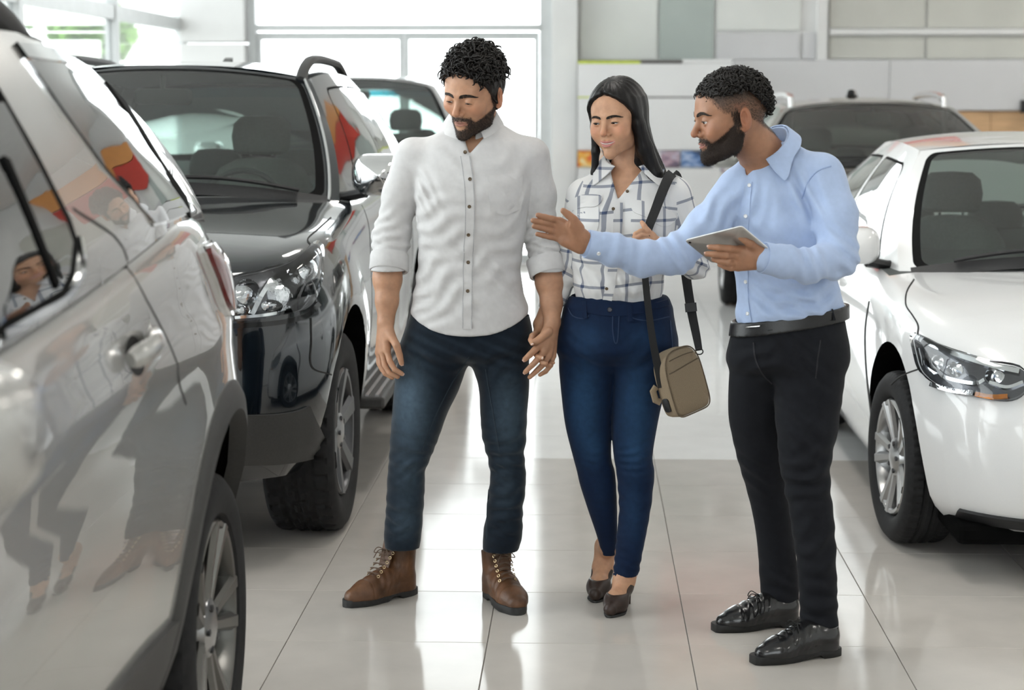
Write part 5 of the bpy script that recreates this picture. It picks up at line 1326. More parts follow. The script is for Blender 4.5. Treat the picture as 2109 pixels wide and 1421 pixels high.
# --- shirt
tor = prow([(255, 940, 1034, .02, .75), (272, 905, 1062, .02, .62), (290, 868, 1096, .015, .56), (315, 850, 1108, .01, .56), (350, 850, 1102, 0, .62), (400, 854, 1094, -.01, .68), (450, 858, 1086, -.01, .68), (520, 862, 1076, 0, .68), (580, 856, 1074, 0, .68), (640, 846, 1090, 0, .66), (692, 842, 1094, 0, .66)], Y1, .66)
aR = ([P3(850, 322, Y1), P3(826, 400, Y1+.01), P3(806, 488, Y1+.02), P3(800, 556, Y1-.02)], [.060, .054, .056, .055])
aL = ([P3(1094, 322, Y1), P3(1110, 400, Y1+.02), P3(1116, 490, Y1+.03), P3(1128, 562, Y1-.02)], [.058, .050, .050, .051])
g = grid3((-.73, Y1-.20, .84), (-.04, Y1+.2, 1.58), .0055); G = g[:3]
dt = zloft(G, tor, 2.25)
arms = np.minimum(chain(G, *aR, .03), chain(G, *aL, .03))
for c in (P3(802, 520, Y1), P3(1120, 525, Y1)):
    arms = fold(arms, G, c, (.2, .1, 1), .026, .0048, .075); arms = fold(arms, G, c+np.array([0, 0, .07]), (-.5, .3, 1), .034, .0042, .08)
d = smin(dt, arms, .003+.030*np.clip((G[2]-1.33)/.07, 0, 1))
for px, py, dr, lam, am, rad in ((900, 380, (.7, 0, 1), .06, .004, .10), (1050, 380, (-.7, 0, 1), .07, .003, .10), (900, 470, (-.3, 0, 1), .055, .004, .12), (910, 590, (-.6, 0, 1), .06, .005, .12), (1020, 600, (.8, 0, 1), .06, .005, .12), (930, 540, (.8, 0, .8), .07, .004, .1), (1040, 520, (-.6, 0, 1), .06, .004, .1), (870, 640, (-.8, 0, 1), .04, .004, .07), (866, 400, (1, 0, .5), .035, .005, .06), (1080, 420, (-1, 0, .5), .035, .005, .06)):
    d = fold(d, G, P3(px, py, Y1-.11), dr, lam, am, rad)
zc_, xc_ = P3(965, 684, Y1)[2], P3(967, 600, Y1)[0]
d = smax(d, (zc_+.045*np.clip(np.abs(G[0]-xc_)/.165, 0, 1.2)**2.5)-G[2], .003)
cutx = -P3(801, 557, Y1)[2]
d = smax(d, np.where((np.abs(G[0]-xc_) > .19), P3(801, 558, Y1-.02)[2]-G[2], -1).astype(np.float32), .003)
# open neck
nv = P3(966, 318, Y1-.1); d = smax(d, -np.maximum(np.abs(G[0]-nv[0]-.25*(G[2]-nv[2]))-np.maximum(G[2]-nv[2], 0)*.62, np.maximum(nv[2]-G[2], G[1]-(Y1-.02))), .004)
shirt1 = net_obj('shirt', d, g[3], .0055, c_shirt1, man, 1)
for pts, rr in (((P3(803, 522, Y1+.0), P3(800, 558, Y1-.02)), .0575), ((P3(1119, 530, Y1), P3(1128, 566, Y1-.02)), .0535)):
    b = MB(); ax = pts[1]-pts[0]; Lc = np.linalg.norm(ax); ax /= Lc; u = np.cross(ax, [0, 1., 0]); u /= np.linalg.norm(u); w = np.cross(ax, u)
    b.grid(np.array([[pts[0]+ax*t+(rr+dr)*(math.cos(a)*u+math.sin(a)*w)*(1+.018*math.sin(3*a+t*40)) for a in np.linspace(0, 2*np.pi, 40, endpoint=False)] for t, dr in ((0, -.006), (.002, .002), (.012, .0045), (Lc*.5, .004), (Lc-.004, .005), (Lc, .002), (Lc-.001, -.004), (Lc*.5, -.008))]), wrap=True)
    b.build('rolled_cuff', c_shirt1, man, sharp=60)
sb = bvh_of([shirt1])
px_ribbon('placket', sb, smoothpath([(958, 322), (966, 380), (968, 450), (964, 540), (963, 620), (962, 678)], 60), 21, c_shirt1, man, off=.0005, thick=.003, cols=4)
for x in (-9, 9): px_ribbon('placket_seam', sb, smoothpath([(958+x, 322), (966+x, 380), (968+x, 450), (964+x, 540), (963+x, 620), (962+x, 676)], 60), 1.6, mat('shirt_stitch', (.42, .42, .43), .9, noise=.1, nscale=300), man, off=.0032, thick=.0008)
for p in ((958, 314), (968, 369), (967, 425), (965, 483), (964, 541), (963, 599)): button('button', sb, p, .0058, m_btn, man, .0035)
px_decal('chest_pocket', sb, [(1004, 362), (1040, 360), (1076, 364), (1074, 400), (1070, 432), (1040, 444), (1010, 434), (1006, 400)], c_shirt1, man, off=.0002, thick=.0022, rings=4)
Rc1 = rot(0, 14, 2); collar(man, 'collar', P3(975, 256, Y1+.005), Rc1, c_shirt1, r=.066, H=.032, drop=.042, point=.034, open_a=.30, open_k=6, flare=.62, pa=.58)
# --- head
Rh1 = rot(-27, 20, 6); ph1 = P3(976, 193, Y1-.05)
def beard_common(X, Y, Z):
    """negative inside the beard: moustache, chin and jaw strip, sideburn"""
    ax = np.abs(X)
    mous = np.maximum(np.abs(Z+.0515+.10*np.maximum(ax-.008, 0))-.0055, np.maximum(ax-.031, Y+.070))
    jaw = Z-(-.0715+np.clip(Y+.078, 0, .08)*.50)
    side = np.maximum(np.abs(Y+.004+.25*Z)-.011, np.maximum(np.abs(Z+.012)-.040, .055-ax))
    corner = np.maximum(np.sqrt((ax-.031)**2+((Z+.064)*.55)**2)-.0065, Y+.055)
    d = smin(smin(mous, jaw, .006), smin(side, corner, .004), .008)
    d = smax(d, -(np.sqrt((X/2.0)**2+(Z+.076)**2)-.0095), .004)
    d = np.maximum(d, Y-.012)
    d = np.maximum(d, ax-.0755)
    return np.maximum(d, (-.130-.08*(Y+.03))-Z)
beard_reg1 = lambda X, Y, Z: (beard_common(X, Y, Z)+.0016*np.sin(X*900)*np.sin(Z*1100+Y*700)).astype(np.float32)
def shade1(V):
    b = -beard_reg1(V[:, 0], V[:, 1], V[:, 2]); x, y, z = V.T
    sc_ = np.clip(((y-(-.070+.765*(.078-z)))/.02), 0, 1)*(z > -.04)*(np.abs(x) < .079)
    return np.maximum(np.clip(b/.007+.45, 0, 1)*.88, sc_)
p1 = dict(jaw=.93, lip_col=(.34, .15, .115), lid=-.002, look=(0, -.45), lips=.4, lip=.72, shade=shade1, adam=1, brow_w=.0056, scale=1.02, brow=[(.009, .0185), (.022, .0225), (.039, .0235), (.053, .017)])
H1 = make_head(man, p1, ph1, Rh1, sk1, [(P3(985, 225, Y1+.0), .054), (P3(985, 262, Y1+.03), .057), (P3(976, 325, Y1+.02), .075)])
strands('beard', man, H1, Rh1, 1.02, ph1, beard_reg1, 9000, .0058, m_beard, (0, -.1, -1), .30, .00050)
def hair_reg1(X, Y, Z):
    g1 = (-.072+.75*(.075-Z))-Y; g2 = (-.030-.55*np.maximum(Y, 0))-Z
    return smax(g1, g2, .012).astype(np.float32)
shell('hair', man, H1, .009, lambda X, Y, Z: smax(hair_reg1(X, Y, Z), .0715-np.sqrt(X**2+np.maximum(Z, 0)**2*.6+0*Y)-np.clip(Y+.02, 0, 1)*2-np.clip(Z-.02, 0, 1)*2, .006), m_hair, .003, 260, .005, 1, Rh1*1.02, ph1)
okh = lambda p: hair_reg1(*[np.float32(v) for v in p]) < -.004
curls('hair_curls', man, H1, Rh1, 1.02, ph1, lambda p: okh(p) and p[2] > .055, 1050, lambda p: .012+.016*np.clip((p[2]-.05)/.07, 0, 1), m_hair, (.008, .0145), .003, 5, .95, .0025)
strands('side_hair', man, H1, Rh1, 1.02, ph1, lambda x, y, z: np.maximum(hair_reg1(x, y, z), np.maximum(np.abs(x)-.0775, .024-np.sqrt((y-.014)**2+((z+.008)*.62)**2)))-.001, 7000, .010, m_hair, (0, .7, -.7), .32, .0007, 9, .6)
# --- forearms and hands
fR = [([P3(797, 722, 6.03), P3(803, 744, 6.012), P3(813, 761, 6.0), P3(828, 770, 6.0)], [.0100, .0095, .0088, .0075]), ([P3(788, 726, 6.045), P3(793, 752, 6.03), P3(802, 768, 6.02), P3(819, 776, 6.015)], [.010, .0095, .0088, .0075]),
      ([P3(782, 728, 6.06), P3(785, 752, 6.05), P3(793, 769, 6.04), P3(808, 778, 6.035)], [.0095, .009, .0082, .007]), ([P3(779, 727, 6.075), P3(780, 748, 6.07), P3(787, 762, 6.06), P3(798, 770, 6.055)], [.0085, .008, .0072, .0062]),
      ([P3(805, 690, 6.025), P3(817, 712, 6.0), P3(823, 731, 6.0), P3(827, 748, 6.0)], [.0135, .0120, .0105, .0085])]
pR = [(P3(795, 664, 6.05), P3(797, 722, 6.03), .021, .0125), (P3(793, 664, 6.055), P3(788, 725, 6.045), .021, .0125), (P3(792, 664, 6.06), P3(782, 727, 6.06), .020, .012), (P3(791, 664, 6.065), P3(779, 726, 6.075), .018, .011), (P3(797, 666, 6.045), P3(806, 694, 6.022), .018, .0145)]
limb_obj('body_forearm', man, sk1, ([P3(799, 535, Y1), P3(798, 575, Y1-.01), P3(797, 620, Y1-.03), P3(795, 662, Y1-.045)], [.044, .0435, .034, .0265]), fR, pR)
fL = [([P3(1112, 710, 6.0), P3(1101, 721, 5.985), P3(1091, 731, 5.98), P3(1081, 740, 5.98)], [.0115, .0108, .0100, .0085]), ([P3(1121, 723, 6.0), P3(1110, 737, 5.985), P3(1096, 752, 5.98), P3(1082, 766, 5.985)], [.0105, .010, .009, .0078]),
      ([P3(1130, 733, 6.01), P3(1119, 750, 6.0), P3(1105, 764, 5.995), P3(1091, 777, 5.995)], [.010, .0095, .0086, .0072]), ([P3(1139, 734, 6.03), P3(1134, 752, 6.02), P3(1124, 765, 6.02), P3(1112, 772, 6.02)], [.009, .0085, .0075, .0065]),
      ([P3(1130, 683, 6.005), P3(1114, 696, 5.985), P3(1104, 703, 5.98), P3(1096, 704, 5.98)], [.0135, .012, .0108, .0090])]
pL = [(P3(1137, 664, 6.04), P3(1112, 710, 6.0), .021, .013), (P3(1138, 664, 6.045), P3(1121, 722, 6.0), .021, .013), (P3(1139, 664, 6.05), P3(1130, 732, 6.01), .020, .012), (P3(1140, 664, 6.055), P3(1139, 732, 6.03), .018, .011)]
limb_obj('body_forearm', man, sk1, ([P3(1128, 540, Y1), P3(1131, 580, Y1-.01), P3(1136, 625, Y1-.03), P3(1137, 662, Y1-.05)], [.041, .0415, .032, .0265]), fL, pL)
nails(man, [fR[0], fR[4], fL[0], fL[1]], m_nail, TOCAM+np.array([.2, 0, .1]))
# --- boots
m_boot = mat('brown_waxed_leather', (.115, .052, .024), .42, noise=.45, nscale=18, bump=.3, bscale=260); m_bsole = mat('black_rubber_sole', (.03, .03, .03), .6, noise=.2, nscale=80); m_blace = mat('brown_lace', (.13, .085, .06), .8, noise=.2, nscale=400)
gh, gt = gnd(843, 1222), gnd(733, 1246); shoe(man, 'boot', gh+np.array([.01, .02, 0]), gt, m_boot, m_bsole, m_blace, 'boot', .29)
gh, gt = gnd(1012, 1228), gnd(1062, 1262); shoe(man, 'boot', gh+np.array([-.0, .035, 0]), gt, m_boot, m_bsole, m_blace, 'boot', .29)
finish_body(man, sk1, tor, pel, (l1, l2), (aR, aL))
# ================================================================== WOMAN IN THE CHECKED SHIRT
sk2 = skin_mat('warm_tan_skin', (.56, .31, .19), (.012, .010, .010), (.55, .20, .17))
Y2 = 6.08
wom = empty('person', (.16, Y2, 0), 'woman with long straight black hair in a white and navy checked shirt', 'person', 'people in the showroom')
def plaid_mat():
    m = bpy.data.materials.new('white_and_navy_windowpane_check'); m.use_nodes = True; N = m.node_tree.nodes; L = m.node_tree.links; b = N['Principled BSDF']
    uv = N.new('ShaderNodeUVMap'); uv.uv_map = 'UVMap'; sp_ = N.new('ShaderNodeSeparateXYZ'); L.new(uv.outputs[0], sp_.inputs[0])
    def mth(op, a, bb):
        n = N.new('ShaderNodeMath'); n.operation = op
        for i, v in enumerate((a, bb)):
            if isinstance(v, (int, float)): n.inputs[i].default_value = v
            elif v is not None: L.new(v, n.inputs[i])
        return n.outputs[0]
    def stripe(c, per, w, off):
        f = mth('FRACT', mth('ADD', mth('DIVIDE', c, per), off), 0); return mth('LESS_THAN', mth('ABSOLUTE', mth('SUBTRACT', f, .5), 0), w/per/2)
    s1 = stripe(sp_.outputs[0], .066, .0088, .0); s2 = stripe(sp_.outputs[1], .078, .0088, .25)
    thin = stripe(sp_.outputs[0], .066, .0016, .22)
    amt = mth('MINIMUM', mth('ADD', mth('MULTIPLY', s1, .62), mth('MULTIPLY', s2, .62)), .95)
    mx = N.new('ShaderNodeMix'); mx.data_type = 'RGBA'; mx.inputs[6].default_value = (.74, .735, .73, 1); mx.inputs[7].default_value = (.030, .055, .13, 1); L.new(amt, mx.inputs[0])
    L.new(mx.outputs[2], b.inputs['Base Color']); b.inputs['Roughness'].default_value = .85; b.inputs['Specular IOR Level'].default_value = .2; b.inputs['Sheen Weight'].default_value = .2
    tc = N.new('ShaderNodeTexCoord'); w1 = N.new('ShaderNodeTexNoise'); w1.inputs['Scale'].default_value = 1200; L.new(tc.outputs['Object'], w1.inputs[0]); bp = N.new('ShaderNodeBump'); bp.inputs['Strength'].default_value = .25; bp.inputs['Distance'].default_value = .001; L.new(w1.outputs[0], bp.inputs['Height']); L.new(bp.outputs[0], b.inputs['Normal'])
    return m
c_plaid = plaid_mat(); c_jean2 = cloth_mat('mid_blue_stretch_denim', (.0035, .0125, .040), .8, 1300, .35, .12, fade=(.022, .066, .150), sheen=.06)
# --- jeans
pel = prow([(600, 1178, 1374), (630, 1163, 1384), (670, 1154, 1389), (705, 1150, 1390), (722, 1156, 1384), (738, 1182, 1358), (750, 1215, 1325)], Y2+.03, .72)
l1 = prow([(650, 1180, 1268), (700, 1156, 1268), (745, 1151, 1270, 0), (820, 1157, 1263, .0), (880, 1165, 1260, .005), (940, 1180, 1259, .01), (970, 1188, 1266, .015), (1000, 1195, 1269, .02), (1050, 1211, 1271, .035), (1100, 1228, 1271, .05), (1143, 1240, 1268, .06)], Y2+.04, 1.0)
l2 = prow([(650, 1268, 1366), (700, 1266, 1386), (745, 1262, 1388), (820, 1259, 1366, -.005), (880, 1259, 1353, -.01), (940, 1264, 1344, -.015), (970, 1269, 1348, -.02), (1000, 1272, 1346, -.02), (1050, 1275, 1340, -.03), (1100, 1270, 1331, -.05), (1150, 1266, 1321, -.07), (1184, 1262, 1315, -.08)], Y2+.03, 1.0)
g = grid3((-.12, Y2-.20, .08), (.34, Y2+.24, .99), .0055); G = g[:3]
d = smin(smin(zloft(G, l1, 2.1), zloft(G, l2, 2.1), .005), zloft(G, pel, 2.2, .03), .045)
for px, py, dr, lam, am, rad in ((1225, 955, (.2, 0, 1), .026, .0045, .05), (1305, 950, (-.15, 0, 1), .026, .0045, .05), (1210, 735, (.5, 0, 1), .05, .003, .09), (1330, 735, (-.5, 0, 1), .05, .003, .09), (1290, 1165, (.3, 0, 1), .03, .004, .05), (1258, 1120, (-.3, 0, 1), .03, .003, .05), (1300, 1030, (.4, 0, 1), .05, .003, .08)):
    d = fold(d, G, P3(px, py, Y2-.05), dr, lam, am, rad)
d = smax(d, -chain(G, [P3(1265, 772, Y2-.118), P3(1264, 815, Y2-.100), P3(1261, 880, Y2-.085), P3(1261, 930, Y2-.07)], [.002, .010, .014, .012], 0), .014)
d = smax(d, G[2]-(P3(1270, 618, Y2)[2]+.014*np.abs(G[0]-.15)/.1), .003)
def fade2(V):
    out = np.zeros((len(V), 3))
    for px, py, rx, rz, a in ((1205, 830, .05, .15, .75), (1312, 840, .05, .15, .75), (1225, 930, .03, .05, .5), (1305, 930, .03, .05, .5), (1305, 1050, .03, .1, .3), (1240, 1040, .03, .1, .2), (1210, 690, .06, .04, .3), (1330, 690, .06, .04, .3)):
        c = P3(px, py, Y2-.05); out[:, 0] += a*np.exp(-((V[:, 0]-c[0])/rx)**2-((V[:, 2]-c[2])/rz)**2)*np.clip(.5-(V[:, 1]-Y2-.02)/.08, 0, 1)
    out[:, 0] = np.clip(out[:, 0], 0, 1); return out
jeans2 = net_obj('jeans', d, g[3], .0055, c_jean2, wom, 1, colf=fade2)
jb = bvh_of([jeans2]); m_st2 = mat('navy_stitch', (.012, .03, .075), .8, noise=.2, nscale=400)
px_ribbon('waistband', jb, smoothpath([(1170, 622), (1215, 634), (1262, 640), (1310, 636), (1374, 618)], 40), 22, c_jean2, wom, off=.0005, thick=.003)
for ln in ([(1170, 632), (1180, 650), (1200, 656), (1214, 650)], [(1298, 645), (1306, 656), (1340, 660), (1378, 652)], [(1262, 645), (1262, 680), (1266, 705), (1272, 700), (1275, 650)], [(1380, 660), (1384, 740), (1366, 850)]):
    px_ribbon('seam', jb, smoothpath(ln, 30), 2.4, m_st2, wom, off=.0006, thick=.0012)
for x0, y0 in ((1204, 622), (1296, 628)): px_ribbon('belt_loop', jb, [(x0, y0), (x0+1, y0+16), (x0+2, y0+34)], 9, c_jean2, wom, off=.003, thick=.003)
button('jeans_button', jb, (1256, 638), .008, mat('dark_metal_button', (.05, .05, .06), .35, metal=.9, noise=.1, nscale=200), wom, .004)
# --- shirt
tor = prow([(338, 1245, 1345, .03, .75), (352, 1224, 1378, .03, .62), (370, 1200, 1402, .02, .55), (395, 1190, 1404, .01, .56), (430, 1186, 1398, 0, .66), (465, 1182, 1393, -.01, .74), (505, 1178, 1384, -.008, .72), (550, 1178, 1371, 0, .68), (588, 1181, 1367, 0, .68), (612, 1186, 1362, .01, .66), (640, 1192, 1356, .015, .62)], Y2, .66)
aL = ([P3(1392, 404, Y2), P3(1412, 470, Y2+.0), P3(1430, 545, Y2-.03), P3(1390, 528, Y2-.11), P3(1352, 508, Y2-.15)], [.052, .048, .044, .040, .034])
aR = ([P3(1199, 404, Y2+.01), P3(1184, 475, Y2+.03), P3(1176, 550, Y2+.04), P3(1142, 615, Y2+.035), P3(1113, 660, Y2+.025)], [.050, .045, .041, .035, .029])
g = grid3((-.15, Y2-.22, .89), (.44, Y2+.2, 1.45), .005); G = g[:3]
dt = zloft(G, tor, 2.2)
dt = smin(dt, np.minimum(sphere(G, P3(1236, 462, Y2-.075), .062), sphere(G, P3(1330, 462, Y2-.070), .062)), .05)
arm1, arm2 = chain(G, *aL, .025), chain(G, *aR, .025)
for c in (P3(1432, 545, Y2-.05), P3(1172, 560, Y2)): arm1 = fold(arm1, G, c, (.6, 0, 1), .035, .005, .08); arm2 = fold(arm2, G, c, (.4, 0, 1), .035, .004, .08)
d = smin(dt, np.minimum(arm1, arm2), .003+.024*np.clip((G[2]-1.23)/.06, 0, 1))
for px, py, dr, lam, am, rad in ((1230, 520, (.5, 0, 1), .05, .004, .10), (1330, 560, (-.5, 0, 1), .05, .004, .1), (1210, 590, (.9, 0, .5), .035, .004, .06), (1340, 600, (-.9, 0, .5), .035, .004, .06), (1275, 600, (1, 0, .2), .04, .004, .06), (1390, 430, (1, 0, .4), .04, .004, .06), (1215, 430, (-1, 0, .6), .04, .003, .06)):
    d = fold(d, G, P3(px, py, Y2-.1), dr, lam, am, rad)
d = smax(d, P3(1270, 634, Y2)[2]-G[2], .003)
nv = P3(1273, 412, Y2-.1); d = smax(d, -np.maximum(np.abs(G[0]-nv[0]-.28*(G[2]-nv[2]))-np.maximum(G[2]-nv[2], 0)*.55, np.maximum(nv[2]-G[2], G[1]-(Y2-.01))), .004)
def seg_d(P, pts):
    best = np.full(len(P), 9.); bi = np.zeros((len(P), 3)); along = np.zeros(len(P)); L0 = 0; ax = np.zeros((len(P), 3))
    for a, b in zip(pts[:-1], pts[1:]):
        ba = b-a; t = np.clip(((P-a)@ba)/(ba@ba), 0, 1); q = P-a-t[:, None]*ba; dd = np.linalg.norm(q, axis=1); w = dd < best
        best[w] = dd[w]; bi[w] = q[w]; along[w] = (L0+t*np.linalg.norm(ba))[w]; ax[w] = ba/np.linalg.norm(ba); L0 += np.linalg.norm(ba)
    return best, bi, along, ax
def uv2(V, Q):
    C = V[Q].mean(1); FV = V[Q].reshape(-1, 3)
    zt = np.array(sorted(tor)); cx = np.interp(C[:, 2], zt[:, 0], zt[:, 1]); cy = np.interp(C[:, 2], zt[:, 0], zt[:, 2]); a = np.interp(C[:, 2], zt[:, 0], zt[:, 3]); bb = np.interp(C[:, 2], zt[:, 0], zt[:, 4])
    ins = (np.sqrt(((C[:, 0]-cx)/a)**2+((C[:, 1]-cy)/bb)**2)-1)*.1
    uv = np.zeros((len(FV), 2)); rep = lambda q: np.repeat(q, 4, axis=0)
    cx4, cy4, a4, b4 = map(rep, (cx, cy, a, bb)); th = np.arctan2((FV[:, 0]-cx4)/a4, -(FV[:, 1]-cy4)/b4)
    thc = rep(np.arctan2((C[:, 0]-cx)/a, -(C[:, 1]-cy)/bb)); th = np.where(th-thc > 3, th-2*np.pi, np.where(thc-th > 3, th+2*np.pi, th))
    uv[:, 0] = th*.125+.012; uv[:, 1] = FV[:, 2]+.02*np.sin(FV[:, 0]*18+1)*.4
    for pts, rad in (aL, aR):
        dd, _, _, _ = seg_d(C, pts); arm = ((dd-.047) < ins) & (np.abs(C[:, 0]-cx) > a*.72)
        m4 = rep(arm); dF, qF, al, ax = seg_d(FV, pts)
        u_ = np.cross(ax, [0, 1., 0]); u_ /= np.linalg.norm(u_, axis=1)[:, None]+1e-9; w_ = np.cross(ax, u_)
        an = np.arctan2((qF*w_).sum(1), (qF*u_).sum(1)).reshape(-1, 4); an = np.where(an-an[:, :1] > 3, an-2*np.pi, np.where(an[:, :1]-an > 3, an+2*np.pi, an)).ravel()
        uv[m4, 0] = (an*.047)[m4]+.01; uv[m4, 1] = al[m4]
    return uv
shirt2 = net_obj('shirt', d, g[3], .005, c_plaid, wom, 1, uvf=uv2)
sb = bvh_of([shirt2])
def uv_planar(o, sx=1):
    me = o.data; lay = me.uv_layers.new(name='UVMap') if not me.uv_layers else me.uv_layers[0]; org = origin_of(o.parent)
    co = np.array([tuple(me.vertices[l.vertex_index].co) for l in me.loops])+org
    lay.data.foreach_set('uv', np.stack([co[:, 0]+.012-.09, co[:, 2]+.03], -1).astype(np.float32).ravel()); return o
uv_planar(px_ribbon('placket', sb, smoothpath([(1274, 418), (1272, 460), (1266, 520), (1258, 580), (1250, 622)], 50), 19, c_plaid, wom, off=.0004, thick=.0025, cols=4))
for p in ((1263, 431), (1258, 484), (1254, 540), (1250, 594)): button('button', sb, p, .0052, m_btn, wom, .003)
button('button', sb, (1292, 394), .0052, m_btn, wom, .001)
for P_ in ([(1170, 418), (1200, 402), (1236, 404), (1240, 414), (1228, 426), (1205, 428), (1180, 432)], [(1303, 414), (1340, 420), (1388, 440), (1384, 458), (1362, 466), (1330, 448), (1304, 436)]):
    uv_planar(px_decal('pocket_flap', sb, smoothpath(P_, 28, True), c_plaid, wom, off=.0008, thick=.004, rings=4))
for P_ in ([(1182, 432), (1232, 426), (1228, 480), (1205, 492), (1186, 482)], [(1306, 440), (1378, 464), (1366, 505), (1335, 510), (1306, 492)]):
    uv_planar(px_decal('chest_pocket', sb, smoothpath(P_, 28, True), c_plaid, wom, off=.0002, thick=.0018, rings=4))
Rc2 = rot(-8, 10, 0); uv_planar(collar(wom, 'collar', P3(1296, 338, Y2-.002), Rc2, c_plaid, r=.064, H=.022, drop=.038, point=.028, open_a=.55, open_k=12, flare=.80, pa=.85, oval=1.12, so=1.0))
# --- head
Rh2 = rot(-27, 7, -3); ph2 = P3(1271, 246, Y2-.03); sc2 = .93
p2 = dict(jaw=.82, mouth_w=.0275, lip_col=(.52, .20, .18), fem=1, lid=.0005, look=(-.25, -.30), lips=.8, lip=.95, smile=1.2, open=.0034, blush=1.4, brow_w=.0044, lash=.0016, scale=sc2, noears=1, brow=[(.010, .0175), (.022, .0215), (.038, .0235), (.053, .0175)],
          shade=lambda V: np.clip((V[:, 1]-(-.064+.85*(.071-V[:, 2])))/.012, 0, 1)*(V[:, 2] > -.03))
H2 = make_head(wom, p2, ph2, Rh2, sk2, [(P3(1288, 275, Y2), .045), (P3(1296, 320, Y2+.03), .046), (P3(1296, 365, Y2+.03), .066), (P3(1285, 405, Y2+.02), .085)], h=.0020)
# hair: cap parted in the middle with two long falls
wlinv = lambda p: (Rh2.T @ (np.asarray(p, float)-ph2))/sc2
g = grid3((-.17, -.13, -.26), (.19, .20, .16), .0032); X, Y, Z = G = g[:3]
cr = head_sdf(G, dict(p2)); cap = cr-.0135
cap = smin(cap, ellip(G, (0, .028, .040), (.086, .104, .098)), .02)
front = (-.062+.88*(.077-np.abs(X)*.36-Z))-Y
cap = smax(cap, front, .008); cap = smax(cap, -.06-Z, .01)
part = np.exp(-((X+.004)/.004)**2)*(Y < .05); cap = cap+.004*part
down = lambda p: np.asarray(p, float)
fall = zloft(G, [(-.25, .035, .060, .112, .030), (-.16, .022, .050, .102, .044), (-.08, .008, .040, .092, .066), (0, 0, .030, .087, .088), (.06, 0, .028, .080, .092)], 2.2)
fall = smax(fall, -ellip(G, (0, -.045, -.06), (.072, .085, .17)), .012)
fall = smax(fall, (-.020-.0*Z)-Y, .010)
lockR = chain(G, [(.070, -.018, .06), (.082, -.012, -.02), (.092, .0, -.10), (.112, .015, -.19), (.128, .03, -.245)], [.020, .022, .026, .026, .015], .01)
lockL = chain(G, [(-.066, -.030, .06), (-.074, -.026, -.02), (-.078, -.028, -.10), (-.088, -.032, -.17), (-.098, -.035, -.225)], [.014, .013, .013, .012, .007], .01)
hd = smin(smin(cap, fall, .02), smin(lockR, lockL, .0), .012)
hd = smax(hd, -ellip(G, (0, -.075, -.026), (.057, .07, .092)), .006)
st_ = np.arctan2(X, Y+.02); hd = hd-.0005*np.sin(st_*70+noise3(G, 25, 2)*2)-.0008*np.sin(st_*19+1)
net_obj('hair', hd, g[3], .0032, m_hairs, wom, 1, (Rh2*sc2, ph2))
# --- hands
fL = [([P3(1334, 478, 5.905), P3(1320, 476, 5.89), P3(1309, 482, 5.885), P3(1306, 489, 5.895)], [.0085, .008, .0076, .0066]), ([P3(1338, 486, 5.90), P3(1322, 485, 5.885), P3(1310, 490, 5.88), P3(1308, 497, 5.89)], [.0085, .008, .0076, .0066]),
      ([P3(1342, 494, 5.90), P3(1326, 494, 5.885), P3(1315, 498, 5.88), P3(1313, 504, 5.89)], [.008, .0076, .007, .006]), ([P3(1346, 502, 5.905), P3(1332, 503, 5.89), P3(1322, 506, 5.885), P3(1320, 511, 5.89)], [.0072, .007, .0065, .0055]),
      ([P3(1345, 485, 5.91), P3(1333, 474, 5.895), P3(1326, 464, 5.895), P3(1322, 458, 5.90)], [.010, .009, .008, .0068])]
pL = [(P3(1358, 505, 5.93), q[0][0], .017, .0105) for q in fL[:4]]
limb_obj('body_forearm', wom, sk2, ([P3(1380, 520, 5.96), P3(1358, 506, 5.93)], [.025, .022]), fL, pL)
fR = [([P3(1106, 712, 6.07), P3(1100, 726, 6.03), P3(1106, 734, 5.985), P3(1117, 737, 5.968)], [.0085, .008, .0075, .0065]), ([P3(1113, 718, 6.07), P3(1109, 735, 6.03), P3(1116, 746, 5.985), P3(1125, 748, 5.975)], [.0085, .008, .0075, .0065]),
      ([P3(1121, 722, 6.075), P3(1118, 740, 6.04), P3(1126, 752, 6.0), P3(1133, 752, 5.99)], [.008, .0075, .007, .006]), ([P3(1128, 722, 6.08), P3(1127, 738, 6.05), P3(1133, 748, 6.02), P3(1140, 747, 6.01)], [.0075, .007, .0065, .0055]),
      ([P3(1104, 686, 6.07), P3(1096, 692, 6.02), P3(1093, 700, 5.985), P3(1096, 708, 5.972)], [.010, .0095, .0085, .007])]
pR = [(P3(1113, 668, 6.105), q[0][0], .018, .0105) for q in fR[:4]]+[(P3(1113, 668, 6.10), fR[4][0][0], .014, .011)]
limb_obj('body_forearm', wom, sk2, ([P3(1128, 636, 6.11), P3(1113, 668, 6.105)], [.026, .022]), fR, pR)
nails(wom, [fR[0], fR[4]], mat('pale_nail', (.80, .66, .60), .2, noise=.05, nscale=100), TOCAM)
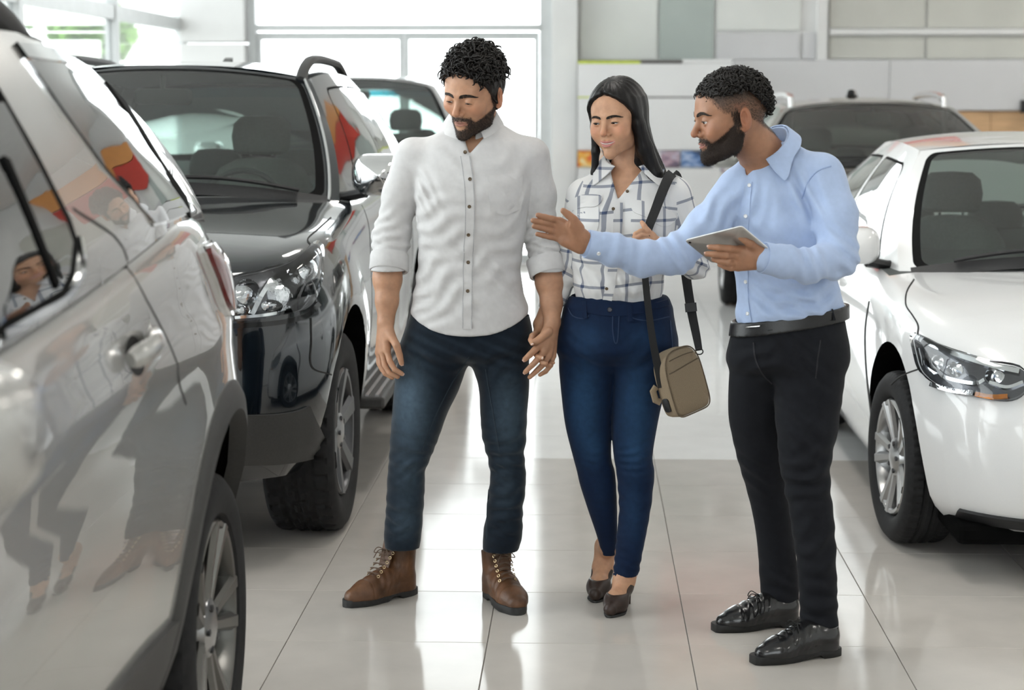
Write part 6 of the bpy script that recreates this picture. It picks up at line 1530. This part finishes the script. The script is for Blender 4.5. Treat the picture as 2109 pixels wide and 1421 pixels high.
# --- pumps and feet
m_pump = mat('dark_brown_leather_pump', (.035, .020, .015), .38, noise=.25, nscale=60, bump=.25, bscale=400)
def pump(heel, toe, ank):
    T, o = foot_frame(heel, toe); e = empty('high_heeled_pump', tuple(o-origin_of(wom))); e.parent = wom
    g = grid3((-.04, -.05, -.002), (.24, .05, .20), .0028); G = g[:3]; X, Y, Z = G
    foot = chain(G, [(.018, 0, .118), (.07, 0, .074), (.135, 0, .036), (.185, 0, .026)], [.027, .029, .034, .020], .02, ((0, 1, 0), 1.0))
    up = foot-.002
    low = smax(up, -(chain(G, [(.018, 0, .118), (.07, 0, .074), (.135, 0, .036), (.185, 0, .026)], [.0255, .0275, .032, .018], .02)), .001)
    tl = Z-(.152-.80*np.clip(X, 0, .2)+.10*np.abs(Y)+.55*np.clip(X-.115, 0, 1)**1.0*1.6)
    up = smax(up, tl, .003); up = smax(up, .004-Z, .002)
    net_obj('upper', up, g[3], .0028, m_pump, e, 1, (T, o))
    tr = lambda q: T @ np.asarray(q, float)+o
    MB().tube([tr((.004, 0, .10)), tr((.008, 0, .07)), tr((.012, 0, .03)), tr((.013, 0, .001))], [.020, .013, .0065, .0058], 10).build('stiletto_heel', m_pump, e)
    P = [(.20, .006), (.185, .018), (.15, .033), (.12, .03), (.09, .022)]; sole_mesh(P[::-1], lambda u: .0 if u > .13 else (.13-u)*.45, .008, T, o, 'sole', m_bsole, e)
    # foot skin rises out of the shoe to the ankle
    an = T.T @ (np.asarray(ank, float)-o); g2 = grid3((-.06, -.06, .02), (.19, .06, max(.2, an[2]+.03)), .003); G2 = g2[:3]
    sk = chain(G2, [(.022, 0, .120), (.07, 0, .078), (.135, 0, .038), (.17, 0, .030)], [.024, .027, .031, .017], .02)
    sk = smin(sk, chain(G2, [(.055, 0, .09), (.03, 0, .15), tuple(an)], [.028, .029, .034], .02), .03)
    net_obj('body_foot', sk, g2[3], .003, sk2, wom, 1, (T, o), None, lambda V: np.zeros((len(V), 3)))
pump(np.array([.150, 6.085, 0]), np.array([.085, 5.915, 0]), P3(1288, 1172, Y2-.05))
pump(np.array([.075, 6.275, 0]), np.array([.040, 6.100, 0]), P3(1253, 1128, Y2+.11))
finish_body(wom, sk2, tor, pel, (l1, l2), (aL, aR))
# ================================================================== SHOULDER BAG
m_canvas = mat('beige_canvas', (.27, .205, .135), .85, noise=.10, nscale=500, bump=.3, bscale=900); m_canvd = mat('darker_beige_seam', (.13, .095, .06), .85, noise=.2, nscale=300); m_web = mat('black_webbing', (.012, .012, .013), .7, noise=.2, nscale=600, bump=.3, bscale=900)
bag = empty('shoulder_bag', tuple(P3(1402, 786, 5.98)), "small beige canvas bag hanging from a black strap at the woman's hip", 'bag')
cb = P3(1402, 787, 5.98); Rb = rot(38, 2, 0); Rb = rot(0, 0, -17) @ Rb
def bagp(x, y, z): return cb+Rb @ np.array([x, y, z])
def bag_sec(y, f):
    P = []
    for a in np.linspace(0, 2*np.pi, 64, endpoint=False):
        c, s = math.cos(a), math.sin(a); x = .072*f*np.sign(c)*abs(c)**(.32 if s < 0 else .62); z = (.108 if s > 0 else .098)*f*np.sign(s)*abs(s)**(.32 if s < 0 else .62); P.append(bagp(x, y, z))
    return P
MB().grid(np.array([bag_sec(y, f) for y, f in ((.036, .01), (.036, .6), (.035, .93), (.028, .99), (.015, 1.01), (-.015, 1.01), (-.028, .99), (-.035, .93), (-.037, .6), (-.038, .01))]), wrap=True).build('pouch', m_canvas, bag, sharp=50)
MB().tube([bagp(*q) for q in [(.0725*np.sign(math.cos(a))*abs(math.cos(a))**(.32 if math.sin(a) < 0 else .62), -.031, (.109 if math.sin(a) > 0 else .099)*np.sign(math.sin(a))*abs(math.sin(a))**(.32 if math.sin(a) < 0 else .62)) for a in np.linspace(0, 2*np.pi, 65)]], .0022, 6, cap=False).build('piping', m_canvd, bag)
MB().tube([bagp(x, -.0385, .052+.006*math.sin(x*20)) for x in np.linspace(-.064, .064, 12)], .0018, 6).build('zip_seam', m_canvd, bag)
MB().tube([bagp(x, -.0385+.003*abs(x)/.05, .086-.15*x*x*10) for x in np.linspace(-.05, .05, 12)], .0016, 6).build('zip_seam', m_canvd, bag)
rr = rring(.014, .022, .010)
MB().grid(np.array([[bagp(-.0725-t, .004+x*f, -.052+z*f) for x, z in rr] for f, t in ((1, -.004), (1, .004), (.85, .0055), (.02, .006))]), wrap=True).build('charging_port', m_blackp if 'black_plastic' in MATS else m_web, bag, label='black rubber port cover')
MB().tube([bagp(-.074, .030, .01), bagp(-.086, .036, .0), bagp(-.086, .036, -.03), bagp(-.074, .03, -.04)], .008, 8, flat=1.4).build('side_loop', m_canvas, bag)
strap('strap', [(1385, 356, 6.02), (1376, 368, 5.985), (1362, 400, 5.952), (1350, 432, 5.935), (1338, 462, 5.905), (1330, 484, 5.888)], [21, 21, 20, 19, 18], m_web, bag)
strap('strap', [(1330, 484, 5.888), (1328, 520, 5.90), (1329, 570, 5.91), (1336, 640, 5.915), (1346, 710, 5.925), (1358, 770, 5.935), (1364, 798, 5.94)], [17, 15, 14, 14, 15, 17, 18], m_web, bag)
strap('strap', [(1386, 357, 6.03), (1396, 372, 6.14), (1404, 450, 6.2), (1410, 540, 6.16), (1416, 590, 6.12), (1424, 640, 6.08), (1434, 690, 6.02), (1440, 722, 6.0)], [20, 20, 20, 20, 19, 19, 17, 14], m_web, bag)
strap('strap_slider', [(1422, 624, 6.075), (1424, 642, 6.068)], 24, m_blackp if 'black_plastic' in MATS else m_web, bag, .008, 6)
MB().tube([P3(1440+8*math.cos(a), 724+6*math.sin(a), 5.995) for a in np.linspace(0, 2*np.pi, 13)], .0022, 6, cap=False).build('strap_ring', m_blackp if 'black_plastic' in MATS else m_web, bag)
# ================================================================== MAN IN THE BLUE SHIRT
sk3 = skin_mat('brown_skin', (.355, .178, .104), (.030, .019, .013), (.36, .15, .12))
c_shirt3 = cloth_mat('light_blue_cotton', (.42, .52, .73), .85, 1600, .2, .03)
c_trou3 = cloth_mat('black_chino', (.008, .009, .012), .85, 1300, .35, .15, sheen=.04)
Y3 = 5.65
sal = empty('person', (.62, Y3, 0), 'bearded man in a light blue shirt and black trousers, leaning in with an open hand', 'person', 'people in the showroom')
pel = prow([(648, 1522, 1736), (675, 1512, 1740), (710, 1506, 1743), (740, 1503, 1741), (758, 1520, 1726), (772, 1550, 1700)], Y3+.03, .74)
l1 = prow([(670, 1530, 1615), (720, 1510, 1614), (770, 1502, 1614, .0), (850, 1500, 1606, .03), (900, 1508, 1610, .05), (950, 1520, 1615, .07), (1000, 1535, 1621, .09), (1050, 1548, 1628, .11), (1100, 1557, 1634, .13), (1150, 1562, 1640, .145), (1200, 1565, 1645, .155), (1246, 1570, 1645, .16)], Y3+.05, 1.0)
l2 = prow([(670, 1600, 1722), (720, 1598, 1738), (770, 1592, 1740, -.01), (850, 1596, 1730, -.03), (900, 1600, 1722, -.05), (950, 1605, 1712, -.065), (1000, 1614, 1710, -.08), (1050, 1625, 1716, -.09), (1100, 1632, 1720, -.10), (1150, 1640, 1722, -.11), (1200, 1644, 1724, -.115), (1250, 1647, 1725, -.12), (1302, 1648, 1727, -.12)], Y3+.02, 1.0)
g = grid3((.40, Y3-.26, .07), (.82, Y3+.36, .99), .006); G = g[:3]
d = smin(smin(zloft(G, l1, 2.1), zloft(G, l2, 2.1), .005), zloft(G, pel, 2.25, .03), .045)
for px, py, dr, lam, am, rad, dy in ((1560, 985, (.5, 0, 1), .05, .006, .09, .02), (1660, 990, (-.4, 0, 1), .05, .0065, .09, -.12), (1600, 1215, (.4, 0, 1), .045, .006, .07, .12), (1690, 1260, (.3, 0, 1), .045, .007, .07, -.16), (1690, 1130, (-.5, 0, 1), .06, .005, .09, -.15), (1640, 740, (.8, 0, 1), .05, .005, .09, -.1), (1560, 740, (-.8, 0, 1), .05, .004, .08, -.1), (1670, 880, (.5, 0, 1), .07, .004, .12, -.1)):
    d = fold(d, G, P3(px, py, Y3+dy), dr, lam, am, rad)
trou = net_obj('trousers', d, g[3], .006, c_trou3, sal, 1)
tb = bvh_of([trou])
for ln in ([(1552, 705), (1556, 740), (1572, 772), (1590, 790)], [(1690, 700), (1684, 740), (1680, 780)]): px_ribbon('seam', tb, smoothpath(ln, 30), 2.4, mat('black_stitch', (.02, .02, .024), .8, noise=.2, nscale=400), sal, off=.0005, thick=.0015)
# belt: leather ring that follows the waist
m_belt = mat('black_belt_leather', (.012, .012, .013), .35, noise=.15, nscale=80, bump=.2, bscale=300)
g = grid3((.42, Y3-.22, .86), (.80, Y3+.24, 1.02), .0035); G = g[:3]
pb = zloft(G, prow([(620, 1520, 1738), (648, 1518, 1738), (675, 1514, 1739), (715, 1508, 1742)], Y3+.03, .74), 2.25)
bz0, bz1 = P3(1530, 685, Y3-.1), P3(1732, 654, Y3-.1); zb = bz0[2]+(bz1[2]-bz0[2])*(G[0]-bz0[0])/(bz1[0]-bz0[0])
d = np.maximum(np.maximum(pb-.011, -(pb-.001)), np.abs(G[2]-zb)-.0205)
belt = net_obj('belt', d, g[3], .0035, m_belt, sal, 1); bb = bvh_of([belt])
px_ribbon('belt_buckle', bb, np.array([(1537, 674), (1566, 671), (1567, 697), (1539, 700), (1537, 674)], float), 4, m_chrome if 'chrome' in MATS else mat('chrome', (.8, .8, .8), .1, metal=1), sal, off=.002, thick=.003)
for x, y in ((1585, 660), (1712, 640)): px_ribbon('belt_loop', bb, [(x, y), (x+2, y+20), (x+4, y+42)], 10, c_trou3, sal, off=.002, thick=.004)
# --- shirt
tor = prow([(292, 1560, 1632, .0, .85), (312, 1538, 1668, .0, .70), (335, 1520, 1712, 0, .62), (365, 1508, 1736, 0, .60), (410, 1500, 1738, 0, .64), (460, 1498, 1730, 0, .68), (520, 1505, 1724, 0, .70), (570, 1514, 1724, 0, .70), (615, 1518, 1735, 0, .72), (645, 1514, 1741, 0, .74), (672, 1520, 1738, 0, .74), (690, 1524, 1734, .0, .72)], Y3+.02, .66)
aL = ([P3(1690, 362, Y3-.03), P3(1720, 445, Y3-.08), P3(1727, 530, Y3-.12), P3(1662, 547, Y3-.20), P3(1612, 538, Y3-.235), P3(1572, 531, Y3-.26)], [.068, .062, .054, .047, .043, .040])
aR = ([P3(1516, 392, Y3+.02), P3(1458, 465, Y3-.03), P3(1392, 525, Y3-.08), P3(1322, 533, Y3-.12), P3(1262, 514, Y3-.15), P3(1212, 503, Y3-.17)], [.060, .055, .052, .048, .042, .0375])
g = grid3((-.02, Y3-.34, .88), (.83, Y3+.2, 1.50), .0055); G = g[:3]
dt = zloft(G, tor, 2.2); a1, a2 = chain(G, *aL, .025), chain(G, *aR, .03)
a1 = fold(a1, G, P3(1735, 520, Y3-.15), (.8, 0, 1), .04, .006, .08); a1 = fold(a1, G, P3(1660, 540, Y3-.23), (1, 0, .3), .04, .005, .07)
a2 = fold(a2, G, P3(1400, 510, Y3-.12), (1, 0, .6), .045, .006, .09); a2 = fold(a2, G, P3(1290, 525, Y3-.18), (1, 0, -.4), .05, .0045, .08); a2 = fold(a2, G, P3(1470, 450, Y3-.05), (.8, 0, -.6), .045, .005, .08)
d = smin(dt, np.minimum(a1, a2), .004+.028*np.clip((G[2]-1.28)/.07, 0, 1))
for px, py, dr, lam, am, rad in ((1660, 400, (1, 0, .35), .05, .006, .09), (1640, 440, (1, 0, .5), .06, .004, .10), (1530, 430, (1, 0, -.4), .045, .005, .08), (1600, 480, (.3, 0, 1), .08, .004, .12), (1560, 610, (.7, 0, 1), .05, .005, .09), (1680, 610, (-.5, 0, 1), .05, .006, .10), (1640, 640, (.2, 0, 1), .035, .005, .09), (1700, 580, (.9, 0, .5), .05, .004, .08)):
    d = fold(d, G, P3(px, py, Y3-.11), dr, lam, am, rad)
d = smax(d, (zb[0, 0, 0]*0+bz0[2]+(bz1[2]-bz0[2])*(G[0]-bz0[0])/(bz1[0]-bz0[0])+.011)-G[2], .003)
nv = P3(1541, 366, Y3-.1); d = smax(d, -np.maximum(np.abs(G[0]-nv[0]-.30*(G[2]-nv[2]))-np.maximum(G[2]-nv[2], 0)*.42, np.maximum(nv[2]-G[2], G[1]-(Y3-.0))), .004)
shirt3 = net_obj('shirt', d, g[3], .0055, c_shirt3, sal, 1); sb = bvh_of([shirt3])
px_ribbon('placket', sb, smoothpath([(1541, 374), (1536, 430), (1533, 480), (1533, 550), (1533, 610), (1540, 664)], 50), 17, c_shirt3, sal, off=.0004, thick=.0025, cols=4)
for p in ((1544, 382), (1536, 445), (1537, 580), (1541, 646)): button('button', sb, p, .0058, m_btnw, sal, .003)
for pts, rr in (((P3(1250, 511, Y3-.155), P3(1212, 503, Y3-.17)), .0395), ((P3(1618, 540, Y3-.232), P3(1574, 531, Y3-.258)), .0425)):
    b = MB(); ax = pts[1]-pts[0]; Lc = np.linalg.norm(ax); ax /= Lc; u = np.cross(ax, [0, 0, 1.]); u /= np.linalg.norm(u); w = np.cross(ax, u)
    b.grid(np.array([[pts[0]+ax*t+(rr+dr)*(math.cos(a)*u+math.sin(a)*w) for a in np.linspace(0, 2*np.pi, 40, endpoint=False)] for t, dr in ((0, -.006), (.002, .0015), (Lc*.5, .002), (Lc+.004, .0015), (Lc+.006, 0), (Lc+.004, -.003), (Lc*.5, -.006))]), wrap=True); b.build('cuff', c_shirt3, sal, sharp=60)
for p in ((1233, 522),):
    cb_ = bvh_of([o for o in sal.children if o.name.startswith('cuff')]); button('cuff_button', cb_, p, .0058, m_btnw, sal, .001)
px_ribbon('armhole_seam', sb, smoothpath([(1712, 342), (1685, 352), (1664, 375), (1652, 410)], 30), 2, mat('blue_stitch', (.31, .40, .62), .9, noise=.1, nscale=300), sal, off=.0004, thick=.0014)
Rc3 = rot(-46, 20, -10); collar(sal, 'collar', P3(1590, 318, Y3-.0), Rc3, c_shirt3, r=.068, H=.034, drop=.040, point=.034, open_a=.45, open_k=9, flare=.55, pa=.80)
# --- head
Rh3 = rot(-74, 13, 3); ph3 = P3(1503, 241, Y3-.08)
beard_reg3 = lambda X, Y, Z: (smin(beard_common(X, Y, Z), Z-(-.062+np.clip(Y+.078, 0, .09)*.72), .004)+.0014*np.sin(X*900)*np.sin(Z*1100+Y*700)).astype(np.float32)
def clear3(X, Y, Z): return np.maximum(np.maximum(beard_reg3(X, Y, Z), -(np.sqrt((X/2.2)**2+(Z+.066)**2)-.0120)), np.maximum(Y-.012, np.maximum(np.abs(X)-.0755, (-.131-.08*(Y+.03))-Z))).astype(np.float32)
def hair_reg3(X, Y, Z):
    g1 = (-.080+.55*(.080-Z))-Y; g2 = (.012-.75*np.maximum(Y-.01, 0))-Z
    return smax(g1, g2, .012).astype(np.float32)
def shade3(V):
    x, y, z = V.T; b = -clear3(x, y, z); hr = -hair_reg3(x, y, z)
    return np.maximum(np.clip(b/.010+.5, 0, 1)*.9, np.clip(hr/.012, 0, 1)*(.62+.38*np.clip((z-.03)/.04, 0, 1))*(np.abs(x) < .0785))
p3 = dict(jaw=1.0, lip_col=(.33, .13, .10), lid=.0016, look=(.1, -.22), lips=.6, lip=.85, smile=1.0, shade=shade3, adam=1, brow_w=.0050, brow=[(.010, .020), (.022, .0255), (.038, .027), (.052, .019)])
H3 = make_head(sal, p3, ph3, Rh3, sk3, [(P3(1525, 258, Y3-.06), .054), (P3(1556, 300, Y3-.02), .056), (P3(1585, 340, Y3+.02), .068), (P3(1570, 372, Y3+.02), .075)])
shell('beard', sal, H3, .0022, lambda X, Y, Z: clear3(X, Y, Z)+.0045, m_beard, .0010, 1000, .004, 1, Rh3, ph3)
strands('beard_hair', sal, H3, Rh3, 1, ph3, clear3, 8000, .0095, m_beard, (0, -.35, -1), .38, .00055)
strands('faded_side_hair', sal, H3, Rh3, 1, ph3, lambda x, y, z: np.maximum(hair_reg3(x, y, z), np.abs(x)-.0785)-.002+.006*(z < .03), 11000, .0042, m_hair, (0, .6, -.8), .35, .00035, 8)
hr3 = lambda X, Y, Z: smax(hair_reg3(X, Y, Z), .066-Z-np.clip(Y-.04, 0, 1)*1.15+.0*X, .012)
shell('hair', sal, H3, .0045, lambda X, Y, Z: hr3(X, Y, Z)+.006, m_hair, .0020, 500, .005, 1, Rh3, ph3)
ok3 = lambda p: hr3(*[np.float32(v) for v in p]) < -.002
curls('hair_waves', sal, H3, Rh3, 1, ph3, lambda p: ok3(p), 2300, lambda p: .007+.010*np.clip((p[1]-.0)/.1, 0, 1), m_hair, (.004, .0085), .004, 21, .8, .0018)
# --- hands
yh = Y3-.185
fR = [([P3(1152, 455, yh), P3(1137, 451, yh-.008), P3(1122, 447, yh-.012), P3(1108, 443, yh-.014)], [.0105, .0095, .0088, .0076]), ([P3(1147, 464, yh+.004), P3(1131, 460, yh-.004), P3(1114, 457, yh-.008), P3(1098, 454, yh-.012)], [.0105, .0095, .009, .0078]),
      ([P3(1145, 477, yh+.006), P3(1130, 473, yh-.002), P3(1114, 469, yh-.006), P3(1100, 466, yh-.010)], [.0102, .0093, .0086, .0075]), ([P3(1147, 490, yh+.008), P3(1133, 488, yh+.002), P3(1119, 485, yh-.002), P3(1107, 482, yh-.006)], [.0095, .0086, .008, .007]),
      ([P3(1192, 470, yh-.018), P3(1181, 453, yh-.028), P3(1170, 442, yh-.03), P3(1160, 434, yh-.03)], [.0165, .0135, .0110, .0088])]
pR = [(P3(1200, 488, yh), P3(1153, 456, yh), .022, .0125), (P3(1200, 494, yh), P3(1149, 465, yh+.003), .022, .0125), (P3(1200, 500, yh), P3(1148, 477, yh+.005), .022, .0125), (P3(1200, 506, yh), P3(1149, 489, yh+.007), .021, .012), (P3(1196, 490, yh-.006), P3(1180, 463, yh-.022), .024, .017), (P3(1194, 508, yh), P3(1163, 497, yh), .020, .015)]
def creases(G, d):
    for a, b in (((1158, 450), (1157, 478)), ((1172, 455), (1166, 492))):
        d = smax(d, -cone(G, P3(*a, yh-.030), P3(*b, yh-.022), .0035, .0035), .006)
    return d
limb_obj('body_forearm', sal, sk3, ([P3(1240, 510, Y3-.16), P3(1200, 498, Y3-.178)], [.029, .0275]), fR, pR, extra=creases)
yh = Y3-.29
fL = [([P3(1524, 515, yh+.01), P3(1502, 512, yh-.015), P3(1480, 510, yh-.02), P3(1462, 509, yh-.012)], [.0115, .0102, .0094, .0078]), ([P3(1519, 528, yh+.012), P3(1497, 526, yh-.012), P3(1474, 524, yh-.015), P3(1456, 523, yh-.008)], [.0115, .0102, .0094, .0078]),
      ([P3(1515, 541, yh+.016), P3(1500, 541, yh-.006), P3(1484, 538, yh-.006), P3(1470, 534, yh+.002)], [.011, .0098, .009, .0075]), ([P3(1519, 551, yh+.02), P3(1505, 552, yh+.004), P3(1492, 549, yh+.006), P3(1482, 545, yh+.01)], [.0098, .0088, .008, .0068]),
      ([P3(1556, 509, yh+.01), P3(1545, 501, yh-.012), P3(1535, 494, yh-.018), P3(1526, 489, yh-.016)], [.0165, .0135, .0112, .0092])]
pL = [(P3(1566, 522, yh+.02), P3(1525, 515, yh+.01), .023, .014), (P3(1566, 528, yh+.02), P3(1520, 528, yh+.012), .024, .014), (P3(1566, 534, yh+.022), P3(1517, 541, yh+.016), .023, .0135), (P3(1564, 540, yh+.026), P3(1521, 550, yh+.02), .021, .0125), (P3(1566, 520, yh+.02), P3(1555, 508, yh+.008), .020, .0165)]
limb_obj('body_forearm', sal, sk3, ([P3(1606, 536, Y3-.24), P3(1566, 529, Y3-.262)], [.030, .0285]), fL, pL)
nails(sal, [fL[4]], m_nail, TOCAM+np.array([-.3, 0, .5])); nails(sal, fL[:3], m_nail, np.array([-.2, -.4, .9]))
# --- shoes
m_dress = mat('black_dress_leather', (.010, .010, .011), .22, noise=.15, nscale=50, bump=.15, bscale=300, coat=.3); m_dsole = mat('black_leather_sole', (.012, .012, .012), .5, noise=.2, nscale=60); m_dl = mat('black_lace', (.01, .01, .011), .7, noise=.2, nscale=400)
shoe(sal, 'dress_shoe', gnd(1642, 1284), gnd(1470, 1300), m_dress, m_dsole, m_dl, 'dress', .285)
shoe(sal, 'dress_shoe', gnd(1724, 1345), gnd(1558, 1366), m_dress, m_dsole, m_dl, 'dress', .285)
finish_body(sal, sk3, tor, pel, (l1, l2), (aL, aR))
# ================================================================== TABLET
m_tab = mat('silver_tablet_back', (.50, .48, .46), .35, metal=.7, noise=.04, nscale=30); m_tabf = mat('white_tablet_edge', (.75, .75, .75), .25, noise=.03, nscale=40); m_scr = mat('dark_glass_screen', (.01, .01, .012), .05, noise=.1, nscale=4)
L_, T_ = P3(1410, 495, yh+.045), None
v1 = P3(1521, 460, yh+.045)-L_; v1[1] = -.115; v2 = P3(1471, 546, yh+.045)-L_
v2[1] = -(v1[0]*v2[0]+v1[2]*v2[2])/v1[1]
u1, u2 = v1/np.linalg.norm(v1), v2/np.linalg.norm(v2); nn = np.cross(u1, u2); nn /= np.linalg.norm(nn)
if nn@FW > 0: nn = -nn
ct = L_+v1/2+v2/2; w_, h_ = np.linalg.norm(v1)/2, np.linalg.norm(v2)/2
tab = empty('tablet', tuple(ct), "silver tablet computer held in the blue-shirted man's left hand", 'tablet')
rr = rring(w_, h_, .010, 6); tp = lambda f, t: [ct+u1*(x-np.sign(x)*f)+u2*(z-np.sign(z)*f)+nn*t for x, z in rr]
MB().grid(np.array([[ct+nn*.0033+(q-ct-nn*.0033)*.01 for q in tp(.003, .0033)], tp(.003, .0033), tp(.0012, .0025), tp(0, .0008)]), wrap=True).build('back_shell', m_tab, tab, sharp=50)
MB().grid(np.array([tp(0, .0008), tp(0, -.002), tp(.001, -.0032), tp(.004, -.0034)]), wrap=True).build('edge', m_tabf, tab, sharp=50)
MB().grid(np.array([tp(.004, -.0034), [ct-nn*.0034+(q-ct+nn*.0034)*.01 for q in tp(.004, -.0034)]]), wrap=True).build('screen', m_scr, tab)
cc = L_+u1*.011+u2*.011+nn*.0033
MB().grid(np.array([[cc+nn*t+.0042*f*(math.cos(a)*u1+math.sin(a)*u2) for a in np.linspace(0, 2*np.pi, 16, endpoint=False)] for f, t in ((1, -.001), (1, .0008), (.7, .0009), (.01, .0006))]), wrap=True).build('camera_lens', m_scr, tab)
